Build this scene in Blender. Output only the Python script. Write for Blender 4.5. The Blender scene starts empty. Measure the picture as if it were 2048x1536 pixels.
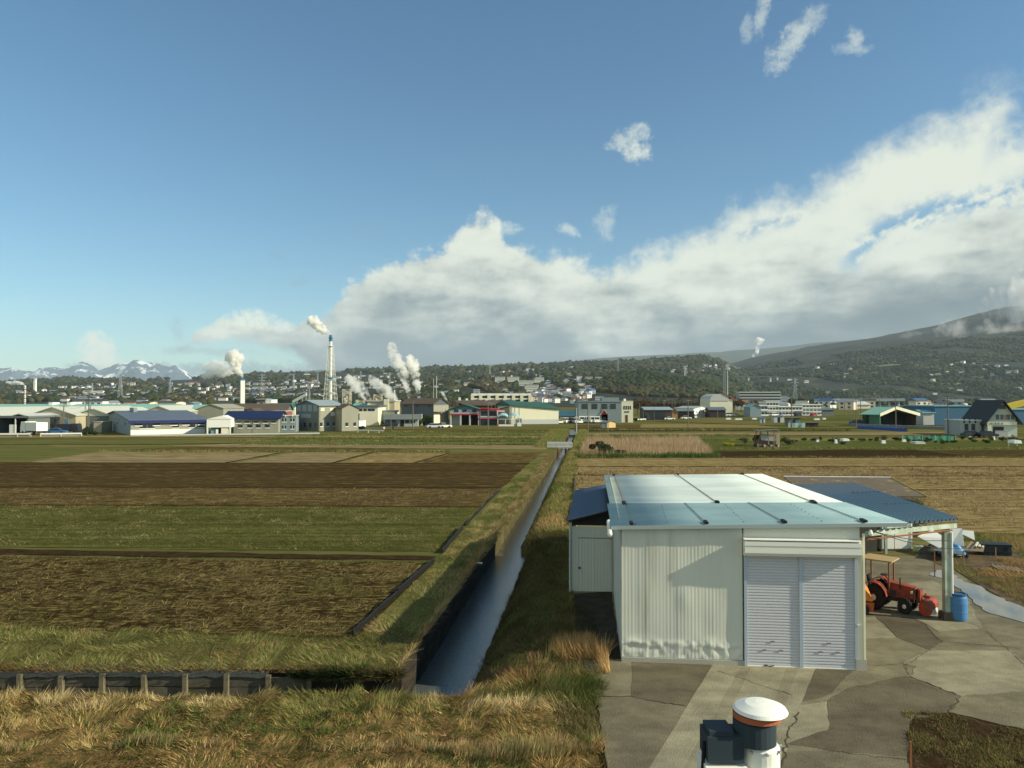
import bpy, math, random
import numpy as np
from mathutils import Vector, noise as mnoise
R = math.radians
random.seed(7); rng = np.random.default_rng(7)
SC = bpy.context.scene
COL = SC.collection

# ------------------------------------------------------------------ camera
F, CX, HY, HC = 1510.0, 1024.0, 800.0, 8.0          # focal length and horizon in photo pixels, eye height
cam_d = bpy.data.cameras.new('camera'); cam = bpy.data.objects.new('camera', cam_d); COL.objects.link(cam)
cam_d.sensor_width = 36; cam_d.lens = F / 2048 * 36; cam_d.clip_start = .2; cam_d.clip_end = 90000
cam.location = (0, 0, HC); cam.rotation_euler = (R(90) + math.atan((HY - 768) / F), 0, 0)
SC.camera = cam
SUN_EL, SUN_AZ = 28.0, 104.8                        # degrees above horizon; clockwise from straight ahead
HAZE = 3.4e-5
SC.view_settings.view_transform = 'Standard'; SC.view_settings.look = 'None'
SC.view_settings.exposure = 0.42; SC.view_settings.gamma = 1
SC.cycles.use_denoising = True
SC.cycles.max_bounces = 8; SC.cycles.diffuse_bounces = 3; SC.cycles.glossy_bounces = 3
SC.cycles.volume_bounces = 8; SC.cycles.transparent_max_bounces = 16
SC.cycles.volume_step_rate = 1.0; SC.cycles.volume_max_steps = 256

sd = bpy.data.lights.new('sun', 'SUN'); sun = bpy.data.objects.new('sun', sd); COL.objects.link(sun)
sd.energy = 5.0; sd.angle = R(.5); sd.color = (1, .90, .68)
tosun = Vector((math.sin(R(SUN_AZ)) * math.cos(R(SUN_EL)), math.cos(R(SUN_AZ)) * math.cos(R(SUN_EL)), math.sin(R(SUN_EL))))
sun.rotation_euler = tosun.to_track_quat('Z', 'Y').to_euler()

# ------------------------------------------------------------------ sky with clouds
W = bpy.data.worlds.new('World'); SC.world = W; W.use_nodes = True
nt = W.node_tree; nt.nodes.clear()
class NT:
    def __init__(s, t): s.t = t
    def n(s, ty, **k):
        nd = s.t.nodes.new(ty)
        for a, b in k.items(): setattr(nd, a, b)
        return nd
    def put(s, sock, v):
        if isinstance(v, bpy.types.NodeSocket): s.t.links.new(v, sock)
        elif v is not None: sock.default_value = v
    def m(s, op, a, b=None, c=None, clamp=False):
        nd = s.n('ShaderNodeMath', operation=op, use_clamp=clamp)
        s.put(nd.inputs[0], a); s.put(nd.inputs[1], b); s.put(nd.inputs[2], c)
        return nd.outputs[0]
    def ss(s, v, a, b, lo=0.0, hi=1.0):
        nd = s.n('ShaderNodeMapRange', interpolation_type='SMOOTHSTEP')
        s.put(nd.inputs[0], v); s.put(nd.inputs[1], a); s.put(nd.inputs[2], b); s.put(nd.inputs[3], lo); s.put(nd.inputs[4], hi)
        return nd.outputs[0]
    def mix(s, f, a, b, mode='MIX'):
        nd = s.n('ShaderNodeMix', data_type='RGBA', blend_type=mode)
        s.put(nd.inputs[0], f); s.put(nd.inputs[6], a); s.put(nd.inputs[7], b)
        return nd.outputs[2]
    def noise(s, vec, scale, detail=6, rough=.55, lac=2, dim='3D', dist=0):
        nd = s.n('ShaderNodeTexNoise', noise_dimensions=dim)
        s.put(nd.inputs['Vector'], vec); nd.inputs['Scale'].default_value = scale
        nd.inputs['Detail'].default_value = detail; nd.inputs['Roughness'].default_value = rough
        nd.inputs['Lacunarity'].default_value = lac; nd.inputs['Distortion'].default_value = dist
        return nd.outputs[0]
    def xyz(s, x, y, z=0.0):
        nd = s.n('ShaderNodeCombineXYZ'); s.put(nd.inputs[0], x); s.put(nd.inputs[1], y); s.put(nd.inputs[2], z)
        return nd.outputs[0]
    def curve(s, v, pts, lo, hi, vlo, vhi):
        nd = s.n('ShaderNodeFloatCurve'); c = nd.mapping.curves[0]
        P = [((x - lo) / (hi - lo), (y - vlo) / (vhi - vlo)) for x, y in pts]
        while len(c.points) < len(P): c.points.new(.5, .5)
        for p, q in zip(c.points, P): p.location = q; p.handle_type = 'AUTO_CLAMPED'
        nd.mapping.update()
        t = s.m('DIVIDE', s.m('SUBTRACT', v, lo), hi - lo)
        s.put(nd.inputs['Value'], t)
        return s.m('ADD', s.m('MULTIPLY', nd.outputs[0], vhi - vlo), vlo)
g = NT(nt)
def azel(px, py):
    az = math.atan((px - CX) / F)
    return math.degrees(az), math.degrees(math.atan((HY - py) / F * math.cos(az)))
sky = g.n('ShaderNodeTexSky', sky_type='NISHITA', sun_disc=False)
sky.sun_elevation = R(SUN_EL); sky.sun_rotation = R(SUN_AZ)
sky.altitude = 0; sky.air_density = 1.0; sky.dust_density = .35; sky.ozone_density = 2.2
tc = g.n('ShaderNodeTexCoord'); sp = g.n('ShaderNodeSeparateXYZ'); g.put(sp.inputs[0], tc.outputs['Generated'])
AZ = g.m('MULTIPLY', g.m('ARCTAN2', sp.outputs[0], sp.outputs[1]), 57.2958)
EL = g.m('MULTIPLY', g.m('ARCSINE', sp.outputs[2]), 57.2958)
# warp
uv = g.xyz(AZ, EL)
n_w = g.m('SUBTRACT', g.noise(uv, .35, 7, .58), .5)
n_w2 = g.m('SUBTRACT', g.noise(g.xyz(g.m('ADD', AZ, 40), EL), .22, 5, .5), .5)
n_f = g.m('SUBTRACT', g.noise(g.xyz(g.m('ADD', AZ, 90), EL), 1.3, 8, .6), .5)
n_g = g.m('SUBTRACT', g.noise(g.xyz(g.m('ADD', AZ, 33), EL), 4.0, 5, .6), .5)
# streaks rising to the right
U = g.m('ADD', g.m('MULTIPLY', AZ, .93), g.m('MULTIPLY', EL, .37))
V = g.m('SUBTRACT', g.m('MULTIPLY', EL, .93), g.m('MULTIPLY', AZ, .37))
n_s = g.m('SUBTRACT', g.noise(g.xyz(g.m('MULTIPLY', U, .22), g.m('MULTIPLY', V, .7)), 1.0, 6, .55), .5)
n_h = g.m('SUBTRACT', g.noise(g.xyz(g.m('MULTIPLY', AZ, .2), g.m('MULTIPLY', EL, .6)), 1.0, 5, .5), .5)
def curve_px(pts, vlo=-6, vhi=34):
    P = [azel(*p) for p in pts]
    return g.curve(AZ, P, P[0][0], P[-1][0], vlo, vhi)
TOP = curve_px([(-700, 800), (360, 705), (400, 655), (480, 634), (560, 655), (640, 622), (700, 575), (760, 530), (840, 505), (890, 490), (930, 440), (975, 422),
                (1015, 478), (1100, 500), (1190, 520), (1260, 515), (1330, 490), (1420, 455), (1500, 405), (1620, 368), (1700, 325), (1790, 268), (1890, 235), (1970, 205), (2060, 250), (2700, 240)])
BOT = curve_px([(-700, 790), (370, 695), (470, 680), (540, 694), (600, 722), (650, 760), (700, 860), (900, 900), (2700, 900)])
amp = 1.0
edge = g.m('ADD', g.m('MULTIPLY', n_w, 4.6), g.m('ADD', g.m('MULTIPLY', n_f, 1.5), g.m('MULTIPLY', n_s, 1.6)))
up = g.m('ADD', g.m('SUBTRACT', TOP, EL), edge)
upw = g.curve(AZ, [(-32, .5), (-8, .7), (0, .9), (12, 1.6), (34, 2.2)], -32, 34, 0, 3)
d_top = g.ss(up, g.m('MULTIPLY', upw, -.45), upw)
dn = g.m('ADD', g.m('SUBTRACT', EL, BOT), g.m('MULTIPLY', edge, .45))
d_main = g.m('MULTIPLY', d_top, g.ss(dn, -.35, .7))
# blue gaps between the streaks on the right
def gap(pts, w, s0, s1, nz):
    C = curve_px(pts)
    q = g.m('DIVIDE', g.m('SUBTRACT', g.m('ADD', EL, g.m('MULTIPLY', n_w, 2.0)), C), w)
    e = g.m('POWER', 2.718, g.m('MULTIPLY', g.m('MULTIPLY', q, q), -1))
    lim = g.m('MULTIPLY', g.ss(AZ, azel(s0, 500)[0], azel(s0, 500)[0] + 2), g.ss(AZ, azel(s1, 500)[0], azel(s1, 500)[0] - 2))
    pat = g.ss(g.m('ADD', nz, g.m('MULTIPLY', n_f, .7)), -.12, .1)
    return g.m('MULTIPLY', g.m('MULTIPLY', e, lim), pat)
g1 = gap([(1400, 540), (1690, 515), (1760, 465), (1850, 430), (1960, 400), (2100, 370), (2700, 300)], .85, 1660, 2600, n_s)
g2 = gap([(1300, 500), (1470, 472), (1560, 440), (1660, 395), (1900, 350), (2700, 300)], .55, 1440, 1690, n_s)
g3 = gap([(1300, 400), (1960, 330), (2010, 270), (2100, 270), (2700, 270)], .9, 1960, 2500, n_w2)
d_main = g.m('MULTIPLY', d_main, g.m('SUBTRACT', 1.0, g.m('MULTIPLY', g.m('ADD', g.m('ADD', g1, g.m('MULTIPLY', g2, .7)), g3), .95, clamp=True)), clamp=True)
# small separate clouds
def puff(px, py, rx, ry, dens, thr=.15, rot=0.0, warp=2.2):
    a, e = azel(px, py); k = 57.3 / F
    x = g.m('ADD', g.m('SUBTRACT', AZ, a), g.m('MULTIPLY', n_w, warp)); y = g.m('ADD', g.m('SUBTRACT', EL, e), g.m('MULTIPLY', n_w2, warp))
    c, s = math.cos(rot), math.sin(rot)
    X = g.m('DIVIDE', g.m('ADD', g.m('MULTIPLY', x, c), g.m('MULTIPLY', y, s)), rx * k)
    Y = g.m('DIVIDE', g.m('SUBTRACT', g.m('MULTIPLY', y, c), g.m('MULTIPLY', x, s)), ry * k)
    r2 = g.m('ADD', g.m('MULTIPLY', X, X), g.m('MULTIPLY', Y, Y))
    f = g.m('ADD', g.m('SUBTRACT', 1.0, r2), g.m('ADD', g.m('MULTIPLY', n_f, 2.6), g.m('MULTIPLY', n_g, 1.2)))
    return g.m('MULTIPLY', g.ss(f, thr - .3, thr + 1.25), dens)
white_p = [puff(500, 645, 55, 22, .95, .0, warp=1.4), puff(440, 664, 45, 13, .6, .0, warp=1.4), puff(566, 652, 26, 15, .75, .0, warp=1.4), puff(1270, 300, 36, 22, .8, rot=-.2), puff(1275, 262, 34, 20, .55, rot=.4), puff(1240, 288, 30, 14, .5, rot=.3), puff(1532, 20, 16, 50, .42, .1, -.3), puff(1498, 62, 12, 30, .3, .1, -.3), puff(1590, 75, 26, 62, .5, .0, -.75), puff(1625, 35, 26, 40, .35, .1, -.7), puff(1718, 72, 16, 26, .45, .1, .35), puff(1712, 88, 34, 10, .35, .1),
           puff(1215, 445, 26, 40, .34, rot=-.3), puff(1140, 468, 30, 14, .5, rot=-.4), puff(190, 700, 30, 36, 1.0, .0, warp=1.0), puff(205, 722, 30, 20, .9, .0, warp=1.0), puff(1000, 450, 46, 20, .5),
           puff(2000, 170, 60, 40, .12)]
grey_p = [puff(322, 740, 34, 20, .9, warp=1.0), puff(400, 742, 60, 20, .9, warp=1.0), puff(215, 742, 80, 18, .7, warp=1.0), puff(570, 745, 150, 22, .95, warp=1.0), puff(490, 740, 50, 24, .8, warp=1.),
          puff(548, 512, 22, 8, .28), puff(590, 560, 26, 12, .25), puff(720, 455, 50, 16, .14), puff(420, 700, 110, 10, .4), puff(360, 655, 16, 26, .4), puff(640, 735, 90, 22, .8, warp=1.)]
def mx(l):
    o = l[0]
    for q in l[1:]: o = g.m('MAXIMUM', o, q)
    return o
dw, dg = mx(white_p), mx(grey_p)
# tone of the main bank: grey below, white above, with grey streaks
low = curve_px([(-700, 700), (400, 690), (560, 672), (640, 655), (740, 610), (820, 575), (1000, 585), (1200, 640), (1450, 620), (1650, 580), (1800, 570), (2060, 530), (2700, 490)])
n_b = g.m('SUBTRACT', g.noise(g.xyz(g.m('MULTIPLY', AZ, .16), g.m('MULTIPLY', EL, .42), 7.0), 1.0, 4, .5), .5)
tone = g.m('ADD', g.m('SUBTRACT', EL, low), g.m('ADD', g.m('MULTIPLY', n_h, 9.0), g.m('ADD', g.m('MULTIPLY', n_b, 11.0), g.m('ADD', g.m('MULTIPLY', n_s, 3.5), g.m('ADD', g.m('MULTIPLY', n_w, 7.0), g.m('MULTIPLY', n_f, 2.0))))))
tone = g.ss(tone, -5.5, 5.0)
thin = g.ss(up, 0.0, 3.0, .12, 0.0)
SK = .065
def cc(r, gg, b): q_ = 1 / (SK * 1.2); return (r * q_, gg * q_, b * q_, 1)
cl = g.mix(tone, cc(.20, .255, .275), cc(.75, .79, .68))
base_dark = g.ss(g.m('ADD', EL, g.m('MULTIPLY', n_h, 3.0)), g.ss(AZ, 5, 34, 4.6, 9.5), g.ss(AZ, 5, 34, 1.4, 5.5))
cl = g.mix(g.m('MULTIPLY', base_dark, .85), cl, cc(.125, .168, .19))
skyc = g.mix(1.0, sky.outputs[0], (.86, 1.06, 1.06, 1), 'MULTIPLY')
hs = g.n('ShaderNodeHueSaturation'); hs.inputs['Saturation'].default_value = 1.08; hs.inputs['Value'].default_value = 1.36
g.put(hs.inputs['Color'], skyc); skyc = hs.outputs[0]
c1 = g.mix(g.m('MULTIPLY', dg, 1.0, clamp=True), skyc, cc(.22, .31, .36))
c2 = g.mix(g.m('MULTIPLY', d_main, .97, clamp=True), c1, cl)
c3 = g.mix(g.m('MULTIPLY', dw, 1.0, clamp=True), c2, cc(.82, .86, .72))
bg = g.n('ShaderNodeBackground'); g.put(bg.inputs[0], c3); bg.inputs[1].default_value = SK
wo = g.n('ShaderNodeOutputWorld'); nt.links.new(bg.outputs[0], wo.inputs[0])

# ------------------------------------------------------------------ geometry helpers
def G(px, py, z=0.0):
    D = (HC - z) * F / (py - HY)
    return ((px - CX) / F * D, D)
def Gd(px, D): return ((px - CX) / F * D, D)
def zat(py, D): return HC + (HY - py) / F * D
def tag(o, label=None, cat=None, group=None, kind=None):
    if label: o['label'] = label
    if cat: o['category'] = cat
    if group: o['group'] = group
    if kind: o['kind'] = kind
    return o
def empty(name, label, cat, loc=(0, 0, 0), rz=0.0, group=None):
    o = bpy.data.objects.new(name, None); COL.objects.link(o); o.location = loc; o.rotation_euler = (0, 0, rz)
    o.empty_display_size = .2
    return tag(o, label, cat, group)
def mkobj(name, me, parent=None):
    o = bpy.data.objects.new(name, me); COL.objects.link(o)
    if parent: o.parent = parent
    return o
def copy_tree(o, parent=None):
    c = o.copy(); COL.objects.link(c); c.parent = parent
    for ch in list(o.children): copy_tree(ch, c)
    return c
class MB:
    def __init__(s): s.v = []; s.f = []; s.mi = []
    def add(s, vs, fs, mi=0):
        k = len(s.v); s.v += [tuple(p) for p in vs]; s.f += [tuple(i + k for i in f) for f in fs]; s.mi += [mi] * len(fs); return s
    def box(s, x0, x1, y0, y1, z0, z1, mi=0):
        return s.add([(x0, y0, z0), (x1, y0, z0), (x1, y1, z0), (x0, y1, z0), (x0, y0, z1), (x1, y0, z1), (x1, y1, z1), (x0, y1, z1)],
                     [(0, 3, 2, 1), (4, 5, 6, 7), (0, 1, 5, 4), (1, 2, 6, 5), (2, 3, 7, 6), (3, 0, 4, 7)], mi)
    def hexa(s, p, mi=0):
        return s.add(p, [(0, 3, 2, 1), (4, 5, 6, 7), (0, 1, 5, 4), (1, 2, 6, 5), (2, 3, 7, 6), (3, 0, 4, 7)], mi)
    def tube(s, a, b, r0, r1=None, n=8, mi=0, cap=True):
        r1 = r0 if r1 is None else r1; a = Vector(a); b = Vector(b); d = (b - a).normalized()
        x = d.orthogonal().normalized(); y = d.cross(x)
        vs = []
        for c, r in ((a, r0), (b, r1)):
            for i in range(n):
                t = 2 * math.pi * i / n; vs.append(c + x * (math.cos(t) * r) + y * (math.sin(t) * r))
        fs = [(i, (i + 1) % n, n + (i + 1) % n, n + i) for i in range(n)]
        if cap: fs += [tuple(range(n - 1, -1, -1)), tuple(range(n, 2 * n))]
        return s.add(vs, fs, mi)
    def path(s, pts, r, n=6, mi=0):
        for a, b in zip(pts[:-1], pts[1:]): s.tube(a, b, r, r, n, mi)
        return s
    def lathe(s, prof, c=(0, 0, 0), n=20, mi=0, axis='z'):
        vs = []
        for (r, h) in prof:
            for i in range(n):
                t = 2 * math.pi * i / n
                if axis == 'z': vs.append((c[0] + r * math.cos(t), c[1] + r * math.sin(t), c[2] + h))
                elif axis == 'y': vs.append((c[0] + r * math.cos(t), c[1] + h, c[2] + r * math.sin(t)))
                else: vs.append((c[0] + h, c[1] + r * math.cos(t), c[2] + r * math.sin(t)))
        fs = []
        for k in range(len(prof) - 1):
            for i in range(n): fs.append((k * n + i, k * n + (i + 1) % n, (k + 1) * n + (i + 1) % n, (k + 1) * n + i))
        fs.append(tuple(range(n - 1, -1, -1))); fs.append(tuple(range((len(prof) - 1) * n, len(prof) * n)))
        return s.add(vs, fs, mi)
    def prism(s, poly, y0, y1, mi=0):               # polygon in x,z extruded along y
        n = len(poly)
        vs = [(x, y0, z) for x, z in poly] + [(x, y1, z) for x, z in poly]
        return s.add(vs, [tuple(range(n)), tuple(range(2 * n - 1, n - 1, -1))] + [(i, i + n, (i + 1) % n + n, (i + 1) % n) for i in range(n)], mi)
    def slab(s, poly, z0, z1, mi=0):                # polygon in x,y extruded up
        n = len(poly)
        vs = [(p[0], p[1], z0) for p in poly] + [(p[0], p[1], z1) for p in poly]
        return s.add(vs, [tuple(range(n - 1, -1, -1)), tuple(range(n, 2 * n))] + [(i, (i + 1) % n, (i + 1) % n + n, i + n) for i in range(n)], mi)
    def build(s, name, mats, parent=None, smooth=False, fix=True):
        me = bpy.data.meshes.new(name); me.from_pydata(s.v, [], s.f)
        for m in (mats if isinstance(mats, (list, tuple)) else [mats]): me.materials.append(m)
        if any(s.mi): me.polygons.foreach_set('material_index', s.mi)
        if smooth: me.polygons.foreach_set('use_smooth', [True] * len(s.f))
        if fix:
            import bmesh
            bm = bmesh.new(); bm.from_mesh(me); bmesh.ops.recalc_face_normals(bm, faces=bm.faces); bm.to_mesh(me); bm.free()
        me.update()
        return mkobj(name, me, parent)
def np_mesh(name, V, Fc, mat, cols=None, parent=None, smooth=False):
    """V (n,3), Fc (m,k) with one k; cols per vertex (n,3)"""
    me = bpy.data.meshes.new(name); m, k = Fc.shape
    me.vertices.add(len(V)); me.vertices.foreach_set('co', V.astype(np.float32).ravel())
    me.loops.add(m * k); me.loops.foreach_set('vertex_index', Fc.astype(np.int32).ravel())
    me.polygons.add(m); me.polygons.foreach_set('loop_start', np.arange(0, m * k, k, dtype=np.int32))
    if smooth: me.polygons.foreach_set('use_smooth', np.ones(m, bool))
    me.materials.append(mat)
    if cols is not None:
        a = me.color_attributes.new('tint', 'FLOAT_COLOR', 'POINT')
        c = np.ones((len(V), 4), np.float32); c[:, :3] = cols; a.data.foreach_set('color', c.ravel())
    me.update(calc_edges=True)
    return mkobj(name, me, parent)
def sheet(name, fn, us, vs, mat, parent=None, smooth=True, cols=None):
    V = np.array([fn(u, v) for v in vs for u in us], float); n, m = len(us), len(vs)
    i, j = np.meshgrid(np.arange(n - 1), np.arange(m - 1)); a = (j * n + i).ravel()
    return np_mesh(name, V, np.stack([a, a + 1, a + n + 1, a + n], 1), mat, cols, parent, smooth)

# ------------------------------------------------------------------ materials
MATS = {}
def mat(name, col, rough=.8, vary=.0, scale=1.0, col2=None, bump=0.0, bscale=None, metal=0.0, spec=.22, stretch=(1, 1, 1), thr=(.4, .6), detail=5, coord='Object', extra=None):
    if name in MATS: return MATS[name]
    m = bpy.data.materials.new(name); m.use_nodes = True; t = m.node_tree; q = NT(t)
    b = t.nodes['Principled BSDF']; b.inputs['Roughness'].default_value = rough; b.inputs['Metallic'].default_value = metal
    b.inputs['Specular IOR Level'].default_value = spec
    c4 = (*col, 1); vec = None
    if vary or col2 or bump:
        tx = q.n('ShaderNodeTexCoord'); mp = q.n('ShaderNodeMapping'); q.put(mp.inputs[0], tx.outputs[coord]); mp.inputs['Scale'].default_value = stretch
        vec = mp.outputs[0]
    out = None
    if col2:
        n1 = q.noise(vec, scale, detail, .6)
        out = q.mix(q.ss(n1, thr[0], thr[1]), c4, (*col2, 1))
    if vary:
        n2 = q.noise(vec, scale * .37 if col2 else scale, 6, .6)
        f = q.m('ADD', q.m('MULTIPLY', n2, 2 * vary), 1 - vary)
        out = q.mix(1.0, out if out is not None else c4, q.xyz(f, f, f), 'MULTIPLY')
    if extra:
        mp2 = q.n('ShaderNodeMapping'); q.put(mp2.inputs[0], tx.outputs[coord]); mp2.inputs['Scale'].default_value = extra[0]
        f = q.ss(q.noise(mp2.outputs[0], extra[1], 4, .6), .33, .67, extra[2], extra[3])
        out = q.mix(1.0, out, q.xyz(f, f, f), 'MULTIPLY')
    if out is not None: q.put(b.inputs['Base Color'], out)
    else: b.inputs['Base Color'].default_value = c4
    if bump:
        n3 = q.noise(vec, bscale or scale, 6, .6); bn = q.n('ShaderNodeBump'); bn.inputs['Strength'].default_value = 1.0; bn.inputs['Distance'].default_value = bump
        q.put(bn.inputs['Height'], n3); q.put(b.inputs['Normal'], bn.outputs[0])
    MATS[name] = m; return m
def tint_mat(name, rough=.9, vary=.25, scale=.3, trans=0.0):
    m = bpy.data.materials.new(name); m.use_nodes = True; t = m.node_tree; q = NT(t); b = t.nodes['Principled BSDF']
    b.inputs['Roughness'].default_value = rough; b.inputs['Specular IOR Level'].default_value = .15
    a = q.n('ShaderNodeAttribute', attribute_name='tint'); tx = q.n('ShaderNodeTexCoord')
    n1 = q.noise(tx.outputs['Object'], scale, 5, .6); f = q.m('ADD', q.m('MULTIPLY', n1, 2 * vary), 1 - vary)
    c = q.mix(1.0, a.outputs['Color'], q.xyz(f, f, f), 'MULTIPLY'); q.put(b.inputs['Base Color'], c)
    if trans:
        tr = q.n('ShaderNodeBsdfTranslucent'); q.put(tr.inputs[0], c); ms = q.n('ShaderNodeMixShader'); ms.inputs[0].default_value = trans
        t.links.new(b.outputs[0], ms.inputs[1]); t.links.new(tr.outputs[0], ms.inputs[2]); t.links.new(ms.outputs[0], t.nodes['Material Output'].inputs[0])
    MATS[name] = m; return m
M_blade = tint_mat('blades', .85, .3, 1.5, .25)
M_tree = tint_mat('foliage', .9, .35, .15, .15)
M_leaf = tint_mat('leaves', .8, .25, 2., .2)
ORD = 'first second third fourth fifth sixth seventh eighth ninth tenth eleventh twelfth'.split()
def nth(i):
    if i < 12: return ORD[i]
    t = 'thirteenth fourteenth fifteenth sixteenth seventeenth eighteenth nineteenth twentieth'.split()
    if i < 20: return t[i - 12]
    if i < 29: return 'twenty-' + ORD[i - 20]
    return 'thirtieth' if i == 29 else 'thirty-' + ORD[i - 30]
def solid(name, *c, rough=.7, **k): return mat(name, c, rough, **k)
white = solid('white_paint', .74, .75, .68, rough=.5, vary=.08, scale=.4)
cream = solid('cream_wall', .70, .67, .50, vary=.08, scale=.3)
beige = solid('beige_wall', .40, .36, .24, vary=.22, scale=.25, stretch=(1, 1, .3))
greyb = solid('grey_board', .27, .27, .21, vary=.2, scale=.3, stretch=(1, 1, .3))
greyd = solid('dark_board', .13, .15, .14, vary=.15, scale=.3)
greyl = solid('pale_grey', .45, .47, .45, vary=.1, scale=.3)
bluegrey = solid('blue_grey_wall', .22, .28, .31, vary=.06, scale=.3)
navy = solid('navy_roof', .010, .016, .06, rough=.45, vary=.1, scale=.3)
slate = solid('slate_roof', .10, .12, .15, rough=.5, vary=.12, scale=.3)
brownroof = solid('weathered_roof', .10, .075, .055, vary=.35, scale=.25)
greenroof = solid('pale_green_roof', .22, .42, .34, rough=.5, vary=.08, scale=.05)
dgreen = solid('dark_green_roof', .03, .09, .06, rough=.5, vary=.1, scale=.2)
tealroof = solid('teal_roof', .16, .34, .37, rough=.4, vary=.06, scale=.3)
steelroof = solid('steel_roof', .25, .31, .32, rough=.4, vary=.1, scale=.3)
whiteroof = solid('white_roof', .50, .51, .42, rough=.5, vary=.08, scale=.1)
red = solid('red_paint', .42, .03, .04, rough=.4)
redbrick = solid('red_wall', .30, .07, .055, vary=.1)
glass = solid('window_glass', .025, .035, .045, rough=.12, spec=.6)
dark = solid('dark_interior', .015, .017, .018)
black = solid('black_plastic', .012, .013, .014, rough=.5)
concrete = solid('concrete_post', .36, .35, .30, vary=.15, scale=2)
steel = solid('galvanised_steel', .42, .45, .46, rough=.45, metal=.4)
rust = solid('rusty_steel', .22, .09, .04, vary=.3, scale=6)
wood = solid('old_wood', .22, .17, .11, vary=.3, scale=3, stretch=(1, 1, .2))
bark = solid('bark', .09, .07, .05, vary=.3, scale=4)
bluep = solid('blue_plastic', .07, .20, .42, rough=.4, vary=.06, scale=3)
wire = solid('wire', .03, .03, .03)

# ------------------------------------------------------------------ near ground, canal, ditch
def XL(D): return -2.56 + .105 * (D - 30.3)
def XW(D): return float(np.interp(D, [44.3, 45.6, 48.0], [1.9, 1.5, 1.3]))
soil_grass = mat('rough_grass_ground', (.085, .07, .028), 1.0, .35, 1.2, (.06, .075, .022), .06, 5, thr=(.42, .6), spec=0.0)
M_fore = mat('dry_bank', (.15, .10, .042), 1.0, .4, 2.2, (.06, .06, .02), .12, 6, thr=(.45, .6), spec=0.0)
plain = mat('plain_ground', (.135, .12, .045), .95, .35, .05, (.085, .095, .028), stretch=(.3, 1, 1), spec=0.0, extra=((.01, 1, 1), .22, .72, 1.2))
mud = mat('wet_mud', (.03, .025, .018), .6, .3, 3, None, .05, 6)
NR, FR_ = 20.6, 22.6
m = MB()
Ds = [FR_, 26, 30, 36, 46.5, 60, 90, 127, 160, 200]
for a, b in zip(Ds[:-1], Ds[1:]):
    m.add([(-900, a, 0), (XL(a), a, 0), (XL(b), b, 0), (-900, b, 0)], [(0, 1, 2, 3)])
Dr = [NR, 30, 36, 44.3, 45, 45.6, 46.6, 48, 60, 90, 127, 160, 200]
for a, b in zip(Dr[:-1], Dr[1:]):
    A, B = XL(a) + XW(a), XL(b) + XW(b)
    m.add([(A + 1.55, a, 0), (900, a, 0), (900, b, 0), (B + 1.55, b, 0)], [(0, 1, 2, 3)])
m.add([(-900, 200, 0), (900, 200, 0), (4000, 1000, 0), (-4000, 1000, 0)], [(0, 1, 2, 3)])
m.add([(-900, 200, 0), (-4000, 1000, 0), (-4000, 20, 0), (-900, 20, 0)], [(0, 1, 2, 3)])
m.add([(900, 200, 0), (4000, 1000, 0), (4000, 20, 0), (900, 20, 0)], [(0, 1, 2, 3)])
tag(m.build('ground', plain, fix=False), 'flat farmland plain of rough grass between the fields', 'ground', kind='structure')
# banks of the canal
def bankz(t): return -1.45 + 1.45 * (1 - (1 - t) ** 1.8)
def bank_r(u, v):
    n = mnoise.noise(Vector((u * 3, v * .8, 1))) * .14
    return (XL(v) + XW(v) - .12 + u * 1.76 + n * (1 - u), v, bankz(u) + n * .6 * math.sin(u * math.pi) + .004 * (u >= 1))
tag(sheet('bank', bank_r, np.linspace(0, 1, 10), np.concatenate([np.linspace(NR - .1, 50, 90), np.linspace(50.6, 200, 130)]), soil_grass), 'grassy slope on the right side of the canal', 'bank', kind='structure')
# canal left wall : old boards near, coloured dark as garage shade; earth further
def wall_l(u, v):
    n = mnoise.noise(Vector((v * 1.3, u * 2, 9))) * (.05 if v < 45 else .12)
    return (XL(v) + n * (1 - u), v, -1.6 + 1.6 * u)
tag(sheet('canal_wall', wall_l, np.linspace(0, 1, 8), np.linspace(FR_, 45, 80), mat('canal_side', (.035, .028, .018), .95, .3, 1.2, (.015, .013, .01), .05, stretch=(1, .6, 3))), 'timbered side of the canal below the left field, coloured dark as shade', 'wall', kind='structure')
tag(sheet('canal_wall', wall_l, np.linspace(0, 1, 8), np.linspace(45, 200, 220), mat('earth_side', (.11, .085, .045), .95, .3, 1.2, (.06, .06, .025), .05, spec=0.0)), 'brown earth side of the narrow far stretch of the canal', 'wall', kind='structure')
m = MB(); m.add([(-120, FR_ - .0, -1.1), (XL(FR_) + 6, FR_, -1.1), (XL(FR_) + 6, NR - .4, -1.1), (-120, NR - .4, -1.1)], [(0, 1, 2, 3)])
tag(m.build('ditch_bed', mud, fix=False), 'muddy bed of the cross ditch', 'ditch', kind='structure')
water = bpy.data.materials.new('water'); water.use_nodes = True; q = NT(water.node_tree); b = water.node_tree.nodes['Principled BSDF']
b.inputs['Base Color'].default_value = (.085, .098, .092, 1); b.inputs['Roughness'].default_value = .1; b.inputs['Specular IOR Level'].default_value = .9
tx = q.n('ShaderNodeTexCoord'); mp = q.n('ShaderNodeMapping'); q.put(mp.inputs[0], tx.outputs['Object']); mp.inputs['Scale'].default_value = (1, 2.2, 1)
bn = q.n('ShaderNodeBump'); bn.inputs['Distance'].default_value = .014; bn.inputs['Strength'].default_value = 1.0
q.put(bn.inputs['Height'], q.noise(mp.outputs[0], 7.5, 3, .6)); q.put(b.inputs['Normal'], bn.outputs[0])
m = MB()
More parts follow.
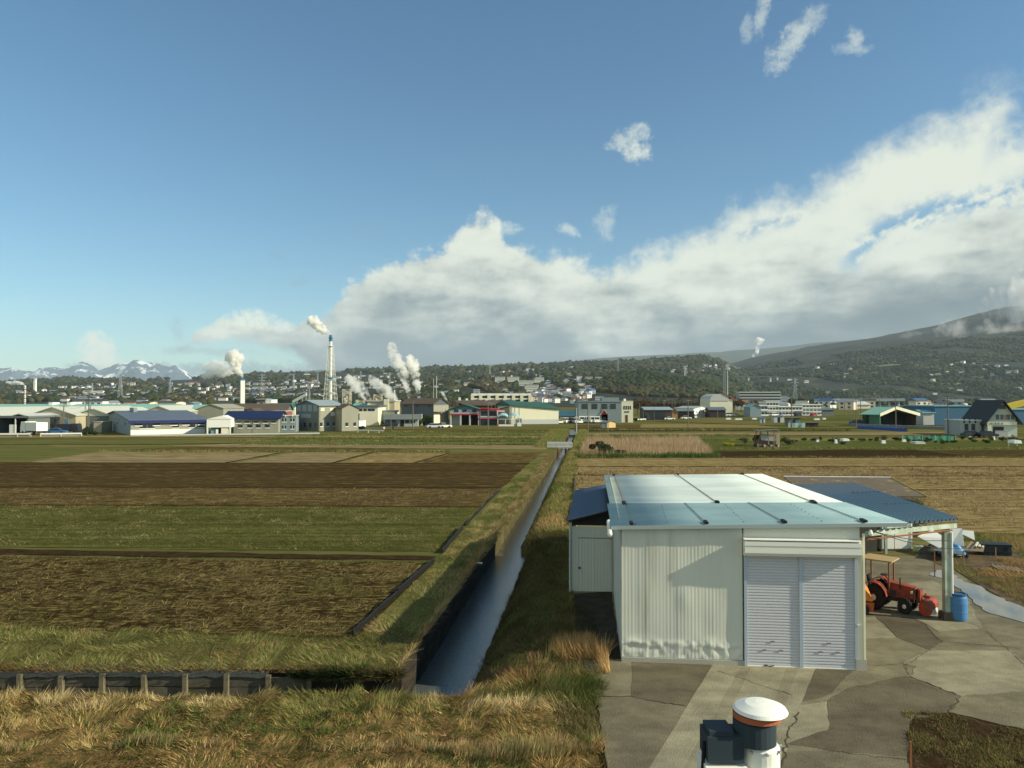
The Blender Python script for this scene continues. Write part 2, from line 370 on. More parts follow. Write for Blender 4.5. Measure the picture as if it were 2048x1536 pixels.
for a, bb in zip([NR - .5, 30, 46.5, 90, 150], [30, 46.5, 90, 150, 200]):
    m.add([(XL(a) - .3, a, -1.3), (XL(a) + 3.4, a, -1.3), (XL(bb) + 3.4, bb, -1.3), (XL(bb) - .3, bb, -1.3)], [(0, 1, 2, 3)])
tag(m.build('canal_water', water, fix=False), 'still blue grey water of the straight canal running to the town', 'water', kind='structure')
# foreground embankment
def fore(u, v):
    x = u; y = v
    z = mnoise.noise(Vector((x * .5, y * .8, 0))) * .14 + mnoise.noise(Vector((x * 1.9, y * 2.3, 4))) * .13 + mnoise.noise(Vector((x * 4.5, y * 4.5, 4))) * .05
    e = max(0, (y - (NR - 1.2)) / 1.2)
    if -30 < x < 5: z += .04 * math.exp(-((y - 19.6) / .8) ** 2) * (1 - math.exp(-((x + 3) / 6) ** 2) * 0)
    if x > 1.7: z = -.05
    elif x > .7: z = z * (1.7 - x) - .05 * (x - .7)
    return (x, y, z - (1.7 * (y - NR) / .35 if y > NR else 0))
tag(sheet('embankment', fore, np.concatenate([np.linspace(-60, -16, 45), np.linspace(-15.7, 3, 120), [5, 30, 120]]), np.concatenate([np.linspace(3, 15, 20), np.linspace(15.2, NR, 36), [NR + .35]]), M_fore),
    'rough sunlit railway embankment at the near edge', 'embankment', kind='structure')

# ------------------------------------------------------------------ fields (each a sheet a few mm above the plain)
def fmat(name, a, b, sc=6.0, st=(.35, 1, 1), thr=(.45, .62), bump=.05, vary=.28):
    return mat(name, a, 1.0, vary, sc, b, bump, sc * 1.3, stretch=st, thr=thr, spec=0.0, extra=((.02, 1.0, 1), 1.6, .68, 1.22))
f_dark = fmat('ploughed_straw', (.034, .024, .010), (.155, .122, .042), 4.5, (.45, 1, 1), (.48, .66))
f_green = fmat('green_field', (.088, .086, .026), (.056, .062, .017), 3.0, (.5, 1, 1), (.4, .6))
f_brown = fmat('brown_field', (.066, .047, .019), (.165, .127, .047), 2.2, (.3, 1, 1), (.45, .65))
f_dbrown = fmat('dark_brown_field', (.050, .035, .015), (.12, .09, .035), 2.0, (.3, 1, 1), (.48, .68))
f_tan = fmat('stubble_field', (.13, .092, .038), (.255, .198, .09), 2.6, (.3, 1, 1), (.38, .6))
f_pale = fmat('pale_stubble', (.155, .12, .06), (.245, .195, .105), 1.2, (.25, 1, 1), (.4, .6))
f_olive = fmat('olive_field', (.12, .11, .04), (.085, .10, .03), 1.0, (.2, 1, 1), (.4, .6))
f_soil = mat('bare_soil', (.030, .020, .010), 1.0, .3, 2, (.045, .03, .016), .04, 6, spec=0.0)
f_lgreen = fmat('lush_green', (.085, .092, .028), (.062, .076, .021), 1.5, (.3, 1, 1))
FZ = [0]
def rag2(P):
    o = []
    for i, a in enumerate(P):
        b_ = P[(i + 1) % len(P)]; d = math.hypot(b_[0] - a[0], b_[1] - a[1]); k = max(1, min(90, int(d / 1.5)))
        for t in range(k):
            f = t / k; x, y = a[0] + (b_[0] - a[0]) * f, a[1] + (b_[1] - a[1]) * f; w = (.10 + y * .0022) if t else 0
            if abs(x) < 250: o.append((x + random.gauss(0, w * .5), y + random.gauss(0, w * .6)))
            elif t == 0: o.append((x, y))
    return o
def field(pts, m_, label, z=None, name='field', cat='field'):
    FZ[0] += 1
    z = .012 + .003 * (FZ[0] % 6) if z is None else z
    mm = MB(); P = rag2([G(*p) for p in pts])
    mm.slab(P, -.05, z); return tag(mm.build(name, m_), label, cat, kind='structure')
L = -900
def ditch_line(pts, w, label, h=.05, m_=None):
    """a strip of bare wet soil / low plastic board along a field edge"""
    mm = MB(); P0 = [Vector((*G(*p), 0)) for p in pts]; P = [P0[0]]
    for a, b in zip(P0[:-1], P0[1:]):
        k = max(1, min(120, int((b - a).length / 2)))
        P += [a.lerp(b, t / k) + Vector((0, random.gauss(0, .04 + a.y * .0012), 0)) for t in range(1, k + 1)]
    for a, b in zip(P[:-1], P[1:]):
        d = (b - a).normalized(); n = Vector((-d.y, d.x, 0)) * w / 2 * random.uniform(.5, 1.25)
        mm.hexa([a - n + Vector((0, 0, -.04)), b - n + Vector((0, 0, -.04)), b + n + Vector((0, 0, -.04)), a + n + Vector((0, 0, -.04)),
                 a - n * .7 + Vector((0, 0, h)), b - n * .7 + Vector((0, 0, h)), b + n * .7 + Vector((0, 0, h)), a + n * .7 + Vector((0, 0, h))])
    return tag(mm.build('field_ridge', m_ or f_soil), label, 'field ridge', kind='structure')
# left of the canal
field([(L, 1240), (704, 1272), (860, 1124), (L, 1098)], f_dark, 'dark ploughed field strewn with straw, nearest on the left')
field([(L, 1098), (862, 1119), (872, 1113), (L, 1083)], f_soil, 'bare dark soil strip behind the nearest ploughed field', .05, 'soil_strip', 'soil strip')
field([(L, 1083), (888, 1104), (962, 1014), (L, 1008)], f_green, 'green field of short grass left of the canal')
field([(L, 1008), (962, 1012), (1000, 977), (L, 973)], f_brown, 'brown straw covered field behind the green field')
field([(L, 972), (1003, 975), (1040, 942), (L, 939)], f_dbrown, 'dark brown field second behind the green field')
field([(L, 939), (1042, 941), (1056, 927), (L, 924)], f_dbrown, 'narrow dark brown field below the pale stubble')
field([(60, 924), (450, 925), (560, 905), (205, 903)], f_pale, 'pale pinkish stubble plot left of centre')
field([(470, 925), (660, 926), (735, 905), (590, 905)], f_pale, 'pale stubble plot striped with furrows, beside the pinkish plot')
field([(680, 926), (820, 926), (890, 906), (755, 905)], f_tan, 'small tan plot with oblique furrows')
field([(840, 926), (1058, 926), (1085, 905), (905, 907)], f_brown, 'brown plot beside the canal just before the bridge')
field([(L, 925), (40, 925), (190, 903), (90, 890), (L, 890)], f_olive, 'olive meadow at the far left below the guard rail')
field([(210, 901), (790, 901), (870, 894), (380, 893)], f_brown, 'thin brown strip beyond the pale plots')
field([(330, 892), (1090, 899), (1095, 891), (480, 887)], f_pale, 'thin pale strip crossing left of the bridge')
field([(L, 888), (330, 888), (480, 879), (L, 880)], f_olive, 'olive strip at the far left edge of the plain')
field([(460, 886), (1100, 889), (1105, 884), (500, 881)], f_olive, 'olive strip left of the bridge')
field([(520, 880), (1110, 883), (1115, 878), (560, 875)], f_lgreen, 'bright green strip beyond the bridge on the left')
field([(560, 874), (1118, 877), (1122, 872), (600, 870)], f_tan, 'tan strip beyond the bright green strip')
field([(L, 878), (540, 874), (560, 871), (L, 873)], f_tan, 'tan strip in front of the factory guard rail')
field([(600, 869), (1124, 871), (1128, 865), (640, 864)], f_olive, 'olive strip in front of the row of workshops')
field([(700, 862), (1130, 864), (1133, 859), (760, 858)], f_brown, 'brown strip in front of the white parked cars')
# right of the canal
field([(1148, 947), (1222, 951), (1222, 1005), (1143, 1001)], f_dbrown, 'dark ploughed corner plot behind the garage')
field([(1146, 977), (2900, 985), (2900, 1075), (1135, 1058)], f_tan, 'wide tan stubble field behind the farm buildings')
field([(1150, 951), (2900, 954), (2900, 984), (1147, 976)], f_tan, 'tan stubble field one ridge behind the farm buildings')
field([(1152, 933), (2900, 934), (2900, 953), (1150, 950)], f_tan, 'tan stubble field two ridges behind the farm buildings')
field([(1153, 916), (2900, 914), (2900, 933), (1152, 932)], f_tan, 'tan stubble field just below the reed patch')
field([(1440, 914), (2900, 912), (2900, 899), (1420, 901)], f_dbrown, 'dark brown field right of the reed patch')
field([(1700, 899), (1825, 900), (1935, 913), (1300, 914), (1400, 905)], f_soil, 'bare dark soil beside the oblique ridge', .036)
field([(1150, 879), (1400, 879), (1400, 872), (1150, 872)], f_lgreen, 'green strip behind the reed patch')
field([(1390, 900), (2900, 898), (2900, 882), (1400, 882)], f_lgreen, 'green vegetable ground around the collapsed shed')
field([(1150, 871), (1900, 870), (1900, 864), (1150, 866)], f_pale, 'pale yellow strip right of the far lamp post')
field([(1150, 863), (1700, 862), (1700, 858), (1150, 859)], f_soil, 'dark strip under the tan hut')
field([(1280, 854), (1560, 855), (1500, 849), (1280, 848)], f_tan, 'tan strip in front of the white barn', name='field')
field([(1470, 842), (1700, 843), (1700, 836), (1470, 837)], f_lgreen, 'sunlit green field before the distant apartment houses')
field([(1150, 857), (1280, 856), (1280, 849), (1150, 850)], f_brown, 'brown strip behind the tan hut')
def rows_(lst):
    for pts, w, lab in lst: ditch_line(pts, w, lab)
rows_([([(L, 1008), (350, 1011), (962, 1014)], .5, 'dark ridge at the far edge of the green field'),
       ([(L, 972), (1002, 976)], 1.1, 'thick dark ridge across the brown fields'),
       ([(L, 939), (1042, 942)], .9, 'dark ridge one beyond the thick ridge'),
       ([(L, 924), (1058, 927)], .9, 'dark ridge under the pale stubble plots'),
       ([(455, 925), (572, 904)], .6, 'oblique ridge between the two pale plots'), ([(665, 926), (745, 905)], .6, 'oblique ridge beside the small tan plot'),
       ([(828, 926), (900, 906)], .5, 'oblique ridge right of the small tan plot'),
       ([(200, 902), (900, 903)], 1.0, 'ridge beyond the pale plots'), ([(L, 889), (330, 889), (480, 886.5), (1095, 890)], 1.2, 'dark ridge left of the bridge'),
       ([(480, 881), (1108, 884)], 1.6, 'dark ridge behind the olive strip'), ([(L, 879), (540, 875), (1118, 878)], 1.2, 'long dark ridge before the factories'),
       ([(560, 870), (1125, 872)], 1.3, 'dark ridge before the workshops'), ([(640, 863), (1130, 865)], 2.0, 'dark ridge behind the olive strip by the lamp post'),
       ([(1148, 951), (2900, 953.5)], .6, 'thin ridge across the right stubble fields'), ([(1151, 933), (2900, 933.5)], .7, 'thin ridge higher up the right stubble fields'),
       ([(1152, 915.5), (2900, 913.5)], 1.3, 'ridge under the reed patch'), ([(1147, 977), (2900, 984)], .7, 'ridge nearest behind the farm roofs'),
       ([(1820, 899.5), (1935, 914)], 1.4, 'black oblique ridge on the right plain'), ([(1150, 880), (1420, 880)], 1.5, 'dark ridge behind the reeds'),
       ([(1150, 871.5), (2000, 870)], 1.3, 'ridge behind the green strip'), ([(1140, 857.5), (2000, 857)], 4.0, 'broad black ditch line below the tan hut'),
       ([(1315, 843), (1500, 850), (1660, 853)], 4.0, 'black ditch line curving in front of the white barn'),
       ([(1720, 848), (1960, 852)], 7, 'black ditch line below the dark green barn')])
tag(mat and MB().slab([G(705, 1274), G(722, 1266), G(872, 1122), G(862, 1122)], -.02, .03).build('field_ridge', f_soil), 'dark soil edge beside the nearest ploughed field', 'field ridge', kind='structure')
def board(pts, h, label):
    mm = MB(); P = [Vector((*G(*p), 0)) for p in pts]
    for a, b in zip(P[:-1], P[1:]):
        d = (b - a).normalized(); n = Vector((-d.y, d.x, 0)) * .03; s = Vector((0, 0, h + random.uniform(-.04, .04)))
        mm.hexa([a - n, b - n, b + n, a + n, a - n + s, b - n + s, b + n + s, a + n + s])
    tag(mm.build('edging_board', black), label, 'edging board')
def subdiv(a, b, n, j=1.2): return [(a[0] + (b[0] - a[0]) * i / n + random.uniform(-j, j), a[1] + (b[1] - a[1]) * i / n + random.uniform(-j, j) * .5) for i in range(n + 1)]
board(subdiv((708, 1270), (868, 1122), 9), .22, 'black edging board beside the nearest ploughed field')
board(subdiv((886, 1106), (925, 1058), 5), .25, 'short black edging board beside the green field')
board(subdiv((930, 1052), (1000, 980), 6), .12, 'low black edging board beside the brown field')
board(subdiv((1146, 1000), (1150, 950), 6, .3), .2, 'black edging board right of the canal behind the garage')
board(subdiv((1139, 1052), (1145, 1004), 5, .3), .2, 'black edging board right of the canal beside the lean-to')

# retaining wall with posts across the ditch
post_m = solid('aged_post', .165, .145, .09, vary=.3, scale=5)
rw = empty('retaining_wall', 'low concrete plank retaining wall with square posts above the cross ditch', 'retaining wall')
x_end = XL(FR_) - 1.6
xs = [Gd(52, FR_)[0] + 1.225 * i for i in range(-9, 8)]
m = MB(); yb = FR_ - .06
for i, x in enumerate(xs[:-1]):
    for k, (z0, z1) in enumerate([(-1.1, -.52), (-.5, -.2)]):
        t = random.uniform(-.03, .03); m.box(x + .02, xs[i + 1] - .02, yb + t, yb + t + .05, z0 + t * .5, z1 + t * .5)
MB().box(xs[-1] + .1, XL(FR_) + .1, yb + .01, yb + .05, -1.1, -.03).build('end_board', solid('shade_toned_board', .03, .026, .018, vary=.3, scale=3), rw)  # end board coloured dark where the garage shadow falls short
m.build('plank', mat('old_concrete_plank', (.085, .078, .052), .9, .35, 1.5, (.11, .10, .075), .02), rw)
for i, x in enumerate(xs):
    h = -.12 + random.uniform(-.05, .03)
    p = MB().box(-.065, .065, -.13, 0, -1.1, h).build('post', post_m, rw); p.location = (x, yb, 0); p.rotation_euler = (random.uniform(-.03, .03), random.uniform(-.05, .05), 0)
m = MB()
pt = [(x, -.02 + random.uniform(-.05, .03)) for x in np.linspace(xs[0], xs[-2], 60)]
for (a, za), (c, zc) in zip(pt[:-1], pt[1:]): m.add([(a, yb - .04, za - .16), (c, yb - .04, zc - .16), (c, yb + .02, zc), (a, yb + .02, za), (c, yb + .5, zc + .03), (a, yb + .5, za + .03)], [(0, 1, 2, 3), (3, 2, 4, 5)])
m.build('plastic_sheet', mat('dark_sheeting', (.05, .055, .05), .4, .3, 2), rw, fix=False)

# ------------------------------------------------------------------ grass and straw
def inpoly(x, y, poly):
    c = np.zeros(len(x), bool); n = len(poly)
    for i in range(n):
        x0, y0 = poly[i]; x1, y1 = poly[(i + 1) % n]
        if y0 == y1: continue
        hit = ((y0 > y) != (y1 > y)) & (x < (x1 - x0) * (y - y0) / (y1 - y0) + x0); c ^= hit
    return c
def vnoise(x, y, s, seed=0):
    r = np.random.default_rng(seed).random((64, 64)); X = (x * s) % 64; Y = (y * s) % 64
    i = X.astype(int); j = Y.astype(int); u = X - i; v = Y - j; u = u * u * (3 - 2 * u); v = v * v * (3 - 2 * v); i1 = (i + 1) % 64; j1 = (j + 1) % 64; i %= 64; j %= 64
    return (r[i, j] * (1 - u) + r[i1, j] * u) * (1 - v) + (r[i, j1] * (1 - u) + r[i1, j1] * u) * v
def blades(name, poly, n, length, width, palette, label, cat='grass', lay=.5, zf=0.0, patch=None, px=True, clump=0.0, parent=None, hvar=.5, matl=None, keep=None, wind=None, psc=.35):
    P = [G(*p) for p in poly] if px else poly
    xs_, ys_ = [p[0] for p in P], [p[1] for p in P]
    X = np.empty(0); Y = np.empty(0)
    while len(X) < n:
        x = rng.uniform(min(xs_), max(xs_), n * 2); y = rng.uniform(min(ys_), max(ys_), n * 2); k = inpoly(x, y, P)
        if keep is not None: k &= keep(x, y)
        X = np.r_[X, x[k]]; Y = np.r_[Y, y[k]]
    X, Y = X[:n], Y[:n]
    if clump:
        nz = vnoise(X, Y, clump, 3) * .6 + vnoise(X, Y, clump * 3.1, 4) * .4; k = nz > rng.uniform(.3, .62, n); X, Y = X[k], Y[k]
    n = len(X); Z = zf(X, Y) if callable(zf) else np.full(n, zf)
    Lh = length * rng.uniform(1 - hvar, 1 + hvar, n) * (.6 + .8 * vnoise(X, Y, .8, 5)); a = rng.uniform(0, 2 * math.pi, n)
    if wind == 'swirl': a = vnoise(X, Y, .9, 21) * 9 + rng.normal(0, .55, n)
    elif wind is not None: a = wind + rng.normal(0, .9, n)
    tilt = np.clip(rng.normal(lay, .25, n), .02, 1.5)        # radians from vertical
    dx, dy, dz = np.sin(tilt) * np.cos(a), np.sin(tilt) * np.sin(a), np.cos(tilt)
    w = width * rng.uniform(.6, 1.5, n); b = rng.uniform(0, 2 * math.pi, n); wx, wy = np.cos(b) * w / 2, np.sin(b) * w / 2
    base = np.stack([X, Y, Z], 1); V = np.empty((n, 3, 3))
    V[:, 0] = base + np.stack([wx, wy, 0 * w], 1); V[:, 1] = base - np.stack([wx, wy, 0 * w], 1)
    V[:, 2] = base + np.stack([dx * Lh, dy * Lh, dz * Lh], 1)
    pal = np.array(palette, float); pn = vnoise(X, Y, psc, 11) * .7 + vnoise(X, Y, psc * 4, 12) * .3
    pn = pn * .75 + vnoise(X, Y, psc * 9, 13) * .25
    idx = np.clip(((pn - .3) / .4 + rng.normal(0, .16, n)) * len(pal), 0, len(pal) - 1).astype(int)
    c = pal[idx] * rng.uniform(.7, 1.3, (n, 1)); cols = np.repeat(c, 3, 0)
    o = np_mesh(name, V.reshape(-1, 3), np.arange(n * 3).reshape(-1, 3), matl or M_blade, cols, parent)
    if label: tag(o, label, cat, kind='stuff')
    return o
straw = [(.50, .38, .18), (.40, .29, .12), (.30, .19, .08)]
grn = [(.13, .18, .035), (.09, .14, .03), (.18, .20, .05)]
def fz(x, y): 
    return np.array([fore(a, b)[2] for a, b in zip(x, y)]) - .02
def edge_r(x, y): return x < (G(1195, 1450)[0] + (y - 18.6) * .0 + .25 * (vnoise(x, y, 1.5, 8) - .5) + np.where(y > 18.6, -(y - 18.6) * .12, (18.6 - y) * -.03))
fore_poly = [(-22, 14.5), (3.3, 14.5), (3.3, NR), (-22, NR)]
mix8 = [(.10, .055, .022), (.30, .19, .07), (.44, .30, .11), (.18, .10, .04), (.52, .37, .15), (.10, .135, .025), (.36, .23, .08), (.15, .165, .035), (.22, .12, .045), (.48, .35, .14)]
blades('dry_grass', fore_poly, 130000, .165, .018, mix8, 'dry straw and weeds covering the near embankment', 'dry grass', 1.15, fz, px=False, keep=edge_r, wind='swirl', psc=.9)
def strip_(y0, y1): return lambda x, y: edge_r(x, y) & (y > y0 + .9 * vnoise(x, y, .4, 2)) & (y < y1 + .9 * vnoise(x, y, .5, 6)) & (vnoise(x, y, 1.3, 9) > .3)
blades('dry_grass', fore_poly, 20000, .26, .018, [(.5, .36, .18), (.42, .27, .13), (.2, .2, .06), (.5, .38, .2), (.14, .17, .05), (.3, .24, .1)], 'band of pale taller grass along the embankment', 'dry grass', .45, fz, px=False, keep=strip_(16.7, 17.2), wind=.1, psc=.7)
blades('dry_grass', fore_poly, 16000, .26, .018, [(.60, .48, .24), (.55, .42, .2), (.3, .22, .1), (.3, .25, .1), (.2, .2, .06)], 'bright straw along the lip above the ditch', 'dry grass', 1.0, fz, px=False, keep=strip_(19.0, 20.2), wind='swirl')
blades('green_weeds', fore_poly, 9000, .16, .03, [(.07, .12, .02), (.11, .16, .03), (.09, .13, .03)], 'patches of broad green weeds on the embankment', 'weeds', .9, fz, px=False, keep=lambda x, y: edge_r(x, y) & (vnoise(x, y, .7, 31) > .66))
# tall dry tuft beside the garage corner and along the right lip
def tuftk(x, y): return vnoise(x, y, 1.6, 17) > .35
blades('dry_tuft', [(.7, 22.6), (2.9, 22.1), (3.0, 24.4), (1.5, 24.6)], 3600, .5, .02, [(.5, .34, .15), (.45, .27, .11), (.3, .2, .08), (.5, .36, .16), (.16, .17, .05)], 'tall orange dry tuft of weeds at the garage corner', 'weeds', .5, -.05, px=False, keep=tuftk, wind='swirl')
blades('weeds', [(-2.0, 20.3), (2.4, 19.8), (2.6, 22.2), (0.6, 23.0), (-.6, 21.2)], 12000, .3, .02, [(.10, .13, .03), (.13, .14, .04), (.35, .25, .1), (.45, .32, .14), (.3, .18, .07)], 'green and brown weeds on the lip at the end of the canal', 'weeds', .9, -.05, px=False, wind='swirl')
blades('green_weeds', [(-8, 22.35), (XL(FR_) + .1, 22.35), (XL(FR_) + .1, 22.62), (-8, 22.62)], 3200, .4, .05, [(.02, .035, .01), (.06, .09, .02), (.12, .1, .04)], 'dark weeds hanging over the end of the retaining wall', 'weeds', 1.2, -.15, px=False, wind=-1.4, keep=lambda x, y: x > -7 + 2 * vnoise(x, y, .8, 3))
# left verge between field and retaining wall
blades('verge_grass', [(-500, 1337), (-500, 1240), (704, 1268), (720, 1262), (800, 1300), (800, 1337)], 42000, .2, .018, [(.30, .2, .09), (.11, .13, .03), (.15, .17, .04), (.36, .28, .12), (.1, .13, .03), (.2, .19, .06)], 'green and straw verge above the retaining wall', 'grass', 1.1, 0, wind='swirl', psc=.7)
blades('verge_grass', [(-500, 1340), (-500, 1325), (650, 1325), (800, 1342)], 4500, .2, .018, [(.2, .1, .045), (.25, .15, .07), (.14, .08, .04), (.3, .22, .1)], 'brown dead grass hanging over the retaining wall', 'dead grass', 1.1, 0, wind=-1.4)
blades('verge_grass', [(725, 1264), (870, 1126), (905, 1085), (985, 1002), (1080, 925), (1108, 905), (1104, 912), (1075, 965), (990, 1085), (860, 1255), (800, 1330)], 42000, .17, .02, [(.12, .15, .035), (.17, .18, .05), (.3, .24, .1), (.13, .17, .04), (.36, .27, .12)], 'grassy strip between the left fields and the canal', 'grass', 1.1, 0, wind='swirl', psc=.6)
blades('verge_grass', [(XL(FR_) - .2, FR_), (XL(FR_) + .04, FR_), (XL(60) + .05, 60), (XL(110), 110), (XL(110) - .7, 110), (XL(60) - .4, 60)], 16000, .38, .022, [(.34, .23, .1), (.28, .17, .08), (.16, .16, .05), (.4, .3, .14)], 'brown grass leaning over the left canal wall', 'dead grass', .9, -.02, px=False, wind=-.2)
# right bank
def bz(x, y):
    w = np.interp(y, [44.3, 45.6, 48.0], [1.9, 1.5, 1.3]) - .12; t = np.clip((x - (-2.56 + .105 * (y - 30.3)) - w) / 1.75, 0, 1); return -1.45 + 1.45 * (1 - (1 - t) ** 1.8) - .02
blades('bank_grass', [(XL(21) + 1.95, 21), (2.6, 21), (3.0, 28), (2.6, 31.5), (3.0, 35), (4.3, 46.4), (XL(46.4) + 1.9, 46.4)], 40000, .22, .02, [(.05, .06, .016), (.09, .065, .03), (.06, .065, .018), (.12, .085, .04)], 'grass on the slope between the canal and the garage', 'grass', 1.0, bz, px=False, wind='swirl')  # blade palette darkened to deepen the garage shadow here
blades('bank_grass', [(XL(45.0) + 1.5, 45.0), (XL(46.6) + 4.6, 45.6), (XL(127) + 3.6, 127), (XL(127) + .95, 127)], 45000, .24, .03, [(.12, .15, .035), (.16, .18, .045), (.34, .25, .1), (.14, .17, .04), (.4, .28, .12)], 'green and straw strip right of the narrow canal', 'grass', .7, bz, px=False)
blades('bank_grass', [(XL(128) - 4, 128), (XL(128), 128), (XL(128) + .9, 128), (XL(128) + 5, 128), (XL(200) + 5, 200), (XL(200) - 5, 200)], 14000, .45, .07, [(.15, .18, .045), (.3, .25, .09), (.2, .2, .06)], 'rough grass along the canal beyond the bridge', 'grass', .5, 0, px=False, keep=lambda x, y: (x < XL(y)) | (x > XL(y) + 2.4))
# straw and stubble scattered on the ploughed fields
blades('straw_litter', [(-420, 1240), (704, 1270), (858, 1126), (-420, 1102)], 75000, .2, .022, [(.26, .20, .075), (.34, .27, .11), (.19, .14, .06), (.2, .18, .055)], 'straw scattered over the nearest ploughed field', 'straw', 1.4, .03, clump=1.6, wind=0.0)
blades('short_grass', [(-420, 1084), (888, 1103), (962, 1015), (-420, 1008)], 60000, .14, .03, [(.10, .105, .028), (.08, .085, .022), (.125, .118, .036), (.2, .17, .065), (.07, .078, .02), (.26, .22, .1)], 'short grass of the green field', 'grass', 1.1, .01, psc=.5, wind='swirl')
blades('straw_litter', [(-300, 1008), (960, 1011), (1000, 978), (-300, 974)], 30000, .28, .045, [(.26, .19, .085), (.20, .14, .065), (.15, .10, .05)], 'straw scattered over the brown field', 'straw', 1.4, .03, wind=0.0, clump=.5)
blades('straw_litter', [(1120, 975), (2300, 983), (2300, 1060), (1130, 1040)], 45000, .28, .04, [(.36, .26, .135), (.28, .2, .1), (.42, .31, .17), (.14, .09, .05)], 'stubble on the wide tan field', 'stubble', 1.1, .02, clump=.7)
blades('straw_litter', [(1152, 934), (2300, 935), (2300, 975), (1148, 974)], 30000, .32, .06, [(.36, .26, .135), (.28, .2, .1), (.14, .09, .05)], 'stubble on the tan fields beyond the first ridge', 'stubble', 1.1, .02, clump=.5)
# green fringes along the far ridges
fr = []
for k, (y, x0, x1) in enumerate([(903, 200, 900), (889, 480, 1095), (882, 480, 1105), (876, 540, 1118), (871, 600, 1120), (864, 700, 1128), (871, 1150, 1500), (880, 1150, 1500), (915, 1160, 2300), (897, 1420, 2300), (860, 1150, 1700)]):
    fr.append(([(x0, y + 1.2), (x1, y + 1.2), (x1, y - 1.2), (x0, y - 1.2)], y))
for k, (p, y) in enumerate(fr):
    Dk = HC * F / (y - HY)
    blades('ridge_grass', p, 2600, .16 + Dk * .0007, .0011 * Dk, [(.09, .13, .03), (.13, .16, .04), (.22, .2, .07)], ['fringe of green grass beyond the pale plots', 'green fringe on the ridge left of the bridge', 'green fringe behind the olive strip', 'green fringe before the factories', 'green fringe before the workshops', 'green fringe beyond the lamp post', 'green fringe behind the green strip', 'green fringe behind the reeds', 'green fringe under the reed patch', 'green fringe below the vegetable plots', 'green fringe below the tan hut'][k], 'grass', .5, 0)
# reed patch
blades('reeds', [(1157, 913), (1175, 882), (1395, 882), (1425, 913)], 30000, 1.0, .05, [(.40, .29, .17), (.46, .34, .21), (.33, .23, .13)], 'tall dry pinkish reeds in a patch right of the bridge', 'reeds', .25, 0)
blades('weeds', [(1150, 914.5), (1440, 914.5), (1440, 911.5), (1150, 911.5)], 6000, .5, .08, [(.07, .12, .025), (.1, .15, .035)], 'green weeds at the foot of the dry reeds', 'weeds', .5, 0)

x, y = G(945, 1121); t = tag(MB().tube((x - .35, y + .1, -.05), (x + .5, y, -.1), .05, n=8).build('drain_pipe', solid('pipe_white', .6, .6, .55)), 'short white drain pipe sticking out of the left canal wall', 'pipe')

# ------------------------------------------------------------------ hills and mountains
def ip(x, pts): return float(np.interp(x, [p[0] for p in pts], [p[1] for p in pts]))
RIDGE = [(-600, 770), (0, 766), (45, 764), (100, 765), (130, 762), (200, 765), (300, 760), (400, 758), (470, 754), (560, 750), (640, 746), (700, 745), (780, 741), (900, 739), (1000, 735), (1100, 731), (1200, 727), (1300, 722), (1400, 717), (1500, 712), (1700, 705), (2700, 700)]
Y24 = [(-600, 780), (100, 780), (300, 778), (500, 774), (700, 770), (900, 762), (1000, 756), (1200, 750), (1300, 752), (1400, 762), (1500, 770), (2700, 770)]
Y14 = [(-600, 803), (400, 802), (800, 800), (1000, 798), (1300, 803), (1500, 806), (2700, 807)]
MID = [(700, 812), (760, 800), (830, 778), (900, 767), (960, 770), (1020, 776), (1080, 770), (1150, 758), (1230, 752), (1290, 750), (1340, 757), (1400, 765), (1450, 778), (1500, 800), (1540, 812)]
MT1 = [(1300, 800), (1380, 760), (1430, 748), (1450, 741), (1500, 729), (1550, 718), (1600, 708), (1660, 699), (1719, 688), (1816, 674), (1875, 668), (1950, 660), (2060, 648), (2700, 630)]
MT2 = [(1350, 760), (1440, 735), (1495, 719), (1553, 707), (1612, 692), (1680, 685), (1738, 676), (1816, 660), (1875, 651), (1914, 639), (1953, 627), (2027, 614), (2100, 602), (2300, 575), (2700, 540)]
def zpy(y, D): return HC + (HY - y) / F * D
def sm(t): t = min(1, max(0, t)); return t * t * (3 - 2 * t)
def hz(px, D):
    """ground height at photo column px and distance D"""
    if D < 850: return 0.0
    pts = [(850, 0), (1400, zpy(ip(px, Y14), 1400)), (2400, zpy(ip(px, Y24), 2400)), (4200, zpy(ip(px, RIDGE), 4200)), (5200, zpy(ip(px, RIDGE), 4200) * .8)]
    z = float(np.interp(D, [p[0] for p in pts], [p[1] for p in pts]))
    if 690 < px < 1550:
        t = math.exp(-((D - 1750) / 380) ** 2); z = max(z, zpy(ip(px, MID), 1750) * t)
    if px > 1300:
        z2 = 0
        for prof, D0, D1 in ((MT1, 2300, 4800), (MT2, 3500, 6300)):
            top = max(0, zpy(ip(px, prof), D1)); t = (D - D0) / (D1 - D0)
            z2 = max(z2, top * (t if t < 1 else max(0, 1 - (t - 1) * 1.5)) ** 1.05 if t > 0 else 0)
        z = max(z * (1 - sm((px - 1400) / 200)), z2)
    x, y = Gd(px, D); a = min(1, (D - 850) / 800)
    z += a * (mnoise.fractal(Vector((x / 420, y / 420, 0)), 1.0, 2.1, 4) * (7 + (.05 * max(0, z) if z < 250 else 16)))
    return max(z, -.2)
def on_hill(px, py, Dmin=900, Dmax=6200):
    """distance at which the ground first shows at that spot"""
    D = Dmin
    while D < Dmax:
        if hz(px, D) >= zat(py, D): return D
        D *= 1.012
    return None
OCC = []
cols_ = np.arange(-420, 2500, 11.0)
rows = np.concatenate([np.linspace(850, 2600, 75), np.linspace(2640, 6600, 90)])
hillm = mat('hill_ground', (.012, .020, .010), .95, .5, .014, (.040, .045, .018), 0, thr=(.53, .62), detail=10)
def hillf(u, v): x, y = Gd(u, v); return (x, y, hz(u, v) + .02)
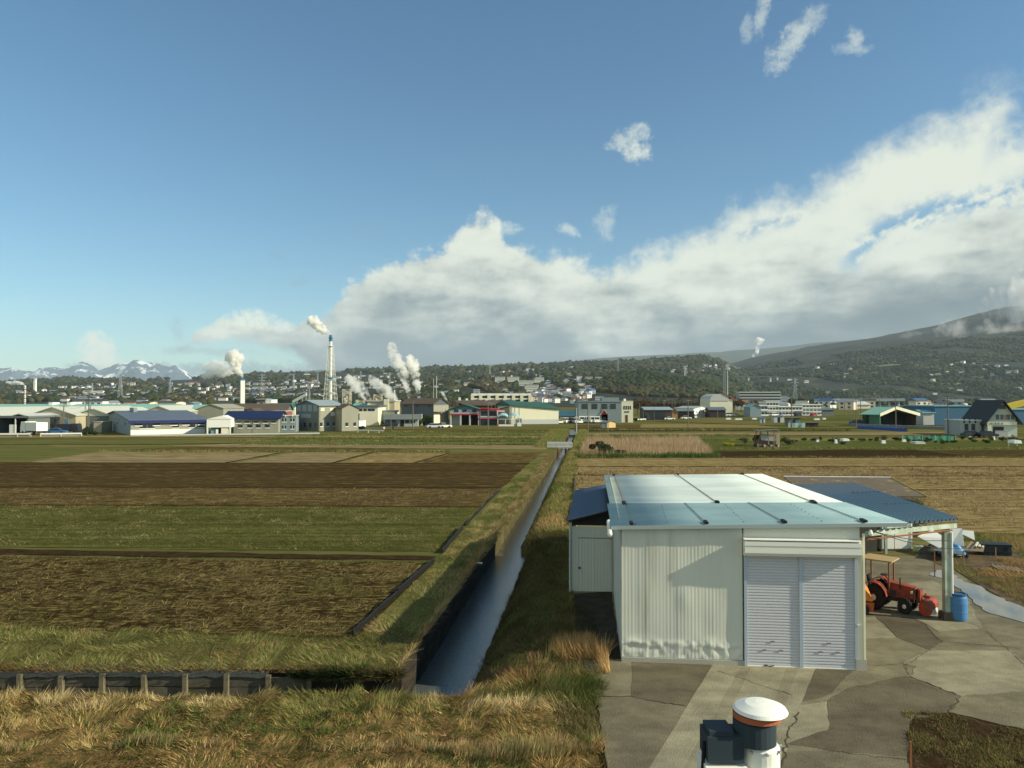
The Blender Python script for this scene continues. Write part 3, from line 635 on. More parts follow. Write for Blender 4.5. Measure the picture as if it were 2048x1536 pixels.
tag(sheet('hills', hillf, cols_, rows, hillm), 'low wooded hills rising from the plain to the cloud covered slope', 'hills', kind='structure')
# far slope of the volcano, half hidden in cloud
vol = mat('far_slope', (.05, .065, .04), .95, .3, .0015)
def volf(u, v):
    x, y = Gd(u, 6800 + v * 5200); t = ip(u, [(300, 752), (700, 740), (900, 733), (1200, 719), (1500, 700), (1700, 680), (2500, 600)])
    return (x, y, zpy(770, 6800) * (1 - v) + v * zpy(t, 12000) + mnoise.fractal(Vector((x / 900, y / 900, 3)), 1, 2, 4) * 30 * v)
tag(sheet('volcano_slope', volf, np.arange(400, 2500, 20.), np.linspace(0, 1, 24), vol), 'long far slope disappearing into the cloud', 'hills', kind='structure')
# snowy mountains
snowm = bpy.data.materials.new('snowy_rock'); snowm.use_nodes = True; q = NT(snowm.node_tree); b = snowm.node_tree.nodes['Principled BSDF']; b.inputs['Roughness'].default_value = .9
tx = q.n('ShaderNodeTexCoord'); ge = q.n('ShaderNodeSeparateXYZ'); q.put(ge.inputs[0], tx.outputs['Object'])
nn = q.noise(tx.outputs['Object'], .0035, 7, .7); n2_ = q.noise(tx.outputs['Object'], .0016, 4, .6); hh = q.m('ADD', q.m('ADD', q.m('DIVIDE', ge.outputs[2], 1300), q.m('MULTIPLY', q.m('SUBTRACT', nn, .5), 3.6)), q.m('MULTIPLY', q.m('SUBTRACT', n2_, .5), 2.0))
q.put(b.inputs['Base Color'], q.mix(q.ss(hh, .62, .80), (.035, .07, .10, 1), (.62, .66, .66, 1)))  # blue of the rock carries distance haze in its colour
SNOW = [(-500, 745), (-100, 740), (-20, 742), (22, 733), (50, 746), (75, 744), (110, 736), (135, 738), (165, 728), (200, 740), (235, 728), (270, 724), (300, 731), (330, 733), (350, 734), (375, 748), (400, 764), (440, 775)]
def snf(u, v):
    D = 13500 + v * 3500; x, y = Gd(u, D); top = zpy(ip(u, SNOW), 17000)
    rd = (mnoise.hetero_terrain(Vector((x / 520, y / 900, 7)), .9, 2.1, 6, .6) - 1) * 1.1 + abs(mnoise.noise(Vector((x / 260, y / 700, 3)))) * .5
    return (x, y, v * top * (1 + .0 * rd) + (rd * 210 * v * (1 - v ** 6) if v < .98 else rd * 60))
tag(sheet('snowy_mountains', snf, np.arange(-500, 450, 2.5), np.linspace(0, 1, 46), snowm), 'snow streaked blue mountains far behind the hills on the left', 'mountains', kind='structure')

# ------------------------------------------------------------------ woods on the hills (one mass of crowns)
def ico(sub):
    import bmesh
    bm = bmesh.new(); bmesh.ops.create_icosphere(bm, subdivisions=sub, radius=1); V = np.array([v.co[:] for v in bm.verts]); Fc = np.array([[v.index for v in f.verts] for f in bm.faces]); bm.free(); return V, Fc
I1, I2 = ico(1), ico(2)
def crowns(name, pos, size, col, label, cat, ic=I2, squash=.8, mat_=None, kind='stuff', group=None, rough=.35):
    V0, F0 = ic; n = len(pos); k = len(V0)
    V = np.repeat(V0[None], n, 0) * (1 + rng.uniform(-rough, rough, (n, k, 1)))
    V *= size[:, None, None]; V[:, :, 2] *= squash * rng.uniform(.8, 1.3, (n, 1)); V += pos[:, None, :]
    Fc = (F0[None] + (np.arange(n) * k)[:, None, None]).reshape(-1, 3)
    c = np.repeat(col[:, None, :], k, 1) * rng.uniform(.75, 1.25, (n, k, 1))
    return tag(np_mesh(name, V.reshape(-1, 3), Fc, mat_ or M_tree, c.reshape(-1, 3)), label, cat, group, kind)
GP = np.array([(.022, .034, .016), (.028, .043, .018), (.038, .05, .02), (.06, .064, .024), (.025, .038, .024), (.075, .07, .028), (.05, .042, .023)])
OG = {}
def near_occ(x, y):
    if not OG:
        OG[None] = 1
        for ox, oy, r in OCC: OG.setdefault((int(ox // 60), int(oy // 60)), []).append((ox, oy, r))
    i, j = int(x // 60), int(y // 60)
    for a in (-1, 0, 1):
        for b_ in (-1, 0, 1):
            for ox, oy, r in OG.get((i + a, j + b_), ()):
                if abs(x - ox) < r and -45 < y - oy < r + 4: return True
    return False
def forest(n, pxr, Dr, keep, size, label, pal=GP, wts=None, ic=I1, name='woods'):
    P = []; S = []; Cc = []
    while len(P) < n:
        px = random.uniform(*pxr); D = math.exp(random.uniform(math.log(Dr[0]), math.log(Dr[1])))
        if not keep(px, D): continue
        x, y = Gd(px, D)
        if near_occ(x, y): continue
        s = random.uniform(.7, 1.3) * size * (1 if D < 2400 else D / 2400)
        P.append((x, y, hz(px, D) + s * .35)); S.append(s)
        i = int(min(len(pal) - 1, max(0, (mnoise.noise(Vector((x / 120, y / 160, 2))) * .9 + .42 + random.gauss(0, .16)) * len(pal))))
        Cc.append(pal[i])
    return crowns(name, np.array(P), np.array(S), np.array(Cc), label, 'woods', ic)
def clr(px, D, s=380, t=.0, seed=0): x, y = Gd(px, D); return mnoise.noise(Vector((x / s, y / (s * 1.6), seed))) > t
# clearings and terraces on the right mountain
m = MB(); 
for i in range(70):
    px = random.uniform(1620, 2300); D = random.uniform(2500, 3900); w = random.uniform(30, 95); d = random.uniform(12, 35); x, y = Gd(px, D)
    k = F / D; zz = [hz(px + a * w * k, D + b * d) + 3.5 for a, b in ((-.5, -.5), (.5, -.5), (.5, .5), (-.5, .5))]
    s = random.uniform(-12, 12)
    m.add([(x - w / 2, y - d / 2 - s, zz[0]), (x + w / 2, y - d / 2 + s, zz[1]), (x + w / 2, y + d / 2 + s, zz[2]), (x - w / 2, y + d / 2 - s, zz[3])], [(0, 1, 2, 3)], random.choice([0, 0, 0, 1, 2]))
tag(m.build('orchard_terraces', [solid('orchard_green', .10, .13, .04, vary=.3, scale=.05), solid('dry_terrace', .22, .17, .09, vary=.2, scale=.05), solid('pale_terrace', .17, .18, .08, vary=.2, scale=.05)], fix=False), 'small lighter terraces and orchards on the mountainside', 'terraces', kind='structure')

# ------------------------------------------------------------------ houses of the hill town
wallc = {'white': solid('house_white', .72, .72, .66), 'cream': solid('house_cream', .66, .60, .46), 'grey': solid('house_grey', .34, .36, .37), 'tan': solid('house_tan', .42, .32, .2)}
roofc = {'dark': solid('roof_dark', .05, .055, .065), 'grey': solid('roof_grey', .20, .22, .25), 'brown': solid('roof_brown', .13, .07, .045), 'blue': solid('roof_blue', .06, .12, .25)}
def make_house(wc, rc, kind):
    r = empty('house', None, 'house')
    w, d, h = {0: (10, 8, 5.5), 1: (13, 9, 3.2), 2: (9, 8, 6.2)}[kind]
    MB().box(-w / 2, w / 2, -d / 2, d / 2, -2, h).build('wall', wallc[wc], r)
    e = .6; p = 2.2 if kind != 2 else 1.6
    m = MB()
    if kind == 1: m.add([(-w / 2 - e, -d / 2 - e, h), (w / 2 + e, -d / 2 - e, h), (w / 2 + e, d / 2 + e, h), (-w / 2 - e, d / 2 + e, h), (-w / 4, 0, h + p), (w / 4, 0, h + p)], [(0, 1, 5, 4), (2, 3, 4, 5), (1, 2, 5), (3, 0, 4), (0, 3, 2, 1)])
    else: m.add([(-w / 2 - e, -d / 2 - e, h), (w / 2 + e, -d / 2 - e, h), (w / 2 + e, d / 2 + e, h), (-w / 2 - e, d / 2 + e, h), (-w / 2 - e, 0, h + p), (w / 2 + e, 0, h + p)], [(0, 1, 5, 4), (2, 3, 4, 5), (1, 2, 5), (3, 0, 4), (0, 3, 2, 1)])
    m.build('roof', roofc[rc], r)
    for x in (-w * .28, w * .2):
        for z in ((1,) if kind == 1 else (1, 3.6)):
            MB().box(x - .9, x + .9, -d / 2 - .06, -d / 2 + .02, z, z + 1.3).build('window', glass, r)
    return r
protos = {}
def house(wc, rc, kind, px, D, rz, label, group, s=1.0):
    k = (wc, rc, kind)
    if k not in protos: protos[k] = make_house(*k); o = protos[k]
    else: o = copy_tree(protos[k])
    x, y = Gd(px, D); o.location = (x, y, hz(px, D)); o.rotation_euler = (0, 0, rz); o.scale = (s, s, s)
    tag(o, label, 'house', group); return o
zones = [  # columns, rows in the photo, count, phrase
    ((5, 100), (781, 797), 15, 'by the striped chimney'), ((140, 245), (768, 783), 26, 'high on the left hill'),
    ((100, 400), (802, 809), 26, 'behind the green factory roof'), ((255, 400), (770, 796), 16, 'under the snowy mountains'),
    ((350, 478), (772, 800), 24, 'left of the square chimney'), ((495, 650), (772, 802), 44, 'between the two tall chimneys'),
    ((500, 720), (754, 770), 18, 'high on the ridge between the chimneys'), ((690, 830), (752, 785), 14, 'behind the steam plumes'),
    ((820, 1000), (741, 756), 14, 'above the middle wooded hill'), ((1055, 1185), (780, 808), 50, 'under the dark wooded knoll'),
    ((1000, 1180), (738, 750), 14, 'beyond the hill school'), ((1340, 1470), (732, 746), 14, 'in the hazy valley'),
    ((1480, 1720), (806, 816), 26, 'in the flat town below the mountain'), ((1690, 2040), (803, 812), 14, 'behind the blue shed'),
    ((1560, 2040), (715, 790), 12, 'high on the mountainside')]
for zi, (pr, yr, n, ph) in enumerate(zones):
    for i in range(n):
        wc = random.choices(['white', 'cream', 'grey', 'tan'], [6, 3, 1.5, 1])[0]; rc = random.choices(['dark', 'grey', 'brown', 'blue'], [4, 4, 2, 1])[0]
        px = random.uniform(*pr); py = random.uniform(*yr); D = on_hill(px, py, 560 if yr[0] > 800 else 900) if yr[0] < 800 else random.uniform(600, 950)
        if D is None: continue
        kind = random.choice([0, 0, 1, 2]); sc = random.uniform(.85, 1.25) * (1 + max(0, D - 1500) / 4000)
        x, y = Gd(px, D); OCC.append((x, y, 13 * sc))
        house(wc, rc, kind, px, D, random.uniform(-1.2, 1.2), f'{["two storey", "low", "boxy"][kind]} {wc} house, {rc} roof, {ph}', 'houses of the hill town', sc)

m = MB(); nn_ = 0
for pr, yr, n in [((100, 480), (768, 805), 150), ((490, 720), (752, 805), 150), ((700, 1000), (742, 790), 60), ((1000, 1200), (738, 806), 90), ((1340, 1480), (730, 748), 40), ((1560, 2040), (720, 800), 25)]:
    for i in range(n):
        px, py = random.uniform(*pr), random.uniform(*yr); D = on_hill(px, py) or 1000; x, y = Gd(px, D); z = hz(px, D); w = random.uniform(4, 6.5) * (1 + D / 6000); d = 4; h = random.uniform(3.5, 6); c = random.choice([0, 0, 0, 1, 2]); OCC.append((x, y, w + 2))
        m.box(x - w, x + w, y - d, y + d, z - 2, z + h, c); m.add([(x - w - .5, y - d - .5, z + h), (x + w + .5, y - d - .5, z + h), (x + w + .5, y + d + .5, z + h), (x - w - .5, y + d + .5, z + h), (x - w, y, z + h + 2), (x + w, y, z + h + 2)], [(0, 1, 5, 4), (2, 3, 4, 5), (1, 2, 5), (3, 0, 4)], random.choice([3, 4, 4, 5]))
tag(m.build('distant_houses', [wallc['white'], wallc['cream'], wallc['grey'], roofc['dark'], roofc['grey'], roofc['brown']]), 'hundreds of tiny pale houses sprinkled over the hillsides', 'houses', kind='stuff')
# ------------------------------------------------------------------ pylons, towers, chimneys
def lattice(m, h, wb, wt, n=9, r=.12, waist=None, k=4):
    zs = [h * (1 - (1 - i / n) ** 1.0) for i in range(n + 1)]
    def wd(z): return wb + (wt - wb) * (z / h) ** .75
    cs = lambda z: [(sx * wd(z) / 2, sy * wd(z) / 2, z) for sx, sy in ((-1, -1), (1, -1), (1, 1), (-1, 1))]
    for a, b in zip(zs[:-1], zs[1:]):
        A, B = cs(a), cs(b)
        for i in range(4):
            m.tube(A[i], B[i], r, n=k, cap=False); j = (i + 1) % 4
            m.tube(A[i], B[j], r * .6, n=3, cap=False); m.tube(A[j], B[i], r * .6, n=3, cap=False); m.tube(B[i], B[j], r * .6, n=3, cap=False)
    return m
pyl = {}
def pylon(px, ytop, D, label, h=None):
    z0 = hz(px, D); h = zat(ytop, D) - z0
    x, y = Gd(px, D); r = empty('pylon', label, 'pylon', (x, y, z0), random.uniform(-.5, .5), 'power pylons on the hills')
    rr = max(.16, D * .00018); lattice(MB(), h, h * .17, h * .03, 8, rr).build('lattice_body', steel, r)
    for f in (.72, .84, .95):
        m = MB(); w = h * .14 * (1.15 - .3 * abs(f - .84) / .12); m.tube((-w, 0, h * f), (w, 0, h * f), rr, n=4); m.tube((-w, 0, h * f), (0, 0, h * (f + .045)), rr * .7, n=3); m.tube((w, 0, h * f), (0, 0, h * (f + .045)), rr * .7, n=3)
        m.build('cross_arm', steel, r)
for px, yt, D, ph in [(184, 766, 1500, 'pylon on the hill above the flat green roof, left of the tallest one'), (241, 747, 1000, 'tallest lattice pylon standing behind the green factory roof'), (340, 760, 1600, 'thin pylon on the hill under the snowy mountains'),
    (524, 748, 1500, 'pylon just right of the square chimney'), (587, 748, 2200, 'pylon on the hill line left of the lattice chimney'), (635, 746, 2300, 'pylon on the hill line touching the lattice chimney'), (618, 776, 900, 'small pylon left of the lattice chimney foot'),
    (721, 742, 2600, 'pylon above the steam right of the lattice chimney'), (779, 745, 2200, 'pylon between the two groups of steam'), (980, 728, 2500, 'pylon above the white hill school'), (1236, 718, 2400, 'pylon above the middle wooded hill'),
    (1284, 732, 3600, 'tiny pylon on the hazy slope'), (1370, 733, 2300, 'pylon in the hazy valley left of the telecom tower'), (1590, 757, 1500, 'pylon at the foot of the mountain'), (131, 775, 1900, 'small pylon on the left hill')]:
    pylon(px, yt, D, 'grey lattice ' + ph)
# telecom tower
D = 400; x, y = Gd(1455, D); h = zat(722, D)
r = empty('telecom_tower', 'tall slim pole tower with antenna rings near the dark house', 'telecom tower', (x, y, 0))
m = MB(); m.tube((0, 0, 0), (0, 0, h - 3), .32, .16, 8)
for k in range(14): m.tube((.35, 0, 1 + k * 1.7), (.35, 0, 1.8 + k * 1.7), .05, n=4)
m.build('pole', steel, r); m = lattice(MB(), h - 4, 1.2, .8, 18, .045); m.v = [(a - 1.55, b, c) for a, b, c in m.v]; m.build('ladder_frame', steel, r)
m = MB(); m.tube((0, 0, h - 4.6), (0, 0, h - 4.4), .95, n=10); m.tube((0, 0, h - 3.2), (0, 0, h - 3.1), .8, n=10)
for k in range(6):
    t = k * 1.05; m.box(.8 * math.cos(t) - .13, .8 * math.cos(t) + .13, .8 * math.sin(t) - .1, .8 * math.sin(t) + .1, h - 4.4, h - 1.8)
m.tube((0, 0, h - 3), (0, 0, h), .05, n=4); m.build('antenna', steel, r)
# square white chimney
D = 760; x, y = Gd(485, D); h = zat(757, D); w = 2.0
r = empty('square_chimney', 'square white factory chimney with a blue top and white steam', 'chimney', (x, y, 0), R(28))
MB().box(-w, w, -w, w, 0, h).build('shaft', white, r); MB().box(-w - .03, w + .03, -w - .03, w + .03, h - 2.1, h).box(-w * .6, w * .6, -w * .6, w * .6, h, h + .4).build('blue_band', solid('chimney_blue', .04, .16, .30), r)
# lattice chimney
D = 760; x, y = Gd(661, D); h = zat(670, D); hl = zat(692, D)
r = empty('lattice_chimney', 'tall white stack with a blue top inside a white lattice tower', 'chimney', (x, y, 0))
m = MB(); zs = np.linspace(0, h - 6, 26)
m.tube((0, 0, 0), (0, 0, h - 6), 1.6, 1.4, 16)
for z in zs[::2]: m.tube((0, 0, z), (0, 0, z + .3), 1.75, n=16)
m.build('stack', white, r); MB().tube((0, 0, h - 6), (0, 0, h), 1.5, n=16).tube((0, 0, h - 3.4), (0, 0, h - 2.6), 2.4, n=16).tube((0, 0, h - 6), (0, 0, h - 5.3), 2.2, n=16).build('blue_top', MATS['chimney_blue'], r)
lattice(MB(), hl, 13.5, 4.4, 13, .2).build('lattice_frame', white, r)
m = MB()
for z in (hl, hl * .46, hl * .25): m.box(-2.8, 2.8, -2.8, 2.8, z - .2, z + .1)
m.build('platform', white, r)
MB().box(-2.3, 2.3, -2.3, 2.3, hl * .46, hl * .46 + 2.6).build('blue_housing', MATS['chimney_blue'], r)
# striped chimney far left
D = 900; x, y = Gd(50, D); h = zat(771, D)
r = empty('striped_chimney', 'slim banded chimney with white smoke at the far left', 'chimney', (x, y, 0))
m = MB(); m.tube((0, 0, 0), (0, 0, h), 1.1, .9, 10); m.build('shaft', white, r)
for k in range(9): MB().tube((0, 0, 1.5 + k * h / 9.6), (0, 0, 2.6 + k * h / 9.6), 1.5, 1.5, 10).build('gallery', rust if k % 2 else steel, r)
x, y = Gd(43, D); 
# white water tower on the hill
D = 1900; x, y = Gd(70, D); z0 = hz(70, D); h = zat(756, D) - z0
r = empty('water_tower', 'white mushroom water tower on the far left hill', 'water tower', (x, y, z0)); MB().box(-2.6, 2.6, -2.6, 2.6, 0, h - 3).build('tower', white, r)
MB().lathe([(1, -3), (4.5, -2), (5.2, -.8), (2.5, 0)], (0, 0, h), 12).build('tank', white, r); MB().box(-14, 14, -4, 4, -2, 4.5).build('base_building', cream, r)
# slim stacks in the centre
for px, yt, D, ra, lab in [(789, 780, 600, .5, 'pale slim stack beside the white tanks'), (873, 752, 620, .32, 'tall thin steel stack behind the dark corrugated barn'), (867, 757, 640, .2, 'thinner stack left of the tall thin steel stack')]:
    x, y = Gd(px, D); h = zat(yt, D)
    r = empty('slim_stack', lab, 'stack', (x, y, 0)); MB().tube((0, 0, 0), (0, 0, h), ra, ra * .9, 8).build('pipe', greyl if ra < .5 else white, r); MB().tube((0, 0, h * .86), (0, 0, h * .88), ra * 2, n=8).build('collar', steel, r)
# process tower with pipes right of the lattice chimney
D = 700; x, y = Gd(697, D)
for dx, hh, lab in [(0, 18, 'tangle of cream pipes and tanks right of the lattice chimney'), (27, 8, 'smaller group of white tanks beside the cream pipe tower'), (62, 13, 'rusty cream tank group under the steam')]:
    x, y = Gd(694 + dx, D); r = empty('process_plant', lab, 'process plant', (x, y, 0))
    lattice(MB(), hh, 7, 7, 4, .22).build('frame', cream, r)
    for k in range(6):
        a, bb = random.uniform(-3, 3), random.uniform(-2, 2); z0 = random.uniform(0, hh * .5)
        MB().tube((a, bb, z0), (a, bb, z0 + random.uniform(3, hh * .5)), random.uniform(.5, 1.3), n=10).build('tank', random.choice([cream, white, beige]), r)
    m = MB()
    for k in range(8): z = random.uniform(0, hh); m.tube((random.uniform(-4, 0), -3.6, z), (random.uniform(0, 4), -3.6, z + random.uniform(-1, 3)), .16, n=5)
    m.build('pipes', rust, r)

# ------------------------------------------------------------------ buildings of the plain
def at_px(C, a, px):
    k = (px - CX) / F; dx, dy = math.cos(a), math.sin(a); return (k * C[1] - C[0]) / (dx - k * dy)
class Bld:
    """corner building: local x runs along the front wall, local y back from it"""
    def __init__(s, name, label, pC, pR, yC, eave, ridge=None, pL=None, depth=None, yaw=0, cat='building', group=None):
        a = R(yaw); C = G(pC, yC); s.a = a; s.W = at_px(C, a, pR); s.D0 = C[1]; s.k = C[1] / F
        if pL is not None and pL < pC - .5:
            kk = (pL - CX) / F; dx, dy = -math.sin(a), math.cos(a); s.d = (kk * C[1] - C[0]) / (dx - kk * dy)
        else: s.d = depth or 10
        s.d = abs(s.d); s.H = (yC - eave) * s.k; s.RH = (yC - ridge) * s.k if ridge else s.H
        s.r = empty(name, label, cat, (C[0], C[1], 0), a, group)
    def walls(s, m, axis='x', x0=0, x1=None, y0=0, y1=None, z0=-.3, H=None, RH=None, name='wall', peak=.5):
        x1 = s.W if x1 is None else x1; y1 = s.d if y1 is None else y1; H = s.H if H is None else H; RH = s.RH if RH is None else RH
        q = MB()
        if RH > H + .05 and axis:
            if axis == 'y': q.prism([(x0, z0), (x1, z0), (x1, H), (x0 + (x1 - x0) * peak, RH), (x0, H)], y0, y1)
            else:
                ym = y0 + (y1 - y0) * peak; p = [(y0, z0), (y1, z0), (y1, H), (ym, RH), (y0, H)]
                q.prism(p, x0, x1); q.v = [(b, a2, c) for a2, b, c in q.v]
        else: q.box(x0, x1, y0, y1, z0, H)
        s.wall = q.build(name, m, s.r); return s
    def roof(s, m, axis='x', o=.5, t=.15, x0=0, x1=None, y0=0, y1=None, H=None, RH=None, name='roof', peak=.5, hip=0.0):
        x1 = s.W if x1 is None else x1; y1 = s.d if y1 is None else y1; H = s.H if H is None else H; RH = s.RH if RH is None else RH
        q = MB(); A, B = (x0, x1) if axis == 'y' else (y0, y1); c = A + (B - A) * peak; e0, e1 = ((y0, y1) if axis == 'y' else (x0, x1)); e0 -= o; e1 += o
        sl0 = (RH - H) / max(.1, c - A); sl1 = (RH - H) / max(.1, B - c)
        z = .02
        P = lambda u, e, h: (u, e, h) if axis == 'y' else (e, u, h)
        a_, b_ = A - o, B + o
        for (u0, h0, u1, h1) in ((a_, H - sl0 * o, c, RH), (b_, H - sl1 * o, c, RH)):
            v = [P(u0, e0, h0 + z), P(u0, e1, h0 + z), P(u1, e1 - hip, h1 + z), P(u1, e0 + hip, h1 + z)]
            q.add(v + [(x, y, w + t) for x, y, w in v], [(0, 1, 2, 3), (4, 5, 6, 7), (0, 1, 5, 4), (1, 2, 6, 5), (2, 3, 7, 6), (3, 0, 4, 7)])
        if hip:
            for e, s_ in ((e0, 1), (e1, -1)): q.add([P(a_, e, H - sl0 * o + z + t), P(b_, e, H - sl1 * o + z + t), P(c, e + hip * s_, RH + z + t)], [(0, 1, 2)])
        s.roofo = q.build(name, m, s.r, fix=not hip); return s
    def flat(s, m, o=.2, t=.3, name='roof', x0=0, x1=None, H=None, y0=0, y1=None):
        H = s.H if H is None else H
        s.roofo = MB().box(x0 - o, (s.W if x1 is None else x1) + o, y0 - o, (s.d if y1 is None else y1) + o, H + .01, H + t).build(name, m, s.r); return s
    def front(s, fs, z, w, h, m=None, name='window', y=0.0, sill=True, frame=None):
        for f in fs:
            x = f * s.W; o = MB().box(x - w / 2, x + w / 2, y - .06, y + .02, z, z + h).build(name, m or glass, s.r)
            if sill: MB().box(x - w / 2 - .08, x + w / 2 + .08, y - .12, y - .062, z - .22, z - .04).build('sill', white, o)
            if frame: MB().box(x - .05, x + .05, y - .09, y - .062, z, z + h).build('frame', white, o)
        return s
    def side(s, fs, z, w, h, m=None, name='window'):      # left gable wall (x = 0)
        for f in fs:
            y = f * s.d; MB().box(-.06, .02, y - w / 2, y + w / 2, z, z + h).build(name, m or glass, s.r)
        return s
    def rside(s, fs, z, w, h, m=None, name='window'):
        for f in fs:
            y = f * s.d; MB().box(s.W - .02, s.W + .06, y - w / 2, y + w / 2, z, z + h).build(name, m or glass, s.r)
        return s
    def part(s, name, m, x0, x1, y0, y1, z0, z1, parent=None): return MB().box(x0, x1, y0, y1, z0, z1).build(name, m, parent or s.r)
    def z(s, py, yC): return (yC - py) * s.k
# ---- left factories, front row
b = Bld('warehouse', 'grey warehouse with slate roof, blue eaves and two rows of small windows', 262, 413, 870, 841, 825, pL=205, yaw=36)
b.walls(greyb, 'x').roof(slate, 'x', .5, .15)
MB().box(-.012, .004, .02, b.d - .02, -.2, b.H).build('shaded_gable', bluegrey, b.r)  # gable end coloured blue grey as the shaded side
MB().prism([(0.02, b.H), (b.d / 2, b.RH - .05), (b.d - .02, b.H)], 0, .012).v
q_ = MB().add([(-.012, .0, b.H), (-.012, b.d, b.H), (-.012, b.d / 2, b.RH - .1)], [(0, 1, 2)]); q_.build('shaded_gable', bluegrey, b.r, fix=False)
b.part('blue_fascia', solid('blue_fascia', .02, .03, .12), -.5, b.W + .5, -.62, -.5, b.H - .7, b.H - .02)
b.part('base_band', white, 0, b.W * .985, -.03, .01, -.2, 1.15)
b.part('base_band', bluegrey, -.05, -.0125, 0, b.d, -.2, .9)  # lower band in the same shade tone as the gable
b.front([.1, .33, .56, .72, .93], b.H - 1.15, 1.5, .45).front([.16, .26, .58, .80, .92], 1.5, 1.5, .75)
b.side([.16, .4, .63, .87], b.H - 1.2, .9, .55)
for k in range(4):
    y = b.d * (.34 + .1 * k); m = MB(); m.box(-.05, -.013, y - .26, y + .26, b.H - .12, b.H - .04).box(-.05, -.013, y - .05, y + .05, b.H - .35, b.H + .2).box(-.05, -.013, y - .22, y + .22, b.H - .3, b.H - .24 + .02 * k)
    m.build('sign_character', black, b.r)
b.part('roof_vent', bluegrey, b.W * .22, b.W * .27, b.d * .42, b.d * .55, b.RH - .2, b.RH + .9)
b = Bld('loading_bay', 'white open fronted loading bay with crates, between the two blue trimmed warehouses', 414, 462, 868.5, 838, 831.5, depth=9, yaw=12)
h2 = b.z(855, 868.5)
b.walls(white, 'y', z0=h2, peak=.62).walls(dark, None, x0=.2, x1=b.W - .2, y0=5, y1=8, H=h2, RH=0, name='back_wall')
b.part('post', white, 0, .3, 0, .3, 0, h2); b.part('post', white, b.W - .3, b.W, 0, .3, 0, h2); b.part('lintel', greyl, 0, b.W, -.05, 0.0, b.H - .1, b.H + .05)
for i, (f0, f1, hh, c) in enumerate([(.12, .3, 1.3, tealroof), (.34, .44, 1.2, white), (.58, .86, 1.4, cream)]):
    C = b.r.location; t = empty('crate_stack', ['teal crates in the white loading bay', 'white locker in the white loading bay', 'cream machine in the white loading bay'][i], 'crates', (C[0] + f0 * b.W, C[1] + .8, 0), b.a)
    m = MB(); n_ = 3 if i == 0 else 1
    for k in range(n_): m.box(0, (f1 - f0) * b.W, 0, 1.2, k * hh / n_ + .03, (k + 1) * hh / n_)
    m.build('crate', c, t); MB().box(-.04, (f1 - f0) * b.W + .04, -.04, 1.24, hh + .002, hh + .06).build('lid', greyd, t)
b = Bld('warehouse', 'grey warehouse under a deep navy blue roof', 462, 557, 866, 837.5, 824, depth=13, yaw=8)
b.walls(greyb, 'x').roof(navy, 'x', .6, .15, x0=-1.5).front([.16, .34, .53, .72, .9], b.H - 1.0, 1.1, .38).front([.2, .4, .58, .77], 1.3, 1.1, .75)
b.part('downpipe', greyd, b.W * .45, b.W * .46, -.06, -.002, 0, b.H); b.part('gable_trim', white, -.08, .06, -.05, -.003, 0, b.H)
b = Bld('office_block', 'small flat roofed grey two storey block with four windows right of the navy roof', 561, 592, 864.5, 832, depth=8, yaw=10)
b.walls(solid('block_grey', .20, .25, .25, vary=.05), None).flat(greyl, .15, .15).front([.25, .78], b.H * .66, 1.0, .75, frame=1).front([.25, .78], b.H * .22, 1.0, .75, frame=1)
for f in (.3, .75): MB().box(b.W * f, b.W * f + .3, -.35, -.05, b.H - .1, b.H + .25).build('lamp_box', white, b.r)
b = Bld('tall_workshop', 'tall dark gabled workshop with four high panels and a sunlit grey side wall', 638, 684, 862.5, 810.5, 801, pL=592, yaw=52)
b.walls(greyd, None, x0=-.01, x1=.5, z0=-.3, RH=0, name='gable_wall').walls(greyb, 'x', x0=.02).roof(steelroof, 'x', .5, .15)  # gable coloured darker than the lit side wall, as shade
MB().add([(-.02, 0, b.H), (-.02, b.d, b.H), (-.02, b.d / 2, b.RH)], [(0, 1, 2)]).build('gable_wall', greyd, b.r, fix=False)
b.side([.14, .38, .62, .86], b.H - 1.6, b.d * .18, 1.7, bluegrey, 'high_panel').side([.15, .36, .6, .85], 1.0, .8, 1.1)
b.part('sign_panel', bluegrey, -.08, -.02, b.d * .33, b.d * .75, b.H * .5, b.H * .66)
b.front([.1, .38, .66, .92], 1.3, .75, .9).front([.15, .55], b.H - 1.5, 1.2, .75, cream, 'cream_panel', sill=False)
b.part('sign_panel', white, b.W * .5, b.W * 1.25, -.12, -.05, b.H * .58, b.H * .74)
b = Bld('workshop_annex', 'lower grey annex joined to the sunlit side of the tall workshop', 684, 717, 862.5, 817, 809, depth=12, yaw=35)
b.walls(greyb, 'y').roof(brownroof, 'y', .3, .15).front([.3, .78], 1.3, .75, .9)
# ---- left factories, back rows
b = Bld('long_hall', 'very long hall with pale green roof stretching across the left', -120, 300, 848, 823, 810, depth=42, yaw=0)
b.walls(greyb, 'x').roof(greenroof, 'x', 1, .2)
for f in (.363, .456): b.part('roof_vent', white, b.W * f, b.W * f + 1.4, b.d * .42, b.d * .52, b.RH - .3, b.RH + .8)
b = Bld('gabled_factory', 'large beige gabled factory with three blue shutters behind the guard rail', 58, 152, 862, 831, 815, depth=34, yaw=-4)
b.walls(beige, 'y').roof(whiteroof, 'y', .3, .2, x1=b.W).front([.18, .5, .81], b.z(847, 862), 1.0 * 8 * b.k, 9 * b.k, solid('blue_shutter', .14, .26, .40), 'shutter', sill=False).front([.33, .45], b.z(836, 862), 2.8 * b.k, 3 * b.k, dark, 'vent', sill=False)
b.part('canopy', greyd, b.W * .22, b.W * .55, -1.2, -.01, b.z(851, 862), b.z(850, 862))
b = Bld('gabled_factory', 'beige gabled factory cut off by the left picture edge', -110, 18, 864, 837, 816, depth=32, yaw=-4)
b.walls(beige, 'y').roof(whiteroof, 'y', .3, .2)
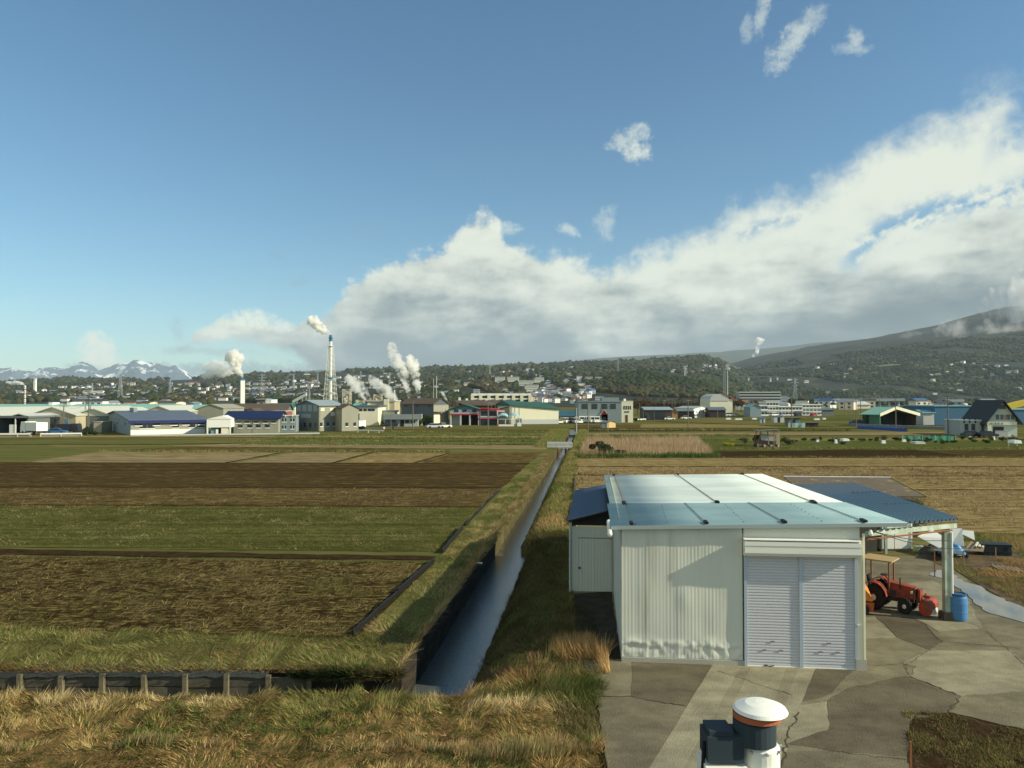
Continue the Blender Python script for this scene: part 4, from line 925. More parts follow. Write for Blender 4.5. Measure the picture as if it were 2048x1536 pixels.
b = Bld('open_shed', 'dark open shed with grey curved gable at the left edge', -10, 57, 866, 836, 832, depth=12, yaw=-3)
b.walls(dark, None, y0=8, name='back_wall', H=b.H, RH=0).walls(greyd, None, x0=0, x1=.4, RH=0).walls(greyd, None, x0=b.W - .4, RH=0).flat(greyd, .3, .5).roof(greyl, 'y', .2, .2, x0=b.W * .45, x1=b.W, H=b.H + .3, RH=b.RH + .4, name='porch_roof')
b.part('white_panel', white, b.W * .45, b.W * .65, -.1, 0, 0, b.z(849, 866)); b.part('post', white, b.W * .62, b.W * .65, -.2, -.1, 0, b.H)
b = Bld('cream_hall', 'cream roofed hall with dark boarded wall right of the beige gable', 150, 222, 861, 831, 817.5, depth=26, yaw=0)
b.walls(greyd, 'y').roof(whiteroof, 'y', .5, .25)
MB().add([(0, -.05, b.H - .1), (b.W, -.05, b.H - .1), (b.W * .5, -.05, b.RH - .1)], [(0, 1, 2)]).build('gable_panel', whiteroof, b.r, fix=False)
b = Bld('siding_store', 'small windowless beige store left of the blue trimmed warehouse', 188, 204, 865, 844, depth=5, yaw=0)
b.walls(beige, None).flat(greyl, .1, .1)
b = Bld('gabled_store', 'beige gable store peeping over the dark blue trimmed roof', 288, 347, 856, 824, 812.5, depth=25, yaw=0)
b.walls(beige, 'y').roof(whiteroof, 'y', .3, .2)
b = Bld('gabled_store', 'green roofed store left of the small grey gable', 300, 400, 852, 818, 811, depth=16, yaw=0); b.walls(greyb, 'x').roof(greenroof, 'x', .3, .2)
for px0, px1, lab in [(281, 300, 'small cream house with flat roof above the long green roof'), (315, 353, 'cream building with arched windows above the long green roof')]:
    b = Bld('cream_building', lab, px0, px1, 835, 804.5, 802.5, depth=10, yaw=0); b.walls(cream, 'x').roof(brownroof, 'x', .5, .2).front([.2, .4, .7, .85], b.H - 3, 1.6, 1.5)
b = Bld('grey_gable', 'plain grey gable wall rising between the two blue trimmed warehouses', 397, 447, 858, 817, 809, depth=16, yaw=0)
b.walls(greyb, 'y').roof(greyb, 'y', .2, .12)
b = Bld('brown_hall', 'long hall with rust brown roof behind the navy roof', 462, 572, 850, 822, 808.5, pL=437, yaw=10)
b.walls(greyd, 'x').roof(brownroof, 'x', .5, .2)
b = Bld('brown_store', 'small brown roofed store with cream gable end behind the navy roof', 470, 512, 853, 824, 818, depth=8, yaw=0); b.walls(beige, 'y', peak=.8).roof(brownroof, 'y', .3, .2, peak=.8)
for f in (458, 477):
    x, y = G(f, 852); t = empty('roof_ventilator', 'white round ventilator on the brown roof, %s one' % ('left' if f == 458 else 'right'), 'ventilator', (x, y, 4.6)); MB().tube((0, 0, -1), (0, 0, .5), .4, n=8).lathe([(.3, .5), (.7, .8), (.6, 1.2), (.1, 1.5)], n=10).build('cowl', white, t)
b = Bld('teal_hall', 'hall with teal green roof behind the brown hall', 540, 590, 846, 814, 807.5, depth=15, yaw=14); b.walls(cream, 'x').roof(solid('teal_green_roof', .03, .2, .16), 'x', .3, .2)
b = Bld('red_store', 'low red walled store between brown roof and grey block', 541, 571, 856, 823, depth=6, yaw=0); b.walls(redbrick, None).flat(greyl, .1, .2).front([.5, .8], b.H * .7, 1.2, .8, sill=False)
b = Bld('white_cube', 'small white and blue box building right of the square chimney', 530, 543, 838, 800, depth=8, yaw=0); b.walls(white, None).flat(solid('pale_blue', .3, .5, .7), .05, .3)
b = Bld('lift_house', 'dark machine house on white legs right of the square chimney', 514, 531, 838, 800, 797, depth=6, yaw=0)
b.walls(greyd, None, z0=b.z(806, 838), H=b.z(799, 838), RH=0, name='cabin').flat(greyl, .5, .3, H=b.z(799, 838)); b.part('leg', white, 0, 1, 0, 1, 0, b.z(806, 838)); b.part('leg', white, b.W - 1, b.W, 0, 1, 0, b.z(806, 838))
# conveyor
x, y = Gd(585, 420); t = empty('conveyor', 'inclined grey covered conveyor left of the lattice chimney', 'conveyor', (x, y, 0))
m = MB(); dx = Gd(612, 420)[0] - x; za, zb = zat(804, 420), zat(789, 420)
m.hexa([(0, 0, za - .8), (dx, 0, zb - .8), (dx, 2.2, zb - .8), (0, 2.2, za - .8), (0, 0, za + .9), (dx, 0, zb + .9), (dx, 2.2, zb + .9), (0, 2.2, za + .9)]); m.build('gallery', greyl, t)
for f in (.3, .7, .97): MB().box(dx * f - .2, dx * f + .2, .8, 1.2, 0, za + (zb - za) * f - .6).build('leg', steel, t)
# ---- centre
b = Bld('pale_works', 'pale works building with four small windows right of the tall workshop', 712, 756, 851, 814, depth=18, yaw=2); b.walls(cream, None).flat(slate, .4, .5).front([.22, .42, .62, .78], b.z(822, 851), 1.0, .7, sill=False)
b.part('door', dark, b.W * .0, b.W * .16, -.08, -.0, 0, b.z(827, 851))
b = Bld('teal_store', 'turquoise roofed store behind the pale works building', 705, 737, 838, 812, 808, depth=10, yaw=0); b.walls(white, 'x').roof(solid('turquoise_roof', .08, .42, .38), 'x', .3, .2)
b = Bld('process_hall', 'grey and cream process hall under the steam', 735, 789, 838, 803, depth=16, yaw=0); b.walls(beige, None).flat(greyl, .4, .5); b.part('stair_tower', cream, b.W * .62, b.W * .8, -1, -.01, 0, b.H + 1)
b.part('cream_panel', cream, 0, b.W * .1, -.3, -.01, 0, b.H * .9)
b = Bld('low_depot', 'low cream depot with flat roof left of the dark corrugated barn', 757, 790, 849, 823, depth=8, yaw=0); b.walls(cream, None).flat(steelroof, .5, .4)
b = Bld('corrugated_barn', 'large dark corrugated barn with weathered brown roof in front of the tall steam', 867, 897, 851, 808, 797.5, pL=803, yaw=58)
b.walls(bluegrey if False else solid('corrugated_dark', .085, .105, .115, vary=.1), 'x' if False else 'y').roof(brownroof, 'y', .4, .2)
b.part('concrete_facing', greyb, 0.02, b.W, -.05, -.002, -.2, b.H - .3); b.part('bay_canopy', brownroof, 0, b.W * .45, -1.4, -.051, b.z(825, 851), b.z(823.5, 851))
b.part('beige_door', cream, .1, b.W * .4, -.12, -.051, 0, b.z(826, 851)); b.part('downpipe', rust, b.W * .42, b.W * .46, -.2, -.052, 0, b.z(824, 851))
b.side([.12, .5, .86], b.H - .9, 1.3, .45, glass)
b = Bld('low_office', 'low dark roofed office house in the shade left of the round bush', 773, 836, 853, 838, 830, depth=10, yaw=4)
b.walls(solid('pale_shade_wall', .32, .36, .35), 'x').roof(greyd, 'x', .8, .15).front([.22, .66, .84], 1.0, 1.2, .9, sill=False); b.part('doorway', dark, b.W * .44, b.W * .56, -.1, -.001, 0, 2)
b = Bld('white_block', 'narrow white wall block behind the round bush', 834, 844, 851, 829, depth=3, yaw=0); b.walls(cream, None).flat(white, .05, .1)
b = Bld('green_workshop', 'workshop with dark green hipped roof, red stripe and open dark bays', 900, 958, 850.5, 819, 810, depth=16, yaw=0)
b.walls(solid('blue_pale_wall', .32, .38, .42), None, z0=b.z(830, 850.5), RH=0).walls(dark, None, y0=4, y1=5, H=b.z(830, 850.5), RH=0, name='back_wall').roof(dgreen, 'y', .6, .2)
MB().add([(0, -.02, b.H), (b.W, -.02, b.H), (b.W * .5, -.02, b.RH)], [(0, 1, 2)]).build('gable', solid('green_gable', .10, .19, .20), b.r, fix=False)
b.part('red_stripe', red, 0, b.W, -.1, -.01, b.z(830, 850.5), b.z(827.5, 850.5)); b.part('red_sign', solid('pink_red', .62, .16, .18), b.W * .94, b.W * 1.0, -.6, -.3, b.z(829, 850.5), b.z(824.5, 850.5))
for f in (0, .34, .66, .97): b.part('post', greyl, b.W * f, b.W * f + .5, 0, .5, 0, b.z(830, 850.5))
b.part('side_wall', greyl, 0, b.W * .35, 3, 3.2, 0, b.z(830, 850.5)); b.front([.22, .5, .84], b.z(824, 850.5), 1.4, .8, sill=False)
b = Bld('red_white_shop', 'two storey shop with red and white sign bands behind a utility pole', 958, 995, 850.5, 821, depth=12, yaw=0)
b.walls(solid('shop_grey', .34, .37, .38), None).flat(red, .5, .5); b.part('red_band', red, -.3, b.W + .3, -.2, -.01, b.z(838, 850.5), b.z(836, 850.5)); b.front([.3, .75], b.z(832, 850.5), 2.3, 1.5).front([.3, .78], .1, 2.6, 2.0, sill=False)
s_ = b.part('sign_board', solid('pink_red', 0, 0, 0), b.W * .95, b.W * 1.4, -.8, -.5, b.z(824, 850.5), b.z(820.2, 850.5))
m = MB(); 
for k in range(9): x = b.W * (.98 + k * .044); m.box(x, x + .18, -.85, -.805, b.z(823.2, 850.5), b.z(821.2, 850.5))
m.build('lettering', white, s_)
b.part('sign_board', MATS['pink_red'], b.W * .78, b.W * 1.0, -.8, -.5, b.z(837.5, 850.5), b.z(835, 850.5)); b.part('awning', red, b.W * .1, b.W * .6, -1, -.2, b.H + .5, b.H + .9)
b = Bld('barrel_hall', 'long brown hall with rounded roof below the white bayed building', 912, 1026, 845, 811, 800, depth=22, yaw=0)
b.walls(dgreen, None, H=b.H, RH=0)
m = MB(); n = 8
for i in range(n):
    a0, a1 = math.pi * i / n, math.pi * (i + 1) / n; yy = lambda a: b.d / 2 - math.cos(a) * (b.d / 2 + .6); zz = lambda a: b.H + math.sin(a) * (b.RH - b.H)
    m.add([(-.5 + 2 * (i < 3) * (2 - i), yy(a0), zz(a0)), (b.W + .5, yy(a0), zz(a0)), (b.W + .5, yy(a1), zz(a1)), (-.5 + 2 * (i < 3) * max(0, 1 - i), yy(a1), zz(a1))], [(0, 1, 2, 3)])
m.build('roof', brownroof, b.r, fix=False)
for f in (.02, .15, .5, .82):
    b.part('roof_ventilator', white, b.W * f, b.W * f + .8, b.d * .3, b.d * .34, b.RH - .6, b.RH + .9 if f < .1 else b.H + 2.5)
b = Bld('bayed_block', 'long white block with concrete bays above the brown rounded roof', 945, 1060, 842, 789, depth=14, yaw=0)
b.walls(glass, None, RH=0, name='glazing')
for k in range(8): b.part('pier', cream, b.W * k / 7 - .6, b.W * k / 7 + .6, -.7, -.001, 0, b.H)
for yb2 in (789, 796.5, 804, 811, 818): b.part('floor_band', cream if yb2 > 790 else white, -.3, b.W + .3, -.5, -.002, b.z(yb2 + 2.6, 842), b.z(yb2 - .3, 842))
b.flat(white, .4, .4)
b = Bld('signed_block', 'pale blue grey block carrying a square maroon sign', 1025, 1040, 841, 792.5, depth=8, yaw=0); b.walls(solid('sign_block', .42, .47, .53), None).flat(white, .1, .2)
s_ = b.part('sign_board', solid('maroon', .16, .015, .04), 0, b.W * .42, -.3, -.01, b.z(804, 841), b.z(796.5, 841)); m = MB(); 
for dz in (.0, .38, .76): m.box(b.W * .14, b.W * .3, -.34, -.301, b.z(802.3, 841) + dz * 1.4, b.z(802.3, 841) + dz * 1.4 + .22)
m.box(b.W * .26, b.W * .3, -.34, -.301, b.z(802.3, 841), b.z(798, 841)).build('sign_glyph', white, s_)
b.part('pier', white, b.W, b.W * 1.2, -.2, 2, 0, b.H)
# big white shed, its roof falling to the right
b = Bld('white_shed', 'big blank white shed with dark green roof beside the blue arched canopy', 1022, 1117, 848.5, 812, 811, depth=24, yaw=14)
h1 = b.z(820, 848.5); h2 = b.H
MB().prism([(0, -.3), (b.W, -.3), (b.W, h1), (0, h2)], 0, b.d).build('wall', cream, b.r)
MB().hexa([(-.3, -.4, h2 + .02), (b.W + .3, -.4, h1 + .02), (b.W + .3, b.d + .3, h1 + .5), (-.3, b.d + .3, h2 + .02), (-.3, -.4, h2 + .3), (b.W + .3, -.4, h1 + .3), (b.W + .3, b.d * .5, h1 + 2.2), (-.3, b.d * .5, h2 + 2)]).build('roof', dgreen, b.r)
MB().box(b.W * .0, b.W * 1.0, -.05, -.003, 0, b.z(839, 848.5)).build('base_band', greyl, b.r); b.part('door', greyd, b.W * .1, b.W * .22, -.12, -.055, 0, b.z(837, 848.5))
for f in (.02, .08, .17): b.part('downpipe', greyl, b.W * f, b.W * f + .12, -.12, -.003, 2, b.z(813, 848.5))
b = Bld('green_side_roof', 'dark green lean roof linking shop and white shed', 985, 1022, 848, 822, 813, depth=14, yaw=0); b.walls(greyb, 'y', peak=.98).roof(dgreen, 'y', .2, .2, peak=.98)
# arched canopy
x, y = G(1018, 851); k_ = y / F; t = empty('arched_canopy', 'light blue double arched canopy on white posts in front of the white shed', 'canopy', (x, y, 0))
for i, cx in enumerate((-12 * k_, 10 * k_)):
    m = MB(); w = 11 * k_; n = 8
    for j in range(n):
        a0, a1 = math.pi * j / n, math.pi * (j + 1) / n; p0 = (cx - math.cos(a0) * w, 1.9 + math.sin(a0) * 1.3); p1 = (cx - math.cos(a1) * w, 1.9 + math.sin(a1) * 1.3)
        m.add([(p0[0], -2, p0[1]), (p1[0], -2, p1[1]), (p1[0], 6, p1[1] + .6), (p0[0], 6, p0[1] + .6), (p0[0], -2, p0[1] + .12), (p1[0], -2, p1[1] + .12), (p1[0], 6, p1[1] + .72), (p0[0], 6, p0[1] + .72)], [(0, 1, 2, 3), (4, 5, 6, 7), (0, 1, 5, 4), (3, 2, 6, 7)])
    m.build('arch_roof', solid('canopy_blue', .30, .52, .55, rough=.35), t)
for px in (-22, -7, 8, 21): MB().box(px * k_ - .09, px * k_ + .09, -2, -1.82, 0, 2.1).build('post', white, t)
MB().box(-22 * k_, 21 * k_, -2, -1.9, 2.0, 2.12).build('crossbeam', white, t)
x, y = G(1018, 852.5); t = empty('low_barrier', 'long low white barrier with red end under the blue arched canopy', 'barrier', (x, y, 0)); MB().box(-20 * k_, 10 * k_, 0, .2, 0, .55).build('barrier', white, t); MB().box(-23 * k_, -20.2 * k_, 0, .25, 0, .8).build('end_block', solid('orange_red', .55, .12, .04), t)
MB().box(16 * k_, 24 * k_, .2, .8, 0, 1.1).build('kiosk', white, t)
b = Bld('teal_shed', 'long open shed with light teal roof behind the parked cars', 1117, 1215, 845, 832, 823, depth=14, yaw=0)
b.walls(greyl, None, y0=9, y1=10, RH=0, name='back_wall').roof(tealroof, 'x', .5, .2)
for f in (0, .07, .33, .66, .99): b.part('post', bluegrey, b.W * f, b.W * f + .3, .1, .4, 0, b.H)
b = Bld('grey_block', 'blue grey windowed block attached to the cream block', 1157, 1243, 846, 804, depth=14, yaw=0); b.walls(solid('block_blue', .19, .24, .25, vary=.05), None).flat(solid('block_blue', 0, 0, 0), .2, .4).front([.14, .37, .6, .8], b.z(818, 846), 2.0, 1.8, sill=False)
b.part('raised_part', solid('block_blue', 0, 0, 0), b.W * .55, b.W * .95, 1, 6, b.H, b.H + 1.6)
b = Bld('cream_block', 'bright cream block with four slot windows and a brown door', 1241, 1266, 845, 803, depth=10, yaw=0); b.walls(cream, None).flat(white, .1, .2).front([.28, .45, .62, .79], b.z(819, 845), .45, 1.3, sill=False).front([.5], b.z(825.5, 845), 1.7, .6, greyd, 'canopy', sill=False).front([.48], 0.1, .9, 2.6, solid('brown_door', .12, .06, .03), 'door', sill=False)
b.part('tank', white, b.W * .35, b.W * .5, 2, 3.5, b.H + .2, b.H + 1)
b = Bld('shrine_house', 'tiny white house with steep red gable in front of the blue grey block', 1201, 1215, 846, 829, 820, depth=5, yaw=0); b.walls(white, 'y').roof(whiteroof, 'y', .4, .2).front([.5], .2, 1.0, 1.8, dark, 'doorway', sill=False)
MB().add([(0.1, -.03, b.H), (b.W - .1, -.03, b.H), (b.W / 2, -.03, b.RH - .15)], [(0, 1, 2)]).build('red_gable', red, b.r, fix=False)
b = Bld('field_hut', 'small tan sided hut with dark roof standing alone in the field', 1214, 1231, 856, 845.5, 842.5, pL=1200, yaw=52); b.walls(solid('tan_board', .50, .36, .16), 'y').roof(greyd, 'y', .35, .12)
MB().box(-.03, .002, 0, b.d, 0, b.H).build('front_boards', bluegrey, b.r); b.side([.5], 0.05, b.d * .5, b.H * .75, greyl, 'sliding_door')
# ---- right of centre
def simple(name, lab, p0, p1, yC, eave, ridge, wm, rm, axis='x', depth=10, wins=None, pL=None, yaw=0):
    b = Bld(name, lab, p0, p1, yC, eave, ridge, pL=pL, depth=depth, yaw=yaw); b.walls(wm, axis if ridge else None)
    if ridge: b.roof(rm, axis, .4, .2)
    else: b.flat(rm, .25, .35)
    for (f, y_, w, h) in (wins or []): b.front(f, b.z(y_, yC), w, h, sill=False)
    return b
simple('timber_shed', 'long low brown shed behind parked cars right of the cream block', 1290, 1344, 840, 820, 815, solid('brown_board', .07, .05, .04), steelroof, depth=14, wins=[([.3, .6], 838, 3, 3)])
simple('brown_house', 'small orange brown gable house beside the dark open shed', 1342, 1355, 838, 824, 818, solid('orange_board', .36, .2, .09), slate, 'y', 7)
b = simple('white_barn', 'white fronted barn with grey roof and six small windows', 1387, 1418, 835, 817.5, 813, white, steelroof, 'y', 20, wins=[([.2, .36], 826, .7, .8), ([.2, .36], 831, .7, .8), ([.65], 826, .7, .8)], pL=1350, yaw=50)
b = simple('open_barn', 'dark open lean barn left of the white barn', 1355, 1388, 837, 823, None, dark, slate, depth=8)
simple('dark_house', 'dark brown house with tan gable end right of the white barn', 1419, 1451, 835, 820, 815, solid('dark_timber', .04, .03, .03), slate, 'x', 8)
b = Bld('gymnasium', 'gymnasium with pale curved roof and red lean roof behind the telecom tower', 1420, 1465, 832, 798, 788, depth=20, yaw=0); b.walls(cream, None, RH=0)
m = MB(); n = 8
for i in range(n):
    a0, a1 = math.pi * i / n, math.pi * (i + 1) / n; xx = lambda a: b.W * .42 - math.cos(a) * b.W * .42; zz = lambda a: b.H + math.sin(a) * (b.RH - b.H)
    m.add([(xx(a0), -.2, zz(a0)), (xx(a1), -.2, zz(a1)), (xx(a1), b.d, zz(a1)), (xx(a0), b.d, zz(a0)), (xx(a0), -.2, b.H - 1), (xx(a1), -.2, b.H - 1)], [(0, 1, 2, 3), (0, 1, 5, 4)])
m.build('curved_roof', greyl, b.r, fix=False); MB().hexa([(b.W * .6, -.5, b.H + 2.5), (b.W * 1.2, -.5, b.H - 1), (b.W * 1.2, 8, b.H - 1), (b.W * .6, 8, b.H + 2.5), (b.W * .6, -.5, b.H + 3), (b.W * 1.2, -.5, b.H - .5), (b.W * 1.2, 8, b.H - .5), (b.W * .6, 8, b.H + 3)]).build('red_roof', solid('dull_red', .35, .12, .10), b.r)
def flats(lab, p0, p1, yC, top, n, depth=12, wm=greyl, bm=white, nw=8):
    b = Bld('apartment_block', lab, p0, p1, yC, top, depth=depth); b.walls(wm, None).flat(white, .3, .4); fh = b.H / n
    for k in range(n):
        b.part('balcony_band', bm, -.1, b.W + .1, -1.1, -.9, k * fh + .3, k * fh + fh * .42)
        for j in range(nw): x = b.W * (j + .5) / nw; b.part('window', glass, x - b.W / nw * .33, x + b.W / nw * .33, -.06, .02, k * fh + .3, k * fh + fh * .8)
    return b
D = 820; x, y = Gd(1478, D); zt = zat(785, D); w = (1560 - 1478) / F * D; t = empty('school_block', 'long pale four storey school block right of the telecom tower', 'school', (x, y, 0), R(-4))
MB().box(0, w, 0, 12, 0, zt).build('wall', solid('flat_grey', .30, .33, .35), t); MB().box(-.5, w * .98, -1.2, 12, zt + .01, zt + .7).build('roof', white, t); OCC.append((x + w / 2, y, w / 2 + 6))
for k in range(4):
    MB().box(-.2, w, -1.1, -.9, zt - 3.1 - k * 3.1, zt - 2.0 - k * 3.1).build('balcony_band', greyl, t); MB().box(.5, w - .5, -.08, -.01, zt - 1.9 - k * 3.1, zt - .5 - k * 3.1).build('window_band', glass, t)
MB().box(w, w * 1.18, 2, 14, 0, zt - 3.6).build('side_wing', bluegrey, t)
flats('white three storey apartment block with bright end wall behind the field', 1533, 1557, 832, 805, 3, nw=4)
flats('pale blue windowed row building right of the telecom tower', 1503, 1535, 833, 812, 2, wm=bluegrey, nw=5)
flats('low grey windowed row building beyond the sunlit green field', 1557, 1604, 832, 814, 2, wm=greyl, nw=7)
flats('white apartment block with open stair towers beyond the sunlit green field', 1604, 1641, 832, 810, 3, nw=5)
simple('low_grey_house', 'low grey house right of the white stair tower block', 1642, 1668, 832, 820, 817, greyd, slate, depth=8)
simple('teal_gable_house', 'house with pale teal roof left of the bright white apartment', 1500, 1522, 834, 814, 808, bluegrey, greenroof, 'y', 10)
# hill school
for p0, p1, yt, lab in [(990, 1010, 754, 'left wing of the white hill school'), (1015, 1038, 754, 'centre wing of the white hill school'), (1038, 1071, 761, 'long low right wing of the white hill school'), (1071, 1088, 755, 'small white building right of the hill school'), (1053, 1077, 770, 'flat white building under the hill school')]:
    D = (on_hill((p0 + p1) / 2, yt + 13) or 1500) - 6; x, y = Gd(p0, D); OCC.append((x + (p1 - p0) / F * D / 2, y, (p1 - p0) / F * D / 2 + 8)); zt = zat(yt, D); w = (p1 - p0) / F * D; t = empty('hill_school', lab, 'school', (x, y, 0)); MB().box(0, w, 0, 14, zt - 13, zt).build('wall', cream, t); MB().box(-.4, w + .4, -.4, 14.4, zt + .01, zt + .5).build('roof', white, t)
    for k in (0, 1, 2):
        z_ = zt - 2.6 - k * 3.3
        MB().box(1, w - 1, -.15, -.001, z_, z_ + 1.5).build('window_band', bluegrey, t)
D = (on_hill(1026, 767) or 1500) - 6; x, y = Gd(1022, D); t = empty('roof_tower', 'small stair tower on the hill school roof', 'tower', (x, y, zat(754, D))); MB().box(0, 4, 2, 8, .6, 5).build('tower', cream, t); MB().box(-.2, 4.2, 1.8, 8.2, 5.01, 5.3).build('cap', white, t)
for p0, p1, yt, c, lab in [(1092, 1118, 761, solid('mint_roof', .22, .55, .45), 'mint green roofed hall on the hill right of the school'), (376, 396, 764, redbrick, 'orange tinted building on the left hill top'), (195, 240, 764, white, 'row of bright white halls high on the left hill'), (607, 630, 748, white, 'white building on the skyline left of the lattice chimney'), (1700, 1740, 805, greyl, 'long pale hall below the mountain')]:
    D2 = (on_hill((p0 + p1) / 2, yt + 5) or 700) if p0 != 1700 else 700; x, y = Gd(p0, D2); OCC.append((x + (p1 - p0) / F * D2 / 2, y, (p1 - p0) / F * D2 / 2 + 6)); w = (p1 - p0) / F * D2; zt = zat(yt, D2); t = empty('hall', lab, 'hall', (x, y, 0)); MB().box(0, w, 0, 20, zt - 10, zt - 2).build('wall', cream, t); MB().hexa([(-1, -1, zt - 2), (w + 1, -1, zt - 2), (w + 1, 20, zt - 2), (-1, 20, zt - 2), (1, 8, zt + 1), (w - 1, 8, zt + 1), (w - 1, 12, zt + 1), (1, 12, zt + 1)]).build('roof', c, t)
for i, px in enumerate((397, 406, 414, 426)):
    D2 = on_hill(px, 784) or 1500; x, y = Gd(px, D2); OCC.append((x, y, 8)); t = empty('apartment_tower', 'small cream apartment tower, %s of four on the left slope' % ['first', 'second', 'third', 'fourth'][i], 'apartment tower', (x, y, hz(px, D2))); hh = zat(775 + (i % 2) * 2, D2) - hz(px, D2); MB().box(-2, 2, 0, 8, 0, hh).build('wall', cream, t); MB().box(-2.2, 2.2, -.2, 8.2, hh + .01, hh + .5).build('roof', white, t)
# expressway viaduct
D = on_hill(1530, 768) or 2400; zt = zat(753, D); t = empty('viaduct', 'long grey expressway viaduct with white piers at the mouth of the valley', 'viaduct', (0, D, 0)); x0, x1 = Gd(1310, D)[0], Gd(1560, D)[0]
MB().box(x0, x1, 0, 12, zt - 2.4, zt).build('deck', greyd, t)
for px in (1498, 1542, 1590): x = Gd(min(px, 1556), D)[0]; MB().box(x - 2.5, x + 2.5, 3, 8, hz(px, D) - 2, zt - 2.4).build('pier', white, t)
D = 900; zt = zat(797, D); t = empty('viaduct', 'low blue grey viaduct band behind the flat town on the right', 'viaduct', (0, D, 0)); x0, x1 = Gd(1640, D)[0], Gd(1810, D)[0]; MB().box(x0, x1, 0, 10, zt - 3.2, zt).build('deck', bluegrey, t)
for k in range(9): x = x0 + (x1 - x0) * (k + .5) / 9; MB().box(x - .8, x + .8, 3, 6, 0, zt - 3.2).build('pier', greyl, t)
# green barn on the right
b = Bld('green_barn', 'open dark barn with green side and wide cream gable boards', 1759, 1833, 852, 829, 815.5, pL=1724, yaw=22)
b.walls(dark, 'y', y0=4, name='inside_wall', peak=.4).walls(solid('green_wall', .06, .16, .10), None, x1=.3, RH=0, name='side_wall').walls(solid('brown_side', .06, .045, .04), None, x0=b.W - .3, RH=0, name='side_wall').roof(greenroof, 'y', .6, .2, peak=.4)
m = MB(); c = b.W * .4
m.hexa([(-.6, -.75, b.H - .6), (c, -.75, b.RH - .5), (c, -.6, b.RH - .5), (-.6, -.6, b.H - .6), (-.6, -.75, b.H + .35), (c, -.75, b.RH + .4), (c, -.6, b.RH + .4), (-.6, -.6, b.H + .35)]).hexa([(c, -.75, b.RH - .5), (b.W + .6, -.75, b.H - .6), (b.W + .6, -.6, b.H - .6), (c, -.6, b.RH - .5), (c, -.75, b.RH + .4), (b.W + .6, -.75, b.H + .35), (b.W + .6, -.6, b.H + .35), (c, -.6, b.RH + .4)])
m.build('gable_board', cream, b.r)
simple('blue_shed', 'long blue metal shed left of the white house', 1869, 1962, 850, 813, None, solid('blue_metal', .05, .13, .22, vary=.06), tealroof, depth=20)
simple('blue_shed', 'second blue metal shed behind the white house at the right edge', 1995, 2140, 850, 820, None, solid('blue_metal', 0, 0, 0), tealroof, depth=20)
simple('small_shed', 'little pale teal roofed shed between green barn and blue shed', 1846, 1868, 850, 826, 821, greyl, tealroof, 'x', 8)
D = 190; x, y = Gd(2016, D); t = empty('yellow_roof', 'yellow arched roof structure at the right edge behind the house', 'roof structure', (x, y, 0)); m = MB()
for i in range(7):
    a0, a1 = i / 7, (i + 1) / 7; f = lambda a: zat(810 - 16 * math.sin(a * 1.5), D); m.hexa([(a0 * 12, 0, f(a0) - 1.2), (a1 * 12, 0, f(a1) - 1.2), (a1 * 12, 3, f(a1) - 1.2), (a0 * 12, 3, f(a0) - 1.2), (a0 * 12, 0, f(a0)), (a1 * 12, 0, f(a1)), (a1 * 12, 3, f(a1)), (a0 * 12, 3, f(a0))])
m.build('arched_beam', solid('yellow_metal', .55, .42, .05), t); MB().box(.3, .8, 1, 1.5, 0, zat(812, D)).box(10, 10.5, 1, 1.5, 0, zat(797, D)).build('post', steel, t)
# white house on the right
b = Bld('white_house', 'white two storey house with steep dark roof and a shop sign band at the right', 1976, 2030, 872, 838, 802, depth=11, yaw=-8)
wh = solid('house_shade_white', .52, .58, .50); b.H = b.z(836, 872); b.RH = b.z(802, 872)
b.walls(wh, 'y', peak=.5).roof(solid('black_tile', .035, .04, .04), 'y', 1.1, .22, peak=.5)
b.front([.42, .82], b.z(839, 872), 1.6, 1.1, greyd, sill=False, frame=1).front([.52], b.z(818, 872), 1.5, .9, greyd, sill=False); b.front([.65], b.z(839, 872), .6, 1.1, solid('pinkish_panel', .35, .25, .22), 'panel', sill=False)
s_ = b.part('sign_band', cream, -b.W * .12, b.W * .98, -.9, -.7, b.z(850, 872), b.z(843, 872))
for k, (f, c) in enumerate([(.0, solid('sign_green', .25, .32, .12)), (.14, bluep), (.26, bluep), (.40, bluep)]):
    m = MB(); x = b.W * f; w = .42; za = b.z(848.6, 872)
    if k == 0: m.box(x, x + w, -.95, -.901, za, za + .42)
    else: m.box(x, x + w, -.95, -.901, za + .32, za + .42).box(x + .16, x + .26, -.95, -.901, za, za + .45).box(x, x + w, -.95, -.901, za + .02 * k, za + .1)
    m.build('sign_character', c, s_)
b.part('ground_floor', wh, 0, b.W, -.7, -.02, 0, b.z(850, 872)); b.part('doorway', dark, b.W * .1, b.W * .5, -.8, -.701, 0, b.z(853, 872)); b.part('white_pier', white, -b.W * .1, b.W * .04, -.9, -.701, 0, b.z(850, 872))
b = Bld('white_annex', 'pale flat roofed annex left of the white house', 1919, 1962, 871, 841, depth=8, yaw=-8); b.walls(solid('annex_wall', .33, .38, .36), None).flat(white, .1, .15).front([.2, .45, .72], b.z(846, 871), .35, .9, sill=False).front([.3, .62], b.z(860, 871), .8, 1.4, sill=False)
b = Bld('low_wall', 'low pale rendered garden wall in front of the white house', 1990, 2015, 874, 862, depth=.3, yaw=-8, cat='wall'); b.walls(greyl, None).flat(white, .04, .06)

